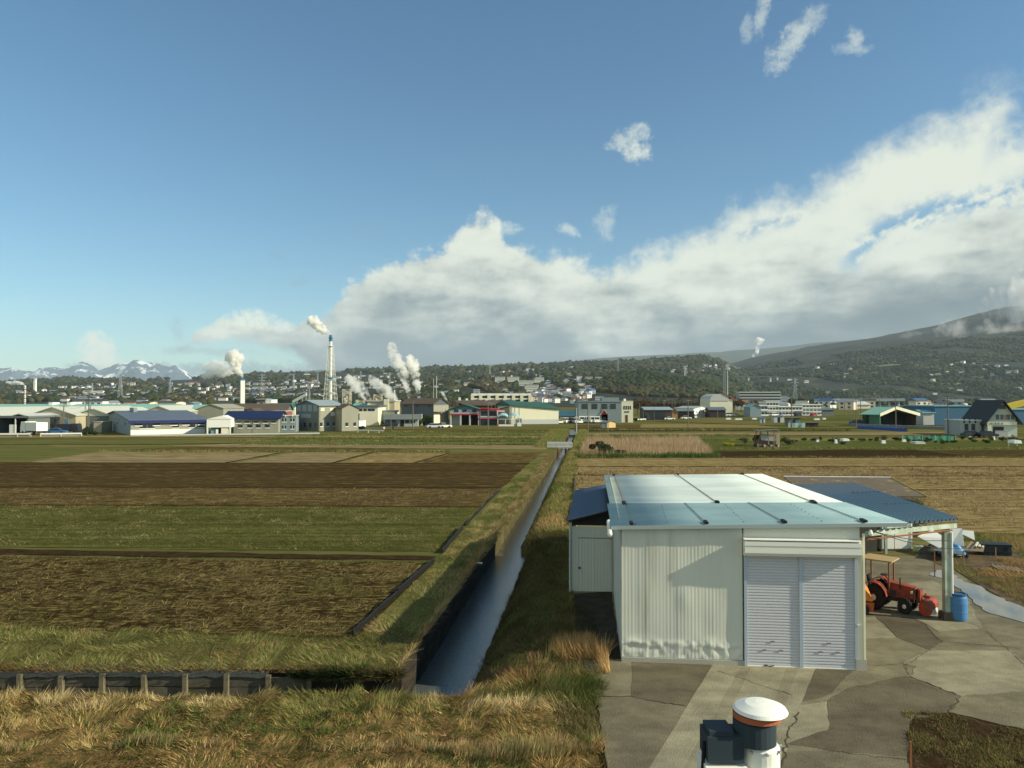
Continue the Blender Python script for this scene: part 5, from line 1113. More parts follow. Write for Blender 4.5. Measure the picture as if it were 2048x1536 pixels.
# ------------------------------------------------------------------ concrete yard
def cmat(name, c, c2, v=.18): return mat(name, c, .95, v * 1.4, 1.7, c2, .02, 22, thr=(.4, .7), detail=10, spec=.1, extra=((.6, 1, 1), .9, .80, 1.14))
y_base = cmat('yard_concrete', (.175, .16, .105), (.14, .125, .08)); y_light = cmat('yard_light', (.25, .232, .158), (.205, .19, .128)); y_dark = cmat('yard_dark', (.115, .10, .066), (.092, .08, .052), .25); y_mid = cmat('yard_mid', (.15, .134, .088), (.125, .11, .073), .22)
def rag(P, n=5, j=.05):
    o = []
    for i, a in enumerate(P):
        b_ = P[(i + 1) % len(P)]; d = math.hypot(b_[0] - a[0], b_[1] - a[1]); k = max(1, min(12, int(d / .35)))
        for t in range(k): f = t / k; w = j * (0 if t == 0 else 1); o.append((a[0] + (b_[0] - a[0]) * f + random.uniform(-w, w), a[1] + (b_[1] - a[1]) * f + random.uniform(-w, w)))
    return o
def yard(pts, m_, label, z, j=.05, name='yard_slab'):
    return tag(MB().slab(rag([G(*p) for p in pts], j=j), -.03, z).build(name, m_), label, 'yard slab', kind='structure')
yard([(1147, 1184), (1143, 1312), (1165, 1318), (1200, 1420), (1214, 1536), (1232, 1760), (3400, 1760), (3400, 1275), (2048, 1244), (1965, 1186), (1905, 1140), (1830, 1112), (1700, 1112), (1500, 1120)], y_base, 'cracked old concrete farmyard', .030, .03, 'yard')
yard([(1426, 1322), (1630, 1322), (1592, 1416), (1556, 1536), (1500, 1760), (1160, 1760), (1293, 1536)], y_light, 'pale concrete lane leading to the roller shutters', .036, .01)
y_track = cmat('yard_track', (.215, .198, .132), (.18, .165, .11))
yard([(1478, 1333), (1500, 1333), (1395, 1536), (1330, 1700), (1290, 1700), (1362, 1536)], y_track, 'faint left tyre track on the pale lane', .0375, .02)
yard([(1570, 1333), (1592, 1333), (1520, 1536), (1475, 1700), (1430, 1700), (1488, 1536)], y_track, 'faint right tyre track on the pale lane', .0375, .02)
yard([(1262, 1322), (1425, 1322), (1377, 1412), (1261, 1390)], y_dark, 'dark slab left of the pale lane below the dented wall', .035, .02)
yard([(1147, 1186), (1222, 1182), (1240, 1316), (1160, 1316), (1150, 1290)], mat('painted_ground_shade', (.035, .032, .024), .9, .3, 2, (.022, .021, .017), .02, 12, spec=.1), 'garage shade painted on the ground along its left wall', .0355, .04)  # dark patch paints the garage shadow onto the yard
yard([(1192, 1392), (1262, 1391), (1377, 1413), (1292, 1536), (1213, 1536)], y_mid, 'mid brown slab left of the pale lane at the near edge', .034, .03)
yard([(1632, 1322), (1716, 1322), (1660, 1383), (1640, 1392), (1600, 1400)], y_dark, 'small dark slab right of the pale lane', .035, .05)
yard([(1805, 1350), (1912, 1391), (1890, 1420), (1829, 1437), (1813, 1507), (1655, 1497), (1568, 1484), (1651, 1457), (1649, 1399), (1689, 1374)], y_dark, 'large dark brown slab right of the pale lane', .037, .06)
yard([(1596, 1408), (1649, 1401), (1651, 1455), (1566, 1483), (1575, 1440)], y_light, 'pale rounded slab beside the lane', .0385, .03)
yard([(1848, 1300), (2014, 1300), (2060, 1335), (2060, 1379), (1914, 1389), (1815, 1352), (1827, 1331), (1800, 1325)], y_light, 'big pale slab at the right edge of the yard', .040, .05)
yard([(1747, 1231), (1820, 1236), (1846, 1248), (1862, 1268), (1877, 1281), (1852, 1298), (1789, 1273)], y_dark, 'damp dark slab in front of the tractor', .038, .04)
yard([(1716, 1180), (1860, 1160), (1930, 1200), (1960, 1255), (1870, 1262), (1846, 1246), (1820, 1234), (1747, 1229), (1716, 1226)], y_light, 'pale slab under the tractor', .039, .05)
yard([(1716, 1235), (1745, 1233), (1787, 1274), (1716, 1276)], y_light, 'small pale slab by the garage corner', .041, .02)
yard([(1560, 1500), (1650, 1499), (1812, 1510), (1830, 1600), (1500, 1700)], y_mid, 'mid toned slab at the near right of the lane', .0375, .06)
def crack(pts, w, lab, z=.044):
    P = []
    for a, b_ in zip(pts[:-1], pts[1:]):
        A, B = G(*a), G(*b_); k = max(2, int(math.dist(A, B) / .12))
        for t in range(k): P.append((A[0] + (B[0] - A[0]) * t / k + random.uniform(-.05, .05), A[1] + (B[1] - A[1]) * t / k + random.uniform(-.05, .05)))
    m = MB()
    for a, b_ in zip(P[:-1], P[1:]):
        d = math.dist(a, b_) or 1; nx, ny = -(b_[1] - a[1]) / d, (b_[0] - a[0]) / d; w0 = w * random.uniform(.4, 1.3) / 2
        m.add([(a[0] - nx * w0, a[1] - ny * w0, z), (b_[0] - nx * w0, b_[1] - ny * w0, z), (b_[0] + nx * w0, b_[1] + ny * w0, z), (a[0] + nx * w0, a[1] + ny * w0, z)], [(0, 1, 2, 3)])
    tag(m.build('crack', solid('crack_dirt', .06, .05, .03), fix=False), lab, 'crack', kind='structure')
crack([(1436, 1341), (1585, 1390)], .02, 'thin crack across the pale lane')
crack([(1592, 1420), (1574, 1460), (1556, 1536)], .04, 'dark broken joint along the right side of the lane')
crack([(1820, 1236), (1846, 1248), (1862, 1268), (1877, 1281), (1852, 1300), (1805, 1330), (1810, 1350)], .02, 'crack winding in front of the tractor')
crack([(1928, 1242), (1965, 1258), (1979, 1273), (2012, 1300), (2050, 1340)], .02, 'crack right of the blue barrel')
crack([(1815, 1352), (1914, 1390), (1890, 1420), (1960, 1445), (2060, 1462)], .03, 'crack between the big pale slab and the dark slab', .047)
crack([(1877, 1281), (1950, 1288), (2048, 1296)], .03, 'fine crack across the right of the yard', .048)
crack([(1200, 1391), (1262, 1391), (1377, 1412)], .03, 'crack between the slabs left of the lane')
crack([(1655, 1498), (1740, 1510), (1815, 1516)], .02, 'crack below the large dark slab')
crack([(1740, 1330), (1800, 1326), (1827, 1332)], .02, 'crack near the garage pillar', .047)
puddle = bpy.data.materials.new('puddle'); puddle.use_nodes = True; b_ = puddle.node_tree.nodes['Principled BSDF']; b_.inputs['Base Color'].default_value = (.09, .085, .06, 1); b_.inputs['Roughness'].default_value = .03; b_.inputs['Specular IOR Level'].default_value = .9
tag(MB().slab(rag([G(*p) for p in [(1854, 1150), (1868, 1140), (1890, 1141), (1924, 1164), (1957, 1172), (1985, 1191), (2047, 1217), (2300, 1290), (2300, 1330), (2048, 1247), (1973, 1226), (1940, 1199), (1907, 1174), (1885, 1158)]], j=.12), 0, .049).build('puddle', puddle), 'long bright puddle curving behind the blue barrel', 'puddle', kind='structure')
mudy = mat('muddy_edge', (.13, .085, .04), .9, .35, 1.5, (.07, .05, .03), .04, 6)
tag(MB().slab([G(*p) for p in [(1835, 1092), (2400, 1092), (2400, 1280), (2048, 1222), (1960, 1172), (1900, 1135), (1840, 1116)]], -.03, .022).build('yard_verge', mudy), 'brown muddy verge right of the puddle', 'verge', kind='structure')
yard([(1822, 1432), (1890, 1422), (2000, 1448), (2300, 1500), (2300, 1700), (1815, 1700), (1826, 1540), (1808, 1500)], f_soil, 'dark broken patch of soil at the near right corner of the yard', .0455, .18)
blades('weeds', [(1800, 1420), (1880, 1425), (2070, 1470), (2070, 1545), (1830, 1545), (1815, 1500)], 16000, .10, .02, [(.12, .10, .04), (.2, .13, .055), (.1, .13, .035), (.3, .2, .08), (.14, .17, .05)], 'low yellow and green weeds growing on the broken slabs', 'weeds', .9, .04, clump=1.6)
blades('yard_grass', [(1850, 1066), (2300, 1075), (2300, 1130), (2060, 1125), (1990, 1085), (1860, 1078)], 16000, .2, .03, [(.12, .17, .035), (.15, .18, .045), (.32, .24, .1)], 'green grass strip between the yard and the stubble field', 'grass', .8, .02)
blades('yard_straw', [(1895, 1110), (2060, 1120), (2300, 1150), (2300, 1230), (2060, 1205), (1985, 1175), (1925, 1150), (1870, 1128)], 16000, .26, .022, [(.42, .28, .10), (.32, .2, .08), (.2, .13, .06), (.2, .2, .06)], 'straw and mud heap beside the junk pile', 'straw', 1.1, .03, clump=.8)
blades('yard_grass', [(1965, 1165), (2060, 1150), (2300, 1190), (2300, 1290), (2050, 1212)], 8000, .16, .022, [(.13, .15, .04), (.18, .16, .05), (.28, .2, .08)], 'sparse green grass along the puddle', 'grass', .9, .03)
blades('shade_grass', [(1050, 1310), (1143, 1190), (1160, 1312), (1165, 1330), (1190, 1400), (1205, 1500), (1150, 1500)], 9000, .2, .02, [(.12, .11, .04), (.2, .15, .07), (.1, .13, .03), (.3, .2, .09)], 'weeds along the left edge of the yard', 'weeds', .8, .0)

# ------------------------------------------------------------------ the garage
GA = -R(6); GO = (3.35, 23.2)
def lw(u, v): return (GO[0] + u * math.cos(GA) - v * math.sin(GA), GO[1] + u * math.sin(GA) + v * math.cos(GA))
gar = empty('garage', 'large white corrugated metal garage with two roller shutters and a low roof', 'garage', (*GO, 0), GA)
M_corr = mat('painted_corrugated', (.55, .57, .50), .5, .14, 2.2, (.41, .41, .33), .0, thr=(.52, .78), stretch=(1, 1, .08), detail=8)
q = NT(M_corr.node_tree)
M_corr2 = mat('new_corrugated', (.58, .59, .52), .5, .06, .8)
def zt_front(u): return 4.11 + .027 * u
def corr(u, pitch=.105, amp=.0042):
    t = (u / pitch) % 1; amp *= .5 + random.Random(int(u / pitch) * 7 + 3).random(); return -amp * (1 if t < .38 else (0 if .5 < t < .88 else (.5)))
us = np.arange(0, 3.62, .105 / 4)
def dent(u, z):
    low_ = math.exp(-((z - .62 - .06 * math.sin(u * 3)) / .13) ** 2) * (.5 + mnoise.noise(Vector((u * 2.1, 0, 3)))) * (1 if u < 3.1 else .3)
    big = math.exp(-((u - 1.9) / .22) ** 2 - ((z - 1.95) / .35) ** 2) * .018
    n = mnoise.noise(Vector((u * 1.3, z * .8, 8))) * .02 + (mnoise.noise(Vector((u * 5, z * 5, 1))) * .03 if z < .7 else 0)
    crease = .024 * math.exp(-((z - (.58 + .1 * mnoise.noise(Vector((u * 1.5, 0, 0))))) / .05) ** 2) * (1 if mnoise.noise(Vector((u * .9, 4, 0))) > -.1 else .2)
    return low_ * .03 + big + n + crease
z_rows = np.concatenate([np.linspace(0, .28, 22), np.linspace(.3, 1, 26)])
o = sheet('front_wall', lambda u, t: (u, corr(u) - dent(u, .18 + t * (zt_front(u) - .18)) + .03, .18 + t * (zt_front(u) - .18)), us, z_rows, M_corr, gar, smooth=False)
o['label'] = 'dented corrugated front wall'
sheet('upper_wall', lambda u, t: (u, corr(u) + .02, 3.62 + t * (zt_front(u) - 3.62)), np.arange(3.64, 7.02, .105 / 4), [0, 1], M_corr2, gar, smooth=False)
def sidep(v, t):
    h = .15 + t * (4.02); return (.0 - (corr(v) * .8) - .014 + mnoise.noise(Vector((v * 2, h * 2, 5))) * (.03 if v < .6 and h < 2.2 else .004), v, h)
sheet('side_wall', sidep, np.arange(0, 17.5, .105 / 4), np.linspace(0, 1, 12), M_corr, gar, smooth=False)
MB().box(.02, 3.62, .05, .12, .18, 4.1).box(3.62, 3.7, .05, 18.5, 3.6, 3.95).box(7.0, 7.1, .1, 18.3, 0, 3.9).box(.05, 7.0, 18.2, 18.3, 0, 3.75).build('inner_wall', greyl, gar)
MB().box(-.01, 3.66, -.02, .2, -.05, .17).box(-.02, .16, .2, 8.4, -.05, .14).build('foundation', concrete, gar)
MB().box(6.86, 7.06, -.03, .16, .0, 3.34).box(7.062, 7.12, -.06, .0, .25, 4.05).build('corner_pillar', cream, gar)
MB().box(6.84, 7.14, -.07, .22, -.03, .36).build('pillar_foot', concrete, gar)
M_sh = solid('shutter_metal', .50, .51, .54, rough=.38, vary=.04, scale=.5); M_rail = solid('shutter_rail', .40, .47, .55, rough=.35, metal=.2)
def shutter(u0, u1, lab):
    m = MB(); n = 40; h = 3.45; p = h / n
    for i in range(n):
        z0 = .06 + i * p
        m.add([(u0, .0, z0), (u1, .0, z0), (u1, -.011, z0 + p * .3), (u0, -.011, z0 + p * .3), (u1, -.008, z0 + p * .8), (u0, -.008, z0 + p * .8), (u1, .006, z0 + p * .86), (u0, .006, z0 + p * .86), (u1, .0, z0 + p), (u0, .0, z0 + p)], [(0, 1, 2, 3), (3, 2, 4, 5), (5, 4, 6, 7), (7, 6, 8, 9)])
    s = m.build('roller_shutter', M_sh, gar, fix=False); s['label'] = lab
    MB().box(u0, u1, -.03, .02, .02, .062).build('bottom_bar', white, s)
    for du, z in ((.5, .52), (.98, .52), (.74, .78)): MB().box(u0 + du - .06, u0 + du + .06, -.035, -.018, z, z + .025).build('latch', solid('latch_brown', .2, .15, .1), s)
shutter(3.72, 5.24, 'left roller shutter of horizontal slats'); shutter(5.34, 6.82, 'right roller shutter of horizontal slats')
for u0, u1 in ((3.64, 3.72), (5.24, 5.34), (6.82, 6.90)): MB().box(u0, u1, -.05, .04, 0, 3.5).build('shutter_rail', M_rail, gar)
m = MB(); m.prism([(-.30, 3.46), (-.22, 3.36), (.0, 3.34), (.0, 3.84), (-.26, 3.80), (-.30, 3.70)], 3.62, 6.96); m.v = [(y, x, z) for x, y, z in m.v]
sb = m.build('shutter_box', white, gar); MB().box(3.61, 6.97, -.315, -.301, 3.68, 3.80).box(3.61, 6.97, -.32, 0, 3.842, 3.86).build('box_lip', white, sb)
MB().box(6.88, 6.98, -.075, -.055, 1.35, 1.37).build('handle', white, gar)
# roofs
def bil(P, s, t): return [(P[0][k] * (1 - s) + P[1][k] * s) * (1 - t) + (P[3][k] * (1 - s) + P[2][k] * s) * t for k in range(3)]
M_teal = mat('teal_sheet', (.24, .36, .37), .55, .08, .6, (.20, .31, .32), 0, spec=.35); M_wroof = mat('white_sheet', (.62, .70, .64), .5, .07, .5, (.52, .60, .55), spec=.4, stretch=(.3, 1, 1))
def ribsheet(name, P, n, amp, mat_, along='t', prof=(0, 0, 1, 1), parent=gar, thick=.05, lab=None, m_=4):
    ks = []; 
    for i in range(n):
        for j, h in enumerate(prof): ks.append(((i + (j + .5 * (j > 0)) / len(prof)) / n, h))
    ks.append((1, prof[0])); ts = np.linspace(0, 1, m_)
    V = []; nn = len(ks)
    for t in ts:
        for s, h in ks:
            x, y, z = bil(P, s, t) if along == 't' else bil(P, t, s); V.append((x, y, z + h * amp))
    V = np.array(V); i, j = np.meshgrid(np.arange(nn - 1), np.arange(len(ts) - 1)); a = (j * nn + i).ravel(); Fq = np.stack([a, a + 1, a + nn + 1, a + nn], 1)
    o = np_mesh(name, V, Fq, mat_, None, parent)
    md = o.modifiers.new('t', 'SOLIDIFY'); md.thickness = thick; md.offset = -1 if along == 't' else 1
    if lab: o['label'] = lab
    return o
TP = [(-.32, -.12, 4.17), (8.3, -.12, 4.41), (8.3, 5.3, 4.27), (-.32, 5.3, 4.10)]
WP = [(-.22, 5.25, 4.07), (8.3, 5.25, 4.24), (8.3, 18.8, 3.98), (-.22, 18.8, 3.82)]
teal = ribsheet('teal_roof', TP, 22, .012, M_teal, 's', (0, 0, 0, 1), lab='blue green front roof sheet')
wroof = ribsheet('white_roof', WP, 56, .022, M_wroof, 's', (0, 0, 1, 1), lab='long white ribbed roof behind the front sheet')
def pt_on(P, u, v):
    s = (u - P[0][0]) / (P[1][0] - P[0][0]); t = (v - P[0][1]) / (P[3][1] - P[0][1]); return bil(P, s, t)
for u in (.3, 2.55, 4.85, 7.15):
    a, c = pt_on(TP, u, -.10), pt_on(TP, u, 5.28); MB().tube((a[0], a[1], a[2] + .025), (c[0], c[1], c[2] + .025), .012, n=5).build('seam', greyd, teal)
    for p_ in (a,) + ((c,) if u in (.3, 7.15) else ()):
        m = MB(); 
        for k in range(5): m.box(p_[0] - .05 + .0 * k, p_[0] + .05, p_[1] + .02 + k * .09 if p_ is a else p_[1] - .02 - k * .09, p_[1] + .08 + k * .09 if p_ is a else p_[1] + .04 - k * .09, p_[2] + .01, p_[2] + .075)
        m.box(p_[0] - .025, p_[0] + .025, p_[1] - (.04 if p_ is a else .45), p_[1] + (.48 if p_ is a else 0), p_[2] + .03, p_[2] + .06)
        m.build('roof_clip', black, teal)
for u in (.3, 3.75, 7.2):
    a, c = pt_on(WP, u, 5.3), pt_on(WP, u, 18.75); MB().tube((a[0], a[1], a[2] + .035), (c[0], c[1], c[2] + .035), .014, n=5).build('seam', rust, wroof)
    for p_, s_ in ((a, 1), (c, -1)):
        m = MB()
        for k in range(4): m.box(p_[0] - .07, p_[0] + .07, min(p_[1], p_[1] + s_ * .1 * k) + .02 * s_, max(p_[1], p_[1] + s_ * .1 * k) + .07 * s_, p_[2] + .02, p_[2] + .09) if k else m.box(p_[0] - .05, p_[0] + .05, p_[1] - .1, p_[1] + .1, p_[2] + .02, p_[2] + .08)
        m.build('roof_clip', black, wroof)
for u0 in (1.4, 3.7, 6.0):
    for k in range(9): p_ = pt_on(TP, u0 + k * .03, .3 + k * .55); MB().tube((p_[0], p_[1], p_[2] + .01), (p_[0], p_[1], p_[2] + .025), .022, n=6).build('screw', greyd, teal)
m = MB(); m.hexa([(-.32, -.14, 4.05), (8.3, -.14, 4.29), (8.3, -.125, 4.29), (-.32, -.125, 4.05), (-.32, -.14, 4.16), (8.3, -.14, 4.40), (8.3, -.125, 4.40), (-.32, -.125, 4.16)]); m.build('fascia', solid('fascia_grey', .30, .36, .36), gar)
m = MB(); m.tube((-.36, -.3, 3.98), (-.36, 1.1, 4.1), .07, n=10).lathe([(.02, 0), (.08, .03), (.08, .1), (.03, .14)], (-.36, -.42, 3.96), 10, axis='y'); m.build('gutter_end', white, gar)
m = MB(); m.tube((-.1, -.1, 4.05), (-.1, 17.5, 3.75), .03, n=5); m.build('roof_edge_pipe', greyd, gar)
# lean-to on the left
lt = empty('lean_to', 'small lean-to store with pale green door left of the garage', 'lean-to', (*lw(-1.76, 8.42), 0), GA)
M_lean = mat('lean_green', (.40, .46, .43), .55, .08, .8)
sheet('front_wall', lambda u, t: (u, corr(u, .13, .01), .0 + t * 2.72), np.arange(0, 1.74, .13 / 4), [0, 1], M_lean, lt, smooth=False)
sheet('side_wall', lambda v, t: (.0, v, t * (2.72 - .02 * v)), np.arange(0, 12.8, .4), [0, 1], M_lean, lt)
sheet('door', lambda u, t: (u, corr(u, .13, .01) - .03, .02 + t * 2.2), np.arange(.3, 1.68, .13 / 4), [0, 1], M_lean, lt, smooth=False)
MB().box(.28, 1.7, -.035, -.015, 2.22, 2.25).build('door_rail', greyd, lt); MB().tube((.34, -.09, 1.0), (.34, -.03, 1.0), .045, n=8).build('door_knob', black, lt)
MB().hexa([(.02, .06, 2.75), (1.74, .06, 2.75), (1.74, .1, 2.75), (.02, .1, 2.75), (.02, .06, 2.98), (1.74, .06, 3.4), (1.74, .1, 3.4), (.02, .1, 2.98)]).build('dark_gap', dark, lt)
MB().hexa([(-.1, -.15, 2.88), (1.8, -.15, 3.38), (1.8, -.1, 3.38), (-.1, -.1, 2.88), (-.1, -.15, 2.98), (1.8, -.15, 3.48), (1.8, -.1, 3.48), (-.1, -.1, 2.98)]).build('barge_board', black, lt)
ribsheet('roof', [(-.14, -.22, 3.0), (1.74, -.22, 3.50), (1.74, 12.9, 3.06), (-.14, 12.9, 2.66)], 60, .02, mat('navy_lean_roof', (.045, .065, .10), .4, .08, .5, spec=.5), 's', (0, 0, 0, 1), lt)
m = MB(); m.tube((-.05, -.06, 0), (-.05, -.06, 2.9), .04, n=8); m.build('downpipe', solid('pipe_pale', .38, .44, .42), lt)
for z in (.4, 1.3, 2.2): MB().box(-.11, .01, -.1, -.01, z, z + .03).build('pipe_bracket', steel, lt)
# carport on the right with blue ribbed roof
cp = empty('carport', 'open carport with dark blue ribbed metal roof right of the garage', 'carport')
M_bl = mat('blue_ribbed', (.05, .10, .15), .35, .12, .5, spec=.5)
CP = [(11.35, 22.75, 4.26), (16.1, 27.35, 3.66), (18.2, 40.4, 3.52), (13.05, 36, 3.9)]
ribsheet('roof', CP, 15, .11, M_bl, 't', (0, 0, 0, 1, 1), cp, .012, m_=2)
for t in (.33, .66): 
    a, c = bil(CP, .55, t), bil(CP, .98, t); MB().tube((a[0], a[1], a[2] + .07), (c[0], c[1], c[2] + .07), .035, n=6).build('snow_bar', black, cp)
M_mint = mat('mint_steel', (.42, .50, .42), .5, .2, 2, (.30, .36, .28))
a, c = (10.5, 22.55, 4.1), (16.15, 27.5, 3.52); MB().hexa([(a[0], a[1], a[2] - .16), (c[0], c[1], c[2] - .16), (c[0], c[1] + .1, c[2] - .16), (a[0], a[1] + .1, a[2] - .16), a, c, (c[0], c[1] + .1, c[2]), (a[0], a[1] + .1, a[2])]).build('beam', M_mint, cp)
MB().tube((10.6, 22.7, 3.82), (15.9, 27.4, 3.3), .03, n=6).build('tie_rod', rust, cp)
px_, py_ = G(1888, 1238)
MB().box(px_ - .1, px_ + .1, py_ - .1, py_ + .1, .3, 3.45).build('post', M_mint, cp)
for z in (2.3, 2.36, .95): MB().box(px_ - .11, px_ + .11, py_ - .11, py_ + .11, z, z + .03).build('post_band', steel, cp)
MB().box(px_ - .2, px_ + .18, py_ - .18, py_ + .2, -.02, .32).build('post_foot', solid('dark_concrete', .09, .07, .05, vary=.2), cp)
m = MB(); m.tube((px_ + .15, py_ - .1, .3), (px_ + .15, py_ - .1, 3.2), .045, n=8); m.build('downpipe', white, cp)
x, y = G(1768, 1106); MB().box(x - .07, x + .07, y - .07, y + .07, 0, 2.9).build('post', M_mint, cp)
MB().box(13, 18, 40.0, 40.1, 3.3, 3.5).build('rear_beam', M_mint, cp)
MB().tube((13, 36, 3.75), (12.2, 29.6, 3.9), .05, n=6).build('purlin', rust, cp)
# service cable
m = MB()
pts = []
for i in range(13):
    t = i / 12; a = (10.7, 22.6, 4.2); c = (14.9, 17.0, 2.5); pts.append((a[0] + (c[0] - a[0]) * t, a[1] + (c[1] - a[1]) * t, a[2] + (c[2] - a[2]) * t - .25 * math.sin(math.pi * t)))
# utility bracket on the wall corner
MB().lathe([(.03, 0), (.07, .05), (.05, .12), (.02, .16)], (10.55, 22.3, 4.02), 10).build('insulator', white, gar).location = (0, 0, 0)
bpy.data.objects['insulator'].parent = None; bpy.data.objects['insulator'].location = (0, 0, 0)
tag(bpy.data.objects['insulator'], 'small white cable insulator under the roof corner of the garage', 'insulator')
cab = MB()
for (a, c, s_) in [((10.58, 22.3, 4.15), (15.75, 27.3, 2.95), .12), ((10.58, 22.3, 4.15), (16.9, 27.6, 2.6), .2)]:
    pp = [(a[0] + (c[0] - a[0]) * i / 14, a[1] + (c[1] - a[1]) * i / 14, a[2] + (c[2] - a[2]) * i / 14 - s_ * math.sin(math.pi * i / 14)) for i in range(15)]
    tag(MB().path(pp, .012, 5).build('service_cable', wire), 'thin black cable sagging from the garage corner to the carport, %s one' % ('upper' if s_ < .15 else 'lower'), 'cable')

# ------------------------------------------------------------------ things in the yard
M_red = mat('tractor_red', (.34, .05, .025), .6, .3, 5, (.14, .06, .035), thr=(.45, .6)); M_tyre = solid('tyre', .02, .02, .02, rough=.9); M_or = solid('orange_cover', .65, .22, .04, vary=.15, scale=3)
x, y = G(1752, 1212); tr = empty('tractor', 'small red farm tractor with a plywood canopy and front tiller under the carport', 'tractor', (x, y, .035), R(-42)); tr.scale = (.78, .9, .95)
def wheel(par, cx, cy, r, w, name='wheel'):
    m = MB(); m.lathe([(r * .55, -w / 2), (r * .9, -w / 2), (r, -w * .36), (r, w * .36), (r * .9, w / 2), (r * .55, w / 2)], (cx, cy, r), 22, axis='y')
    for k in range(16):
        t = k * math.pi / 8; m.hexa([(cx + math.cos(t + d) * rr, cy + s * w * .45, r + math.sin(t + d) * rr) for rr in (r, r + .03) for s, d in ((-1, 0), (-1, .13), (1, .2), (1, .07))])
    o = m.build(name, M_tyre, par); MB().lathe([(r * .15, -w * .5 - .02), (r * .56, -w * .3), (r * .56, w * .3), (r * .15, w * .5 + .02)], (cx, cy, r), 16, axis='y').build('rim', solid('rim_cream', .6, .58, .45), o); return o
wheel(tr, 0, -.55, .50, .28); wheel(tr, 0, .55, .50, .28); wheel(tr, 1.35, -.48, .30, .18); wheel(tr, 1.35, .48, .30, .18)
MB().hexa([(.55, -.24, .55), (1.75, -.2, .55), (1.75, .2, .55), (.55, .24, .55), (.5, -.25, 1.12), (1.72, -.19, 1.0), (1.72, .19, 1.0), (.5, .25, 1.12)]).build('bonnet', M_red, tr)
MB().box(1.752, 1.79, -.17, .17, .6, .95).build('grille', black, tr); MB().box(-.35, 1.6, -.15, .15, .36, .55).build('chassis', solid('dark_metal', .05, .045, .04), tr)
for s in (-1, 1):
    m = MB(); n = 8
    for i in range(n):
        a0, a1 = math.pi * (.05 + .9 * i / n), math.pi * (.05 + .9 * (i + 1) / n); R_ = .6
        m.hexa([(math.cos(a) * r_, s * .55 + d, .5 + math.sin(a) * r_) for r_ in (R_, R_ + .03) for a, d in ((a0, -.17), (a1, -.17), (a1, .17), (a0, .17))])
    m.build('mudguard', M_red, tr)
MB().box(-.3, .1, -.22, .22, .75, .87).hexa([(-.38, -.22, .85), (-.26, -.22, .85), (-.26, .22, .85), (-.38, .22, .85), (-.48, -.2, 1.25), (-.4, -.2, 1.25), (-.4, .2, 1.25), (-.48, .2, 1.25)]).build('seat', black, tr)
MB().tube((.55, 0, 1.05), (.32, 0, 1.32), .025, n=6).lathe([(.17, 0), (.19, .02), (.17, .04)], (.3, 0, 1.31), 14).build('steering_wheel', black, tr)
for sx, sy in ((-.45, -.42), (-.45, .42), (.62, -.34), (.62, .34)): MB().box(sx - .03, sx + .03, sy - .03, sy + .03, .7, 1.95).build('canopy_post', rust, tr)
MB().hexa([(-.62, -.62, 1.93), (.82, -.55, 1.93), (.82, .55, 1.93), (-.62, .62, 1.93), (-.62, -.62, 2.0), (.82, -.55, 1.98), (.82, .55, 1.98), (-.62, .62, 2.0)]).build('canopy', solid('plywood', .42, .32, .18, vary=.1, scale=2), tr)
MB().tube((1.1, -.3, .9), (1.1, -.3, 1.35), .03, n=8).build('exhaust', black, tr)
tl = MB(); tl.lathe([(.12, -.55), (.3, -.52), (.3, .52), (.12, .55)], (2.25, 0, .35), 14, axis='y'); tl.build('tiller_hood', M_red, tr)
MB().box(1.75, 2.2, -.12, .12, .42, .56).box(1.85, 1.95, -.2, .2, .5, .95).build('tiller_frame', M_red, tr)
m = MB()
for k in range(9):
    yy = -.48 + k * .12; t = k * .9; m.tube((2.25, yy, .34), (2.25 + .32 * math.cos(t), yy, .34 + .28 * math.sin(t)), .018, n=4)
m.build('tiller_tines', steel, tr)
MB().hexa([(2.4, -.45, .2), (2.6, -.45, .14), (2.6, .3, .14), (2.4, .3, .2), (2.36, -.45, .55), (2.44, -.45, .55), (2.44, .3, .55), (2.36, .3, .55)]).build('tiller_cover', greyl, tr)
MB().box(.3, .9, -.3, -.24, .6, .8).tube((.2, -.28, .55), (1.3, -.24, .5), .03, n=6).tube((.9, .27, .6), (.2, .3, 1.0), .02, n=5).build('side_fittings', solid('dark_metal', .05, .045, .04), tr)
for s in (-1, 1): MB().tube((1.55, s * .24, .82), (1.63, s * .24, .82), .06, n=10).build('headlight', cream, tr)
MB().box(2.0, 2.3, .05, .15, .62, .72).tube((2.1, .1, .5), (2.1, .1, .8), .04, n=6).build('lift_arm', M_red, tr)
# rice machine with orange cover, hopper
x, y = G(1718, 1228); cv = empty('harvester', 'orange tarp covered harvester half hidden behind the garage corner', 'harvester', (x, y, .035), R(-10))
MB().hexa([(-.9, 0, .1), (.42, 0, .1), (.35, 1.2, .1), (-.9, 1.2, .1), (-.9, -.05, .45), (.45, -.05, .45), (.4, 1.2, .5), (-.9, 1.2, .5)]).build('body', solid('orange_paint', .45, .11, .03), cv)
m = MB(); 
m.hexa([(-.9, -.02, .52), (.42, -.02, .52), (.36, 1.1, .55), (-.9, 1.1, .55), (-.9, .1, 1.25), (-.1, .12, 1.2), (.42, .9, .95), (-.9, 1.0, 1.25)]).build('tarp', M_or, cv)
for k in range(2): MB().lathe([(.12, -.1), (.22, -.1), (.22, .1), (.12, .1)], (-.1 + k * .45 - .3, .0, .2), 12, axis='y').build('track_roller', black, cv)
x, y = G(1722, 1215); t = empty('hopper', 'white metal grain hopper with cream lid beside the garage corner', 'hopper', (x, y + 1.2, .035))
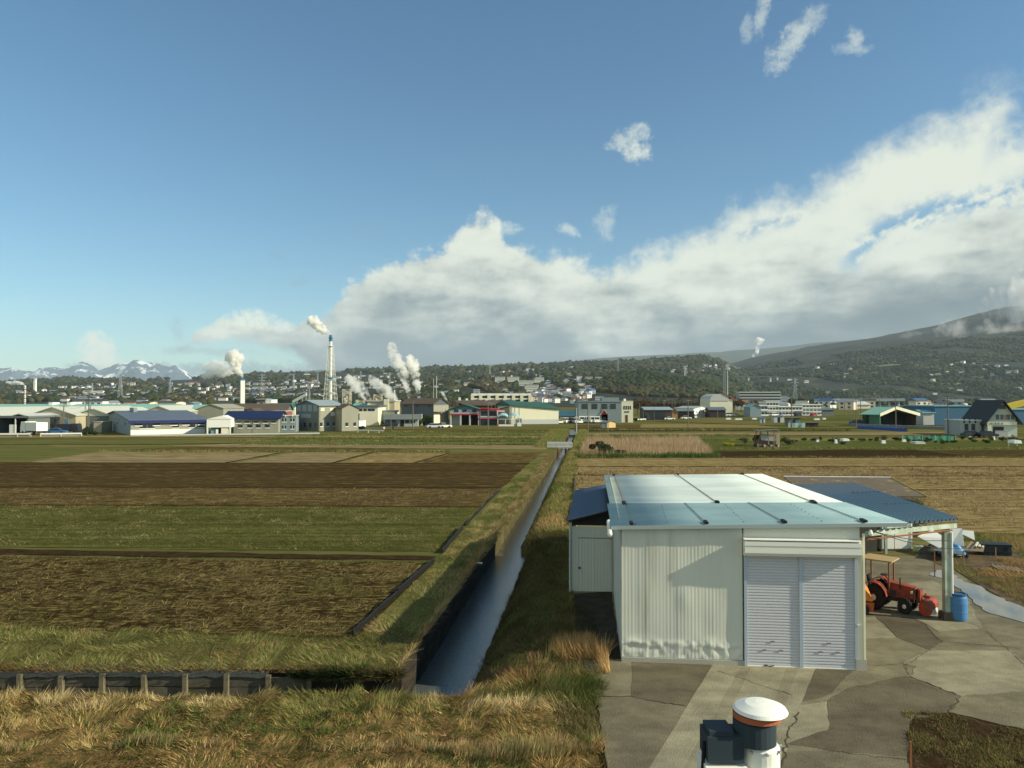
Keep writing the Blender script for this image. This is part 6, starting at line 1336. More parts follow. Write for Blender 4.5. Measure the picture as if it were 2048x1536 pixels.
MB().box(-.7, .38, 0, .9, 1.55, 2.2).hexa([(-.4, .3, 1.2), (.1, .3, 1.2), (.1, .6, 1.2), (-.4, .6, 1.2), (-.7, 0, 1.55), (.38, 0, 1.55), (.38, .9, 1.55), (-.7, .9, 1.55)]).build('bin', solid('bin_white', .6, .62, .6), t)
MB().hexa([(-.72, -.02, 2.202), (.4, -.02, 2.202), (.4, .92, 2.202), (-.72, .92, 2.202), (-.4, .4, 2.45), (.0, .4, 2.45), (.0, .5, 2.45), (-.4, .5, 2.45)]).build('lid', solid('lid_cream', .68, .55, .35), t)
for sx in (-.65, .3): MB().box(sx, sx + .05, .05, .1, 0, 1.55).build('leg', white, t)
# blue barrel
x, y = G(1911, 1239); t = empty('barrel', 'blue plastic drum with dark rim standing by the carport post', 'barrel', (x, y, .04))
MB().lathe([(.24, 0), (.27, .03), (.29, .12), (.30, .30), (.305, .33), (.30, .36), (.305, .6), (.31, .63), (.305, .66), (.29, .82), (.26, .9), (.25, .93)], n=26).build('body', bluep, t); MB().lathe([(.255, .88), (.275, .90), (.275, .96), (.22, .965), (.22, .94)], n=26).build('rim', solid('rim_navy', .03, .09, .18), t)
# white prefab storage cabinet
x, y = G(1762, 1103); x2, y2 = G(1834, 1103); w = (x2 - x) * .94; t = empty('storage_cabinet', 'white two door garden storage cabinet behind the carport post', 'storage cabinet', (x, y + .1, 0), R(4))
MB().box(0, w * .78, 0, 1.3, .12, 1.95).box(w * .78 + .002, w, .25, 1.3, .12, 1.95).build('body', solid('cabinet_white', .60, .62, .58), t)
for k in range(2): MB().box(.03 + k * w * .38, w * .37 + k * w * .38, -.03, -.002, .16, 1.9).build('door', solid('cabinet_door', .66, .67, .62), t)
MB().box(.08, .14, -.06, -.031, 1.0, 1.15).build('handle', black, t); MB().box(-.04, w + .04, -.06, 1.36, 1.952, 2.03).build('roof', greyl, t); MB().box(0, w, .05, 1.2, .0, .119).build('skid', wood, t); MB().box(w - .03, w + .03, .2, .248, .1, 1.95).build('corner_post', white, t)
x, y = G(1722, 1106); t = empty('dark_store', 'dark shaded boarded store left of the white storage cabinet', 'store', (x, y + .5, 0)); MB().box(-1, 1.0, 0, 1.5, 0, 2.5).build('wall', solid('dark_boards', .06, .06, .05, vary=.2, scale=2), t); MB().box(-1.1, 1.1, -.1, 1.6, 2.502, 2.6).build('roof', greyd, t)
# rusty roofed shed behind
t = empty('rusty_shed', 'old shed with brown lichen covered roof behind the carport', 'shed', (17.3, 44.4, 0), R(-5))
M_lich = mat('lichen_roof', (.115, .095, .07), .9, .3, 3, (.34, .22, .04), thr=(.56, .7), stretch=(.5, 1, 1))
MB().box(.2, 6.4, .3, 5.6, 0, 2.1).build('wall', solid('old_boards', .08, .065, .05, vary=.2), t)
MB().hexa([(0, 0, 2.35), (6.7, 0, 2.35), (6.7, 5.0, 2.9), (0, 5.0, 2.9), (0, 0, 2.43), (6.7, 0, 2.43), (6.7, 5.0, 2.98), (0, 5.0, 2.98)]).build('roof', M_lich, t)
m = MB(); 
MB().tube((0, 5.02, 3.0), (6.7, 5.02, 3.0), .06, n=6).build('ridge_cap', greyl, t); MB().tube((6.72, -.05, 2.42), (6.72, 5, 2.98), .05, n=6).build('edge_trim', solid('mustard_trim', .35, .25, .06), t)
# junk pile
def thing_box(name, label, cat, px, py, w, d, h, m_, z=.03, rz=0, tilt=0, part='body', extra=None):
    x, y = G(px, py); t = empty(name, label, cat, (x, y, z), rz); t.rotation_euler = (tilt, 0, rz); m = MB().box(-w / 2, w / 2, 0, d, 0, h); m.build(part, m_, t)
    if extra: extra(t, w, d, h)
    return t
def panel(name, lab, P, m_, th=.03, cat='sheet'):
    P = [Vector(p) for p in P]; n = (P[1] - P[0]).cross(P[3] - P[0]).normalized() * th
    return tag(MB().hexa([*P, *[p + n for p in P]]).build(name, m_), lab, cat)
def G3(px, py, z, D=None):
    X, D_ = G(px, py, z); return (X, D_, z)
D1 = 38.5
def PP(px, py, D): return (Gd(px, D)[0], D, zat(py, D))
panel('white_sheet', 'large white sheet leaning on the junk pile, the left one', [PP(1832, 1072, 40.2), PP(1875, 1096, 38.4), PP(1892, 1078, 39), PP(1862, 1060, 41)], white)
panel('white_sheet', 'white framed panel standing behind the carport post on the junk pile', [PP(1897, 1092, 40), PP(1925, 1092, 39.6), PP(1920, 1056, 40.4), PP(1897, 1057, 40.6)], white)
panel('white_sheet', 'crumpled white sheet at the right of the junk pile', [PP(1921, 1068, 41), PP(1946, 1080, 40), PP(1944, 1062, 41), PP(1922, 1060, 41.5)], white)
panel('scrap_sheet', 'dark corrugated sheet lying at the front of the junk pile', [PP(1862, 1100, 38), PP(1925, 1110, 37), PP(1923, 1101, 38.6), PP(1868, 1094, 39)], solid('junk_slate', .09, .11, .12))
panel('scrap_sheet', 'grey board heap left of the black tank', [PP(1925, 1100, 38.6), PP(1962, 1103, 38), PP(1966, 1090, 39.4), PP(1938, 1082, 40)], wood)
for k in range(3): panel('timber', '%s pale timber from the left on the grey board heap' % nth(k), [PP(1945 + k * 7, 1091 + k, 38.8), PP(1949 + k * 7, 1092 + k, 38.6), PP(1954 + k * 6, 1084 + k, 39.4), PP(1950 + k * 6, 1083 + k, 39.6)], cream)
def tarp(name, lab, c, rx, ry, h, m_):
    def f(u, v):
        a = u * 2 * math.pi; r = v; n = mnoise.noise(Vector((math.cos(a) * 2 * r, math.sin(a) * 2 * r, 2)) * 1.6); return (c[0] + math.cos(a) * rx * r, c[1] + math.sin(a) * ry * r, c[2] + h * (1 - r ** 2) * (1 + .6 * n) + .06 * n)
    return tag(sheet(name, f, np.linspace(0, 1, 36), np.linspace(0, 1, 12), m_, smooth=False), lab, 'tarpaulin')
tarp('tarpaulin', 'crumpled blue tarpaulin on the junk pile', (*Gd(1902, 38.8), .15), .75, .5, .45, solid('blue_tarp', .06, .22, .42, rough=.35))
tarp('tarpaulin', 'dark rumpled cover between the tarpaulin and the storage cabinet', (*Gd(1862, 39.4), .03), .8, .5, .5, solid('dark_cover', .05, .05, .045))
def tank_x(t, w, d, h): MB().box(-w / 2 - .03, w / 2 + .03, -.03, d + .03, h + .002, h + .06).build('lid', black, t); MB().tube((w * .3, -.06, h * .7), (w * .3, 0, h * .7), .1, n=12).build('cap', black, t); MB().box(-w / 2, w / 2, -.05, -.002, h * .3, h * .36).build('rib', black, t)
thing_box('tank', 'black plastic tank lying right of the junk pile', 'tank', 1990, 1111, 1.35, .8, .5, solid('tank_dark', .035, .045, .05), rz=-.2, extra=tank_x)
thing_box('crate', 'small light green crate beside the storage cabinet', 'crate', 1838, 1104, .35, .3, .25, solid('crate_green', .25, .42, .2), extra=lambda t, w, d, h: MB().box(-w / 2 - .02, w / 2 + .02, -.02, d + .02, h + .001, h + .04).build('rim', white, t))
for k in range(6):
    a = PP(1980 + k * 9, 1122 + k * 1.5, 36.4 - k * .1); c = PP(1996 + k * 9, 1130 + k * 1.2, 35.4 - k * .1)
    tag(MB().hexa([(a[0] - .06, a[1], .05), (a[0] + .06, a[1], .05), (c[0] + .06, c[1], .05), (c[0] - .06, c[1], .05), (a[0] - .06, a[1], .1), (a[0] + .06, a[1], .1), (c[0] + .06, c[1], .1), (c[0] - .06, c[1], .1)]).build('timber', wood), '%s weathered grey timber from the left, lying on the straw' % nth(k), 'timber', 'timbers on the straw')
for px, py, h, lab in [(1865, 1152, 1.15, 'thin dark stake standing in the puddle'), (1923, 1132, .75, 'thin stake in front of the junk pile'), (1987, 1114, .5, 'pale stake in front of the black tank'), (1813, 1548, .75, 'rusty short post at the near edge of the yard')]:
    x, y = G(px, py); t = empty('stake', lab, 'stake', (x, y, 0)); MB().box(-.02, .02, -.02, .02, 0, h).build('shaft', rust if px < 1900 else wood, t); MB().box(-.025, .025, -.025, .025, h + .001, h + .02).build('cap', rust, t)
blades('shrub', [(1790, 1010), (1835, 1012), (1850, 1048), (1790, 1045)], 3000, .7, .06, [(.05, .08, .02), (.07, .1, .03)], 'dark shrub peeping out between the rusty shed and the carport roof', 'shrub', .6, 0)
# loose hose ring in front of the shutter
x, y = G(1535, 1331); m = MB(); pts = [(x + .14 * math.cos(a * .5) * (1 + .1 * math.sin(a * 1.3)), y + .07 * math.sin(a * .5), .05 + .002 * a) for a in range(22)]; tag(m.path(pts, .012, 5).build('rope', wire), 'small coil of dark rope in front of the roller shutter', 'rope')

# lineside marker close to the train
D = 6.2; x, y = Gd(1475, D); zt = zat(1397, D)
t = empty('lineside_post', 'white lineside post with domed red capped top and navy box', 'lineside post', (x, y, 0))
nvb = solid('navy_black', .03, .045, .055)
MB().lathe([(.15, 0), (.15, zt - .36), (.13, zt - .33)], (.17, 0, 0), 24).build('post', white, t)
MB().lathe([(.18, zt - .08), (.215, zt - .07), (.20, zt - .045), (.12, zt - .012), (.04, zt)], (.17, 0, 0), 56).build('white_cap', white, t)
MB().lathe([(.16, zt - .13), (.19, zt - .125), (.19, zt - .082), (.16, zt - .08)], (.14, 0, 0), 28).build('red_collar', solid('brick_red', .36, .11, .05), t)
MB().lathe([(.14, zt - .33), (.17, zt - .32), (.17, zt - .14), (.14, zt - .13)], (.12, 0, 0), 24).build('dark_drum', nvb, t)
MB().box(-.29, .0, -.12, .14, zt - .44, zt - .24).box(-.27, -.08, -.1, .12, zt - .24, zt - .2).build('navy_box', nvb, t)
MB().box(-.31, .02, -.15, .15, zt - 1.5, zt - .47).build('white_cabinet', white, t)
MB().box(-.12, .33, -.17, -.155, zt - .52, zt - .48).build('crossarm', solid('arm_cream', .65, .58, .38), t)

for k in range(8):
    a_ = k * math.pi / 4; MB().tube((.17 + .15 * math.cos(a_), .15 * math.sin(a_), zt - .36), (.17 + .17 * math.cos(a_), .17 * math.sin(a_), zt - .36), .012, n=6).build('bolt', steel, t)
MB().box(-.25, -.04, -.158, -.151, zt - .62, zt - .5).build('plate', greyl, t); MB().tube((-.3, -.05, zt - .3), (-.36, -.05, zt - 1.2), .015, n=6).build('conduit', black, t)

# ------------------------------------------------------------------ bridge and guard rails
br = empty('bridge', 'small concrete footbridge with grey guard rails across the canal', 'bridge', (*Gd(1098, 127), 0), -R(3))
w = (1143 - 1096) / F * 127
MB().box(-.4, w, 0, 2.6, -.12, .12).build('deck', concrete, br); MB().box(.8, 1.1, .2, 2.4, -1.4, -.12).box(w - 1.3, w - 1.0, .2, 2.4, -1.4, -.12).build('abutment', solid('dark_concrete', .09, .07, .05), br)
for y_ in (.1, 2.5):
    for k in range(4): MB().box(-.1 + k * (w / 3) - .06, -.1 + k * (w / 3) + .06, y_ - .05, y_ + .05, .12, .85).build('rail_post', greyl, br)
    MB().box(-.3, w, y_ - .09, y_ - .055, .55, .85).box(-.3, w, y_ - .09, y_ - .055, .25, .35).build('guard_rail', greyl, br)
def guardrail(p0, p1, lab, h=.75, step=2.0, m_=white, sol=False):
    A, B = Vector((*G(*p0), 0)), Vector((*G(*p1), 0)); L_ = (B - A).length; t = empty('guard_rail', lab, 'guard rail', A, math.atan2(B.y - A.y, B.x - A.x))
    MB().box(0, L_, -.05, 0, h - .32, h).build('beam', m_, t)
    for k in range(int(L_ / step) + 1): MB().box(k * step - .06, k * step + .06, .002, .12, 0, h - .02).build('post', m_, t)
    if sol: MB().box(0, L_, .2, .35, 0, .3).build('kerb', concrete, t)
guardrail((-160, 874), (63, 873), 'white guard rail at the far left in front of the open shed', sol=True, step=4)
guardrail((82, 873), (165, 872), 'white guard rail in front of the beige gabled factory', sol=True, step=4)
guardrail((262, 872.5), (640, 868), 'long low pale rail in front of the two blue trimmed warehouses', h=.36, step=4, m_=greyl)
guardrail((716, 865), (768, 866), 'thin rail right of the tall workshop', step=3)
guardrail((1266, 842), (1292, 841), 'white rail right of the cream block', step=3)
# ------------------------------------------------------------------ utility poles
def pole(px, yt, yb, lab, r=.16, arms=1, tr=False, lean=0, m_=None, name='utility_pole', lamp=False):
    x, y = G(px, yb); h = (yb - yt) / F * y; t = empty(name, lab, 'utility pole' if name == 'utility_pole' else 'street lamp', (x, y, 0), random.uniform(-.6, .6), 'utility poles on the plain' if name == 'utility_pole' else None)
    r = max(r, y * .00042)
    MB().tube((0, 0, -.2), (0, 0, h), r, r * .7, 8).build('pole', m_ or solid('pole_concrete', .15, .135, .105), t)
    for k in range(arms): z = h * (.97 - k * .09); MB().box(-1.0 + .2 * k, 1.0 - .2 * k, -.06 - r, -r, z - .06, z + .06).build('cross_arm', greyd, t)
    for k in range(2 if tr else 0): MB().lathe([(.1, 0), (.34, .05), (.34, .85), (.1, .9)], ((k * 2 - 1) * .55, 0, h * .74), 10).build('transformer', greyl, t)
    if lamp: MB().tube((0, 0, h), (.9, 0, h + .15), .05, n=5).box(.6, 1.2, -.12, .12, h + .1, h + .22).build('lamp_head', greyl, t)
for a_ in [(128, 811, 863, 'utility pole in front of the beige gabled factory', 0.16, 1), (178, 803, 864, 'utility pole with two grey transformers at the cream hall', .16, 2, True), (203, 812, 844, 'utility pole right behind the windowless beige store', .16, 2), (51, 832, 864, 'short pale pole by the dark open shed', .16, 0), (141, 834, 862, 'thin short post by the beige gabled factory', .1, 0), (175, 833, 862, 'pale post beside the transformer pole', .12, 0), (312, 802, 845, 'slim dark pole behind the grey roofed warehouse', .12, 1),
    (826, 803, 858, 'pale pole in front of the dark corrugated barn', .17, 0), (782, 828, 859, 'thin pole left of the low dark roofed office', .12, 0), (876, 820, 850, 'thin pole against the concrete gable', .12, 0), (901, 812, 850, 'pole at the corner of the green workshop', .14, 0), (976, 803, 859, 'tall dark pole in front of the red and white shop', .16, 1), (983, 806, 849, 'pale pole right behind the tall dark shop pole', .13, 1), (991, 804, 850, 'pole left of the blue arched canopy', .12, 0),
    (1117, 817, 847, 'pole at the right corner of the white shed', .14, 1), (1176, 800, 858, 'dark pole standing among the parked cars', .16, 1), (1202, 815, 846, 'thin pole left of the red gabled little house', .1, 0), (1216, 812, 863, 'pale pole beside the tan field hut', .12, 1), (1279, 806, 843, 'pole right of the cream block', .13, 0), (1286, 815, 841, 'shorter pole right of the cream block', .13, 0), (1308, 815, 840, 'pole in front of the long low brown shed', .12, 0), (1344, 805, 838, 'pole beside the small orange brown house', .13, 1), (1328, 800, 836, 'pole with wide arms among the autumn trees', .13, 3), (1376, 799, 857, 'lone pole standing in the field left of the white barn', .16, 1), (1400, 812, 836, 'pole in front of the white barn', .1, 0), (1435, 817, 837, 'short pale pole in front of the dark brown house', .16, 0),
    (1583, 794, 855, 'lone dark pole above the teal sheet fence', .15, 1), (1640, 802, 829, 'pole right of the stair tower apartments', .13, 0), (1712, 795, 856, 'left pole of the pair beside the blue tarpaulin strip', .15, 1), (1721, 798, 848, 'right pole of the pair beside the blue tarpaulin strip', .15, 1), (1759, 800, 832, 'thin pole behind the green barn', .11, 0), (1791, 798, 859, 'pole in front of the green barn', .15, 1), (1808, 801, 832, 'thin pole behind the right side of the green barn', .11, 0), (1835, 801, 841, 'pole right of the green barn', .14, 0), (1864, 803, 838, 'pole at the left end of the blue shed', .12, 0), (1895, 790, 869, 'tallest pole on the right, in front of the blue shed', .16, 1), (1689, 806, 832, 'thin distant pole left of the tarpaulin poles', .11, 0), (1698, 804, 832, 'slim distant pole just right of another thin one', .11, 0)]:
    pole(*a_[:3], 'grey ' + a_[3], *a_[4:])
pole(1153, 816, 865, 'pale lamp post standing beside the canal beyond the bridge', .12, 0, m_=greyl, name='street_lamp')
pole(1045, 823, 848, 'pale lamp post right of the blue arched canopy', .1, 0, m_=greyl, name='street_lamp', lamp=True)
for (a, c, lab) in [((128, 813, 863), (178, 805, 864), 'between the beige factory pole and the transformer pole'), ((178, 806, 864), (203, 814, 844), 'from the transformer pole to the pole behind the beige store'), ((826, 806, 858), (976, 805, 859), 'from the corrugated barn pole to the shop pole'), ((976, 805, 859), (1176, 802, 858), 'from the shop pole to the dark pole by the trucks'), ((1176, 802, 858), (1376, 801, 857), 'from the truck row pole to the lone field pole'), ((1712, 797, 856), (1791, 800, 859), 'between the tarpaulin poles and the barn pole'), ((1791, 800, 859), (1895, 792, 869), 'from the barn pole to the tallest right pole')]:
    D0, D1_ = G(a[0], a[2])[1], G(c[0], c[2])[1]; p0 = Vector((*Gd(a[0], D0), zat(a[1], D0))); p1 = Vector((*Gd(c[0], D1_), zat(c[1], D1_)))
    tag(MB().path([p0.lerp(p1, i / 12) - Vector((0, 0, .9 * math.sin(math.pi * i / 12))) for i in range(13)], .022, 4).build('power_line', wire), 'thin wire ' + lab, 'power line')
# ------------------------------------------------------------------ vehicles
cars = {}
def make_car(kind, m_):
    t = empty('parked_car', None, 'car'); L_, Wd, H_ = {'sedan': (4.3, 1.65, 1.4), 'van': (4.2, 1.65, 1.9), 'truck': (5.2, 1.9, 2.3)}[kind]
    def pr(P, y0, y1): return MB().prism(P, y0, y1)
    if kind == 'sedan': pr([(0, .25), (L_, .25), (L_, .75), (L_ - .9, .85), (.5, .88), (0, .8)], -Wd / 2, Wd / 2).build('body', m_, t); pr([(.45, .88), (L_ - 1.0, .86), (L_ - 1.75, H_ - .05), (1.1, H_ - .05)], -Wd / 2 + .12, Wd / 2 - .12).build('windows', glass, t); MB().box(1.1, L_ - 1.75, -Wd / 2 + .14, Wd / 2 - .14, H_ - .05, H_).build('roof', m_, t)
    elif kind == 'van': pr([(0, .25), (L_, .25), (L_, .9), (L_ - .35, 1.1), (0, 1.1)], -Wd / 2, Wd / 2).build('body', m_, t); pr([(.03, 1.1), (L_ - .4, 1.1), (L_ - .95, H_ - .12), (.1, H_ - .12)], -Wd / 2 + .03, Wd / 2 - .03).build('windows', glass, t); MB().box(.08, L_ - .95, -Wd / 2 + .02, Wd / 2 - .02, H_ - .12, H_).build('roof', m_, t)
    else:
        pr([(3.6, .4), (L_, .4), (L_, 1.3), (L_ - .25, H_), (3.6, H_)], -Wd / 2, Wd / 2).build('cab', m_, t); MB().hexa([(L_ - .12, -Wd / 2 + .1, 1.4), (L_ + .01, -Wd / 2 + .1, 1.3), (L_ + .01, Wd / 2 - .1, 1.3), (L_ - .12, Wd / 2 - .1, 1.4), (L_ - .3, -Wd / 2 + .1, 2.1), (L_ - .2, -Wd / 2 + .1, 2.1), (L_ - .2, Wd / 2 - .1, 2.1), (L_ - .3, Wd / 2 - .1, 2.1)]).build('windscreen', glass, t); MB().box(0, 3.5, -Wd / 2, Wd / 2, .7, 2.2).build('load_box', m_, t); MB().box(0, 3.6, -.4, .4, .45, .69).build('chassis', black, t)
    for x_ in (.8, L_ - .85):
        for s in (-1, 1): MB().lathe([(.2, -.1), (.32, -.08), (.32, .08), (.2, .1)], (x_, s * (Wd / 2 - .05), .32), 10, axis='y').build('wheel', M_tyre, t)
    return t
CM = {'white': white, 'silver': solid('car_silver', .42, .44, .46, rough=.35), 'dark': solid('car_dark', .03, .035, .05, rough=.3), 'blue': solid('car_blue', .05, .14, .3, rough=.35), 'red': solid('car_red', .4, .05, .04, rough=.35), 'black': black}
def car(kind, c, px, py, rz, lab, grp=None, name='parked_car', cat='car'):
    if (kind, c) not in cars: cars[kind, c] = make_car(kind, CM[c]); t = cars[kind, c]
    else: t = copy_tree(cars[kind, c])
    t.name = name; x, y = G(px, py); t.location = (x, y, .02); t.rotation_euler = (0, 0, rz); tag(t, lab, cat, grp); return t
for i, (px, k, c) in enumerate([(861, 'sedan', 'silver'), (868, 'sedan', 'white'), (874, 'sedan', 'dark'), (882, 'sedan', 'white')]): car(k, c, px - 8, 856.5 - .2 * i, [.4, .3, .5, .35][i], ['silver car at the left end of the row on the field road', 'white car second from left on the field road', 'dark car third from left on the field road', 'white car at the right end of the row on the field road'][i], 'cars parked on the field road')
car('van', 'silver', 908, 849.3, .25, 'silver estate car in front of the left bay of the green workshop'); car('van', 'silver', 931, 849.3, .1, 'silver estate car in front of the right bay of the green workshop')
def row(xs, py, lab, grp, kinds, cols, rz=-1.2):
    for i, px in enumerate(xs):
        k = kinds[i % len(kinds)]; c = cols[i % len(cols)]; car(k, c, px, py + random.uniform(-.3, .3), rz + random.uniform(-.1, .1), f'{c} {k if k != "sedan" else "car"}, {nth(i)} from the left {lab}', grp, 'parked_truck' if k == 'truck' else 'parked_car', 'truck' if k == 'truck' else 'car')
row([1062, 1070, 1077, 1085, 1091, 1098, 1107, 1113], 846.6, 'parked along the white shed', 'vehicles parked along the white shed', ['truck', 'truck', 'sedan', 'sedan'], ['dark', 'silver', 'white', 'white', 'dark'])
row([1124, 1131, 1142, 1149], 846.2, 'in front of the teal open shed', 'vehicles in front of the teal shed', ['van', 'sedan'], ['white', 'dark', 'silver'])
row([1155, 1161, 1167, 1173, 1179, 1185], 845.4, 'in the row of box trucks', 'box trucks under the dark pole', ['truck'], ['white'], -1.35)
car('sedan', 'white', 1188, 846, .2, 'white car right of the row of box trucks')
car('sedan', 'silver', 1300, 839.6, .2, 'silver car in front of the long low brown shed'); car('van', 'dark', 1292, 840, .5, 'dark van in front of the long low brown shed'); car('sedan', 'white', 1328, 840, .15, 'white car right of the long low brown shed'); car('sedan', 'white', 1362, 838.5, .15, 'white car in front of the dark open barn'); car('van', 'silver', 1376, 836.5, -.9, 'silver van in the mouth of the dark open barn')
car('truck', 'white', 85, 870, 2.6, 'large white truck at the gap of the guard rail', None, 'parked_truck', 'truck').scale = (1.35, 1.3, 1.3)
car('sedan', 'blue', 96, 868, .1, 'blue car behind the guard rail'); car('truck', 'dark', 118, 866, 0, 'dark lorry in front of the beige gabled factory', None, 'parked_truck', 'truck')
car('truck', 'white', 712, 858, 1.4, 'white lorry beside the tall workshop annex', None, 'parked_truck', 'truck'); car('van', 'dark', 768, 853, .2, 'dark van in front of the low dark roofed office')
for i, px in enumerate([1452, 1462, 1508, 1521, 1541, 1560, 1590, 1622]): car('sedan' if i % 2 else 'van', ['white', 'silver', 'dark', 'red'][i % 4], px, 832.6, .1 * i, f'small {["white", "silver", "dark", "red"][i % 4]} car {nth(i)} from the left before the apartment blocks', 'distant cars before the apartments')
car('van', 'dark', 1700, 851, .1, 'dark van left of the blue tarpaulin strip'); car('sedan', 'dark', 1925, 874.5, .2, 'dark car in front of the pale annex'); car('sedan', 'black', 1955, 875, .15, 'black car in front of the white house')
# ------------------------------------------------------------------ trees and bushes near the town
def leafcloud(name, c, rx, ry, rz_, n, size, pal, parent=None, seed=0, lobes=9):
    r = np.random.default_rng(seed); lc = r.normal(0, .45, (lobes, 3)); lc[:, 2] = np.abs(lc[:, 2]) * .8; lr = r.uniform(.3, .6, lobes)
    k = r.integers(0, lobes, n); d = r.normal(0, 1, (n, 3)); d /= np.linalg.norm(d, axis=1)[:, None]; P = lc[k] + d * (lr[k] * r.uniform(.55, 1.05, n))[:, None]
    P = P * np.array([rx, ry, rz_]) + np.array(c); P[:, 2] = np.maximum(P[:, 2], .05)
    t1 = r.normal(0, 1, (n, 3)); t1 /= np.linalg.norm(t1, axis=1)[:, None]; t2 = np.cross(t1, r.normal(0, 1, (n, 3))); t2 /= np.linalg.norm(t2, axis=1)[:, None]
    s = size * r.uniform(.6, 1.4, n)[:, None]; V = np.stack([P - t1 * s, P + t2 * s * .6, P + t1 * s, P - t2 * s * .6], 1)
    pal = np.array(pal); cb = pal[(k * 7 + r.integers(0, 2, n)) % len(pal)] * r.uniform(.7, 1.35, (n, 1))
    return np_mesh(name, V.reshape(-1, 3), np.arange(n * 4).reshape(-1, 4), M_leaf, np.repeat(cb, 4, 0), parent)
tp = {}
PALS = {'green': [(.035, .06, .02), (.05, .08, .025), (.03, .05, .02)], 'rust': [(.10, .055, .03), (.08, .05, .03), (.12, .07, .03)], 'olive': [(.08, .085, .03), (.10, .10, .035), (.06, .07, .025)], 'blossom': [(.25, .19, .19), (.20, .15, .15), (.14, .11, .1)], 'yellow': [(.20, .16, .04), (.14, .12, .03)]}
def tree(col, px, py, hpx, lab, var=0, Dm=None, grp=None):
    if Dm: x, y = Gd(px, Dm); h = hpx / F * Dm; z = hz(px, Dm)
    else: x, y = G(px, py); h = hpx / F * y; z = 0
    k = (col, var)
    if k not in tp:
        t = empty('tree', None, 'tree'); m = MB().tube((0, 0, 0), (.02, 0, .5), .03, .018, 7); rr = random.Random(var)
        for q_ in range(5): a = q_ * 1.3; m.tube((.01, 0, .3 + q_ * .05), (.22 * math.cos(a), .22 * math.sin(a), .6 + .05 * q_), .012, .005, 5)
        m.build('trunk', bark, t); leafcloud('crown', (0, 0, .55), .34, .34, .36, 900, .035, PALS[col], t, 50 + var); tp[k] = t
    else: t = copy_tree(tp[k])
    t.location = (x, y, z); t.scale = (h * random.uniform(.9, 1.2), h, h); t.rotation_euler = (0, 0, random.uniform(0, 6)); return tag(t, lab, 'tree', grp)
clusters = [((1285, 1345), (828, 838), 30, ['rust', 'rust', 'olive'], 9, 'behind the low brown shed', 420), ((1355, 1420), (826, 836), 30, ['rust', 'olive', 'rust'], 8, 'in the brown clump behind the white barn', 430), ((1425, 1530), (815, 830), 24, ['rust', 'olive', 'green'], 12, 'between the telecom tower and the school', 520), ((1270, 1300), (826, 838), 34, ['rust'], 4, 'beside the cream block', 400),
    ((860, 935), (805, 815), 16, ['blossom', 'blossom', 'olive'], 9, 'in the pinkish row behind the barrel roofed hall', 620), ((900, 945), (792, 805), 18, ['yellow', 'green', 'olive'], 5, 'above the pinkish tree row', 700), ((742, 800), (826, 836), 14, ['green', 'yellow', 'olive'], 5, 'between the pale works and the dark barn', 330), ((1560, 1720), (805, 815), 14, ['green', 'olive'], 10, 'in the flat town below the mountain', 700), ((540, 600), (796, 806), 14, ['green', 'olive'], 5, 'behind the teal hall', 700), ((1580, 1640), (786, 800), 18, ['green'], 7, 'in the dark clump right of the school block', 800), ((180, 300), (804, 809), 12, ['green'], 6, 'peeping over the pale green roof', 800), ((1890, 2040), (802, 810), 14, ['green', 'rust'], 7, 'behind the blue sheds', 620)]
for (x0, x1), (y0, y1), hp, cs, n, ph, D in clusters:
    for i in range(n): c = cs[i % len(cs)]; tree(c, x0 + (x1 - x0) * (i + random.uniform(.2, .8)) / n, 0, hp * random.uniform(.8, 1.2), f'{ {"rust": "rust brown", "olive": "olive", "green": "dark green", "blossom": "pinkish bare", "yellow": "yellowish"}[c]} tree, {nth(i)} from left {ph}', i % 3, D + random.uniform(-15, 15), 'trees around the town')
def bush(px, py, wpx, hpx, lab, pal, n=1500, size=.12, name='bush', seed=1):
    x, y = G(px, py); w = wpx / F * y / 2; h = hpx / F * y; t = empty(name, lab, 'bush', (x, y, 0)); MB().tube((0, 0, 0), (0, 0, h * .4), .06, .03, 6).tube((0, 0, .1), (w * .4, 0, h * .5), .04, .02, 5).tube((0, 0, .1), (-w * .4, 0, h * .5), .04, .02, 5).build('stem', bark, t)
    leafcloud('foliage', (0, 0, h * .38), w * .85, w * .6, h * .62, n, size, pal, t, seed); return t
gpal = [(.025, .05, .015), (.035, .065, .02), (.05, .08, .02)]
bush(856, 851.5, 34, 23, 'big round dark green bush in front of the corrugated barn', gpal, 2500, .2)
bush(1210, 910.5, 52, 26, 'dark green bush growing among the dry reeds', gpal, 3500, .11, seed=2)
bush(1222, 911, 40, 16, 'lower spreading part of shrub at the right of the reed bush', gpal, 1500, .1, seed=3)
bush(1452, 892, 24, 7, 'yellow flowering rape bush in the vegetable ground', [(.45, .42, .03), (.35, .36, .04)], 700, .1, seed=4)
for i, (px, py, w_, h_) in enumerate([(735, 850, 22, 14), (752, 850, 18, 11), (770, 850, 12, 10), (1262, 842, 9, 6), (1272, 842, 8, 5), (165, 870, 30, 8), (190, 870, 18, 7), (725, 858, 14, 5)]): bush(px, py, w_, h_, 'dark low bush ' + ['left behind the thin rail, nearest the workshop', 'second behind the thin rail', 'at the corner of the low office', 'left by the cream block steps', 'right by the cream block steps', 'below the windowless beige store', 'at the corner of the blue trimmed warehouse', 'beside the white lorry'][i], gpal, 700, .2, seed=10 + i)
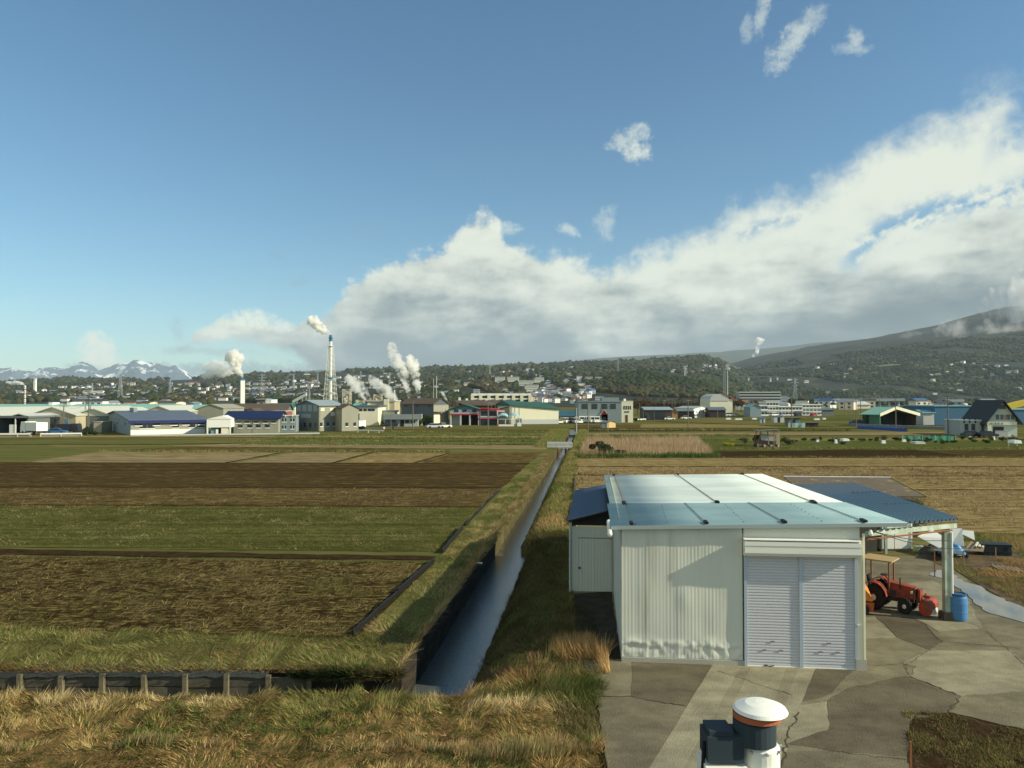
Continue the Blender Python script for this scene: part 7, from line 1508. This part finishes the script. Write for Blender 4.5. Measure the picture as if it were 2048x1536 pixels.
# vegetable ground
for i in range(34):
    px = 1490 + i * 16.5 + random.uniform(-5, 5); py = random.uniform(880, 889); w_ = random.uniform(8, 20); h_ = random.uniform(4, 11)
    bush(px, py, w_, h_, f'green vegetable clump, {nth(i)} from the left in the garden strip', random.choice([gpal, [(.06, .10, .02), (.08, .12, .03)], [(.1, .14, .035), (.07, .1, .03)]]), 260, .14, 'vegetable_clump', 30 + i)['group'] = 'vegetable clumps of the garden strip'
def item(name, lab, px, py, wpx, hpx, m_, cat=None, dep=.5, top=None):
    x, y = G(px, py); w = wpx / F * y; h = hpx / F * y; t = empty(name, lab, cat or name.replace('_', ' '), (x, y, 0)); MB().hexa([(-w / 2, 0, 0), (w / 2, 0, 0), (w / 2, dep, 0), (-w / 2, dep, 0), (-w / 2 * .8, .05, h), (w / 2 * .8, .05, h), (w / 2 * .8, dep - .05, h), (-w / 2 * .8, dep - .05, h)]).build('body', m_, t); MB().box(-w * .41, w * .41, .03, dep - .03, h + .002, h + .05).build('lid', top or m_, t); return t
M_whp = solid('white_plastic', .72, .74, .74)
for px, py, w_, h_, m_, lab in [(1672, 887, 5, 8, M_whp, 'white canister in the garden strip, left one'), (1767, 887, 8, 6, M_whp, 'white plastic sack in the garden strip, middle one'), (1808, 884, 8, 5, cream, 'cream crate by the green net'), (1853, 882, 7, 4, M_whp, 'white sheet bundle right of the green net'), (1940, 880, 3, 7, M_whp, 'slim white canister below the white annex'), (1988, 880, 3, 7, M_whp, 'slim white canister below the white house'), (1385, 885, 5, 5, bluep, 'small blue and white sack in the green strip'), (1635, 884, 5, 4, M_whp, 'little white bag between vegetable clumps'), (2017, 873, 8, 7, greyl, 'pale round cistern beside the white house'), (768, 858, 3, 4, M_whp, 'white box by the thin rail')]: item('canister', lab, px, py, w_, h_, m_)
item('cold_frame', 'low grey plastic cold frame in the garden strip', 1840, 888, 22, 4, greyl, dep=2); item('cold_frame', 'white domed cover near the right edge of the garden strip', 2035, 887, 16, 6, M_whp, dep=2); item('polytunnel', 'small pale tunnel cover beside the collapsed shed', 1692, 882, 14, 4, M_whp, dep=1.5)
item('dumpster', 'dark green bin by the thin rail', 786, 858, 5, 6, dgreen)
# green net fence, rails, tarps
t = empty('green_net', 'translucent green garden net fence left of the annex', 'net fence', (*G(1804, 882), 0)); w = (1910 - 1804) / F * G(1804, 882)[1]
nm = solid('net_green', .05, .22, .14, vary=.2, scale=2); 
for k in range(9): MB().box(w * k / 8 - .03, w * k / 8 + .03, -.03, .03, 0, 1.15).build('post', greyl, t)
sheet('net', lambda u, v: (u * w, .05 * math.sin(u * 40), v * (1.0 + .08 * math.sin(u * 25))), np.linspace(0, 1, 80), [0, 1], nm, t)
t = empty('pipe_goal', 'low white pipe goal at the right end of the garden strip', 'pipe goal', (*G(2016, 892), 0)); MB().tube((0, 0, 0), (0, 0, .85), .04, n=6).tube((1.45, 0, 0), (1.45, 0, .85), .04, n=6).tube((0, 0, .8), (1.45, 0, .8), .03, n=6).build('pipe', white, t)
def strip(name, lab, p0, p1, h, m_, cat, th=.3):
    A, B = Vector((*G(*p0), 0)), Vector((*G(*p1), 0)); L_ = (B - A).length; t = empty(name, lab, cat, A, math.atan2(B.y - A.y, B.x - A.x)); sheet('cover', lambda u, v: (u * L_, (v - .5) * th * 3 * (1 - .5 * abs(v - .5)), max(0, h * (1 - (2 * v - 1) ** 4)) * (1 + .15 * mnoise.noise(Vector((u * L_, v * 3, 1))))), np.linspace(0, 1, 60), np.linspace(0, 1, 7), m_, t, smooth=False); MB().box(0, L_, -.05, .05, 0, h * .8).build('core', greyd, t); return t
strip('tarpaulin_strip', 'long bright blue tarpaulin strip below the pole pair', (1716, 857), (1812, 863), .75, solid('tarp_blue', .02, .06, .28, rough=.5, vary=.2), 'tarpaulin'); strip('low_bank_wall', 'long dark boundary wall below the green barn', (1700, 852), (1930, 861), .8, greyd, 'wall', .5)
# teal sheet fence and shacks
x, y = G(1576, 855); t = empty('sheet_fence', 'weathered teal corrugated sheet fence under the lone dark pole', 'fence', (x, y, 0)); w = 34 / F * y
for k in range(5): MB().box(w * k / 5 + .02, w * (k + 1) / 5 - .02, -.02, .04, 0, 10 / F * y * random.uniform(.85, 1)).build('sheet', solid('teal_sheet_old', .18, .36, .34, vary=.3, scale=1.5) if k % 2 else solid('pale_teal', .34, .46, .42, vary=.2), t)
def hut(lab, p0, p1, yC, top, wm, rm, d=3): 
    b = Bld('hut', lab, p0, p1, yC, top, depth=d, cat='hut'); b.walls(wm, None).flat(rm, .3, .15); b.part('doorway', dark, b.W * .35, b.W * .6, -.05, -.003, 0, b.H * .8); return b
hut('small blue roofed hut left of the teal sheet fence', 1548, 1568, 845, 832, greyl, solid('hut_blue', .1, .22, .3)); hut('little hut with dark blue roof behind the teal sheet fence', 1576, 1600, 850, 837, greyd, navy); hut('dark shack right of the teal sheet fence', 1612, 1636, 854, 846, solid('shack', .05, .035, .03), brownroof); hut('small white and blue toilet box in the grass', 1521, 1530, 846, 836, solid('hut_pale', .4, .5, .55), bluep, 1.2)
for i, (p0, p1) in enumerate([(1452, 1462), (1470, 1485), (1504, 1514), (1628, 1640), (1645, 1652)]): item('white_cover', f'low white garden cover, {nth(i)} from the left in the sunlit green field', (p0 + p1) / 2, 839 + (i % 2), p1 - p0, 3, M_whp, 'garden cover', 1)
# collapsed shed
x, y = G(1537, 893); k = y / F; t = empty('collapsed_shed', 'ruined open shed of poles and boards full of junk in the middle of the fields', 'shed', (x, y, 0))
for px, h_ in [(-21, 33), (-14, 30), (0, 31), (12, 30), (21, 33), (18, 28)]: MB().box(px * k - .07, px * k + .07, random.uniform(0, 2.4), 0.12 + random.uniform(2.5, 2.6), 0, h_ * k) if 0 else MB().tube((px * k, random.choice([0, 2.5]), 0), (px * k + random.uniform(-.2, .2), 1, h_ * k), .08, n=6).build('pole', wood, t)
MB().hexa([(-22 * k, -.3, 31 * k), (22 * k, -.3, 33 * k), (22 * k, 3, 32 * k), (-22 * k, 3, 30 * k), (-22 * k, -.3, 32 * k), (22 * k, -.3, 34.5 * k), (22 * k, 3, 33 * k), (-22 * k, 3, 31 * k)]).build('roof', greyd, t)
MB().hexa([(-9 * k, 1.5, 12 * k), (16 * k, 1.2, 10 * k), (16 * k, 1.3, 10 * k), (-9 * k, 1.6, 12 * k), (-12 * k, 1.6, 26 * k), (14 * k, 1.3, 23 * k), (14 * k, 1.4, 23 * k), (-12 * k, 1.7, 26 * k)]).build('back_sheet', greyl, t); MB().box(-20 * k, 20 * k, 2.5, 2.6, 0, 22 * k).build('back_board', solid('shack', .05, .035, .03), t)
MB().box(15 * k, 22 * k, .0, .1, 0, 28 * k).build('side_board', solid('pale_board', .3, .26, .18), t)
for i in range(12):
    px = -26 + i * 4.6; item('junk_box', f'{["dark", "pale", "rusty"][i % 3]} junk box, {nth(i)} from the left under the collapsed shed', 1537 + px, 894.5 + random.uniform(-1, 1), random.uniform(3, 6), random.uniform(2, 6), [black, greyl, rust][i % 3], 'junk', .5)['group'] = 'junk at the collapsed shed'
bush(1578, 890, 26, 12, 'grey brown heap of brush right of the collapsed shed', [(.1, .09, .05), (.14, .12, .08)], 900, .12, 'brush_heap', 70)
bush(1490, 890, 14, 17, 'small leafless shrub left of the collapsed shed', [(.08, .06, .045), (.06, .05, .035)], 260, .07, 'bare_shrub', 71)
# ------------------------------------------------------------------ woods
forest(6500, (-250, 900), (930, 2400), lambda p, D: clr(p, D, 230, -.12, 1) and D > 1000 + 200 * math.sin(p / 60), 6.5, 'dark woods on the low hills left of the lattice chimney')
forest(5200, (-250, 1300), (2400, 4250), lambda p, D: clr(p, D, 420, -.05, 2), 9, 'distant woods along the hill line on the left')
forest(7500, (760, 1530), (1280, 1800), lambda p, D: ip(p, MID) < 806 and clr(p, D, 150, -.35, 3), 5.5, 'dense woods on the middle hill behind the town', ic=I2)
forest(3600, (900, 1500), (1850, 4200), lambda p, D: clr(p, D, 350, -.1, 4), 9, 'hazy woods on the slope behind the middle hill')
forest(2600, (1380, 2350), (1150, 2350), lambda p, D: clr(p, D, 200, -.1, 5), 6.5, 'dark woods at the foot of the right mountain')
forest(12000, (1380, 2200), (2350, 4300), lambda p, D: clr(p, D, 260, -.2, 6), 5.5, 'woods and orchards on the right mountain', pal=np.array([(.018, .03, .016), (.022, .036, .016), (.03, .044, .018), (.055, .06, .026), (.035, .05, .025), (.07, .07, .03)]))

# ------------------------------------------------------------------ steam and smoke
def steam_mat(name, dens, sc, col=(1, 1, .98), thr=(.42, .62)):
    m = bpy.data.materials.new(name); m.use_nodes = True; t = m.node_tree; t.nodes.clear(); q = NT(t); o = q.n('ShaderNodeOutputMaterial'); v = q.n('ShaderNodeVolumePrincipled')
    v.inputs['Color'].default_value = (*col, 1); v.inputs['Anisotropy'].default_value = .2; tx = q.n('ShaderNodeTexCoord')
    nz = q.noise(tx.outputs['Object'], sc, 5, .6); q.put(v.inputs['Density'], q.m('MULTIPLY', q.ss(nz, *thr), dens)); t.links.new(v.outputs[0], o.inputs['Volume']); return m
def plume(pts, D, lab, m_, wob=.28, name='steam_plume', cat='steam'):
    """pts: (px, py, radius px) along the plume"""
    k = D / F; P = [(Vector((*Gd(a, D), zat(b_, D))), r * k * (1.3 if r > 2 else 1.1)) for a, b_, r in pts]; Q = []
    for (a, ra), (c, rc) in zip(P[:-1], P[1:]):
        n = max(3, int((c - a).length / (k * 3)))
        for i in range(n): Q.append((a.lerp(c, i / n), ra + (rc - ra) * i / n))
    Q.append(P[-1]); n = 18; V = []; r0 = P[0][1]
    seed = pts[0][0]
    for s_, (c, r) in enumerate(Q):
        d0 = (Q[min(s_ + 1, len(Q) - 1)][0] - Q[max(s_ - 1, 0)][0]).normalized(); d0 = (d0 + Vector((0, 0, .001))).normalized(); ax = Vector((0, 1, 0)); bx = d0.cross(ax).normalized()
        for i in range(n):
            t = 2 * math.pi * i / n; d = bx * math.cos(t) + ax * (math.sin(t) * .9); q_ = c + d * r
            w = 1 + wob * 2 * mnoise.noise(q_ / (max(r, 4 * k) * .9) + Vector((seed, 0, 0))) + wob * mnoise.noise(q_ / (max(r, 3 * k) * .4))
            V.append(c + d * r * w)
    m = len(Q); Fq = [(j * n + i, j * n + (i + 1) % n, (j + 1) * n + (i + 1) % n, (j + 1) * n + i) for j in range(m - 1) for i in range(n)]; V += [Q[0][0], Q[-1][0]]
    Fq += [(i, m * n, (i + 1) % n) for i in range(n)] + [((m - 1) * n + i, (m - 1) * n + (i + 1) % n, m * n + 1) for i in range(n)]
    b_ = MB(); b_.add(V, Fq); return tag(b_.build(name, m_), lab, cat, kind='stuff')
S1 = steam_mat('steam_dense', .8, .16, thr=(.38, .58)); S2 = steam_mat('steam_thin', .32, .12, thr=(.38, .62)); S3 = steam_mat('mist', .006, .008, thr=(.42, .66))
plume([(485, 755, 1.5), (483, 749, 3), (476, 743, 6), (470, 734, 9), (470, 722, 13), (462, 712, 13), (455, 706, 5)], 760, 'dense white steam puff above the square chimney', S1)
plume([(466, 742, 6), (452, 742, 10), (435, 738, 14), (418, 742, 12), (402, 750, 8)], 775, 'thin trailing steam left of the dense puff', S2)
plume([(660, 669, 1.5), (656, 665, 3), (648, 662, 6), (638, 654, 8), (628, 644, 9), (616, 638, 7)], 760, 'pale steam drifting left from the lattice chimney', S1)
plume([(838, 797, 2.2), (836, 785, 3.5), (835, 770, 5), (830, 755, 6), (828, 742, 8), (824, 728, 10), (822, 716, 9), (826, 712, 4)], 560, 'right hand of the two tall steam columns', S1)
plume([(818, 797, 2.2), (815, 780, 4), (812, 765, 7), (808, 752, 8), (802, 738, 9), (794, 722, 9), (786, 706, 8), (783, 692, 7), (781, 684, 3)], 575, 'left and taller of the two tall steam columns', steam_mat('steam_mid', .5, .15, thr=(.38, .6)))
plume([(742, 803, 3), (732, 793, 7), (722, 782, 10), (712, 770, 11), (700, 760, 9), (692, 752, 5)], 640, 'low slanting steam right of the lattice chimney', S2)
plume([(796, 805, 3), (786, 795, 7), (775, 785, 9), (762, 775, 9), (748, 764, 8), (738, 752, 5)], 640, 'low slanting steam left of the slim white stack', S2)
plume([(731, 800, 1.5), (727, 795, 2.5), (724, 790, 2.5), (721, 786, 1.5)], 600, 'small bright steam puff among the pipes', S1)
plume([(896, 803, 1), (890, 795, 2.2), (886, 787, 2.4), (882, 783, 1.2)], 560, 'little steam wisp beside the corrugated barn', S1)
plume([(49, 770, 1), (44, 767, 2.6), (34, 766, 3.2), (22, 766, 3), (12, 764, 2)], 900, 'white smoke blowing left from the striped chimney', S1)
S4 = steam_mat('far_smoke', .12, .03)
plume([(1506, 714, 2), (1508, 709, 4), (1514, 706, 3), (1515, 698, 3.5), (1517, 688, 6), (1520, 676, 7)], 4300, 'thin white smoke rising from the mountain flank', S4)
plume([(1800, 672, 3), (1825, 669, 7), (1845, 668, 4)], 4500, 'small patch of mist on the mountain', S3, name='mist', cat='mist'); plume([(1870, 665, 6), (1900, 655, 13), (1925, 655, 15), (1945, 662, 8)], 4500, 'left bank of mist clinging to the mountain', S3, .5, 'mist', 'mist'); plume([(1960, 618, 8), (2000, 606, 20), (2060, 600, 30), (2140, 590, 36), (2240, 580, 30)], 5600, 'low cloud covering the top of the right mountain', steam_mat('summit_cloud', .009, .003, thr=(.36, .62)), .5, 'mist', 'mist'); plume([(1950, 668, 8), (1985, 660, 17), (2010, 655, 18), (2040, 662, 14), (2080, 668, 10)], 4500, 'right bank of mist clinging to the mountain', S3, .5, 'mist', 'mist')
# ------------------------------------------------------------------ haze
hm = bpy.data.materials.new('haze'); hm.use_nodes = True; t = hm.node_tree; t.nodes.clear(); o_ = t.nodes.new('ShaderNodeOutputMaterial'); v = t.nodes.new('ShaderNodeVolumePrincipled')
v.inputs['Color'].default_value = (.72, .86, 1, 1); v.inputs['Density'].default_value = HAZE; v.inputs['Anisotropy'].default_value = 0.0; t.links.new(v.outputs[0], o_.inputs['Volume'])
tag(MB().box(-14000, 14000, -400, 18500, -3, 1250).build('haze', hm), 'thin bluish air between the fields and the far mountains', 'haze', kind='stuff')
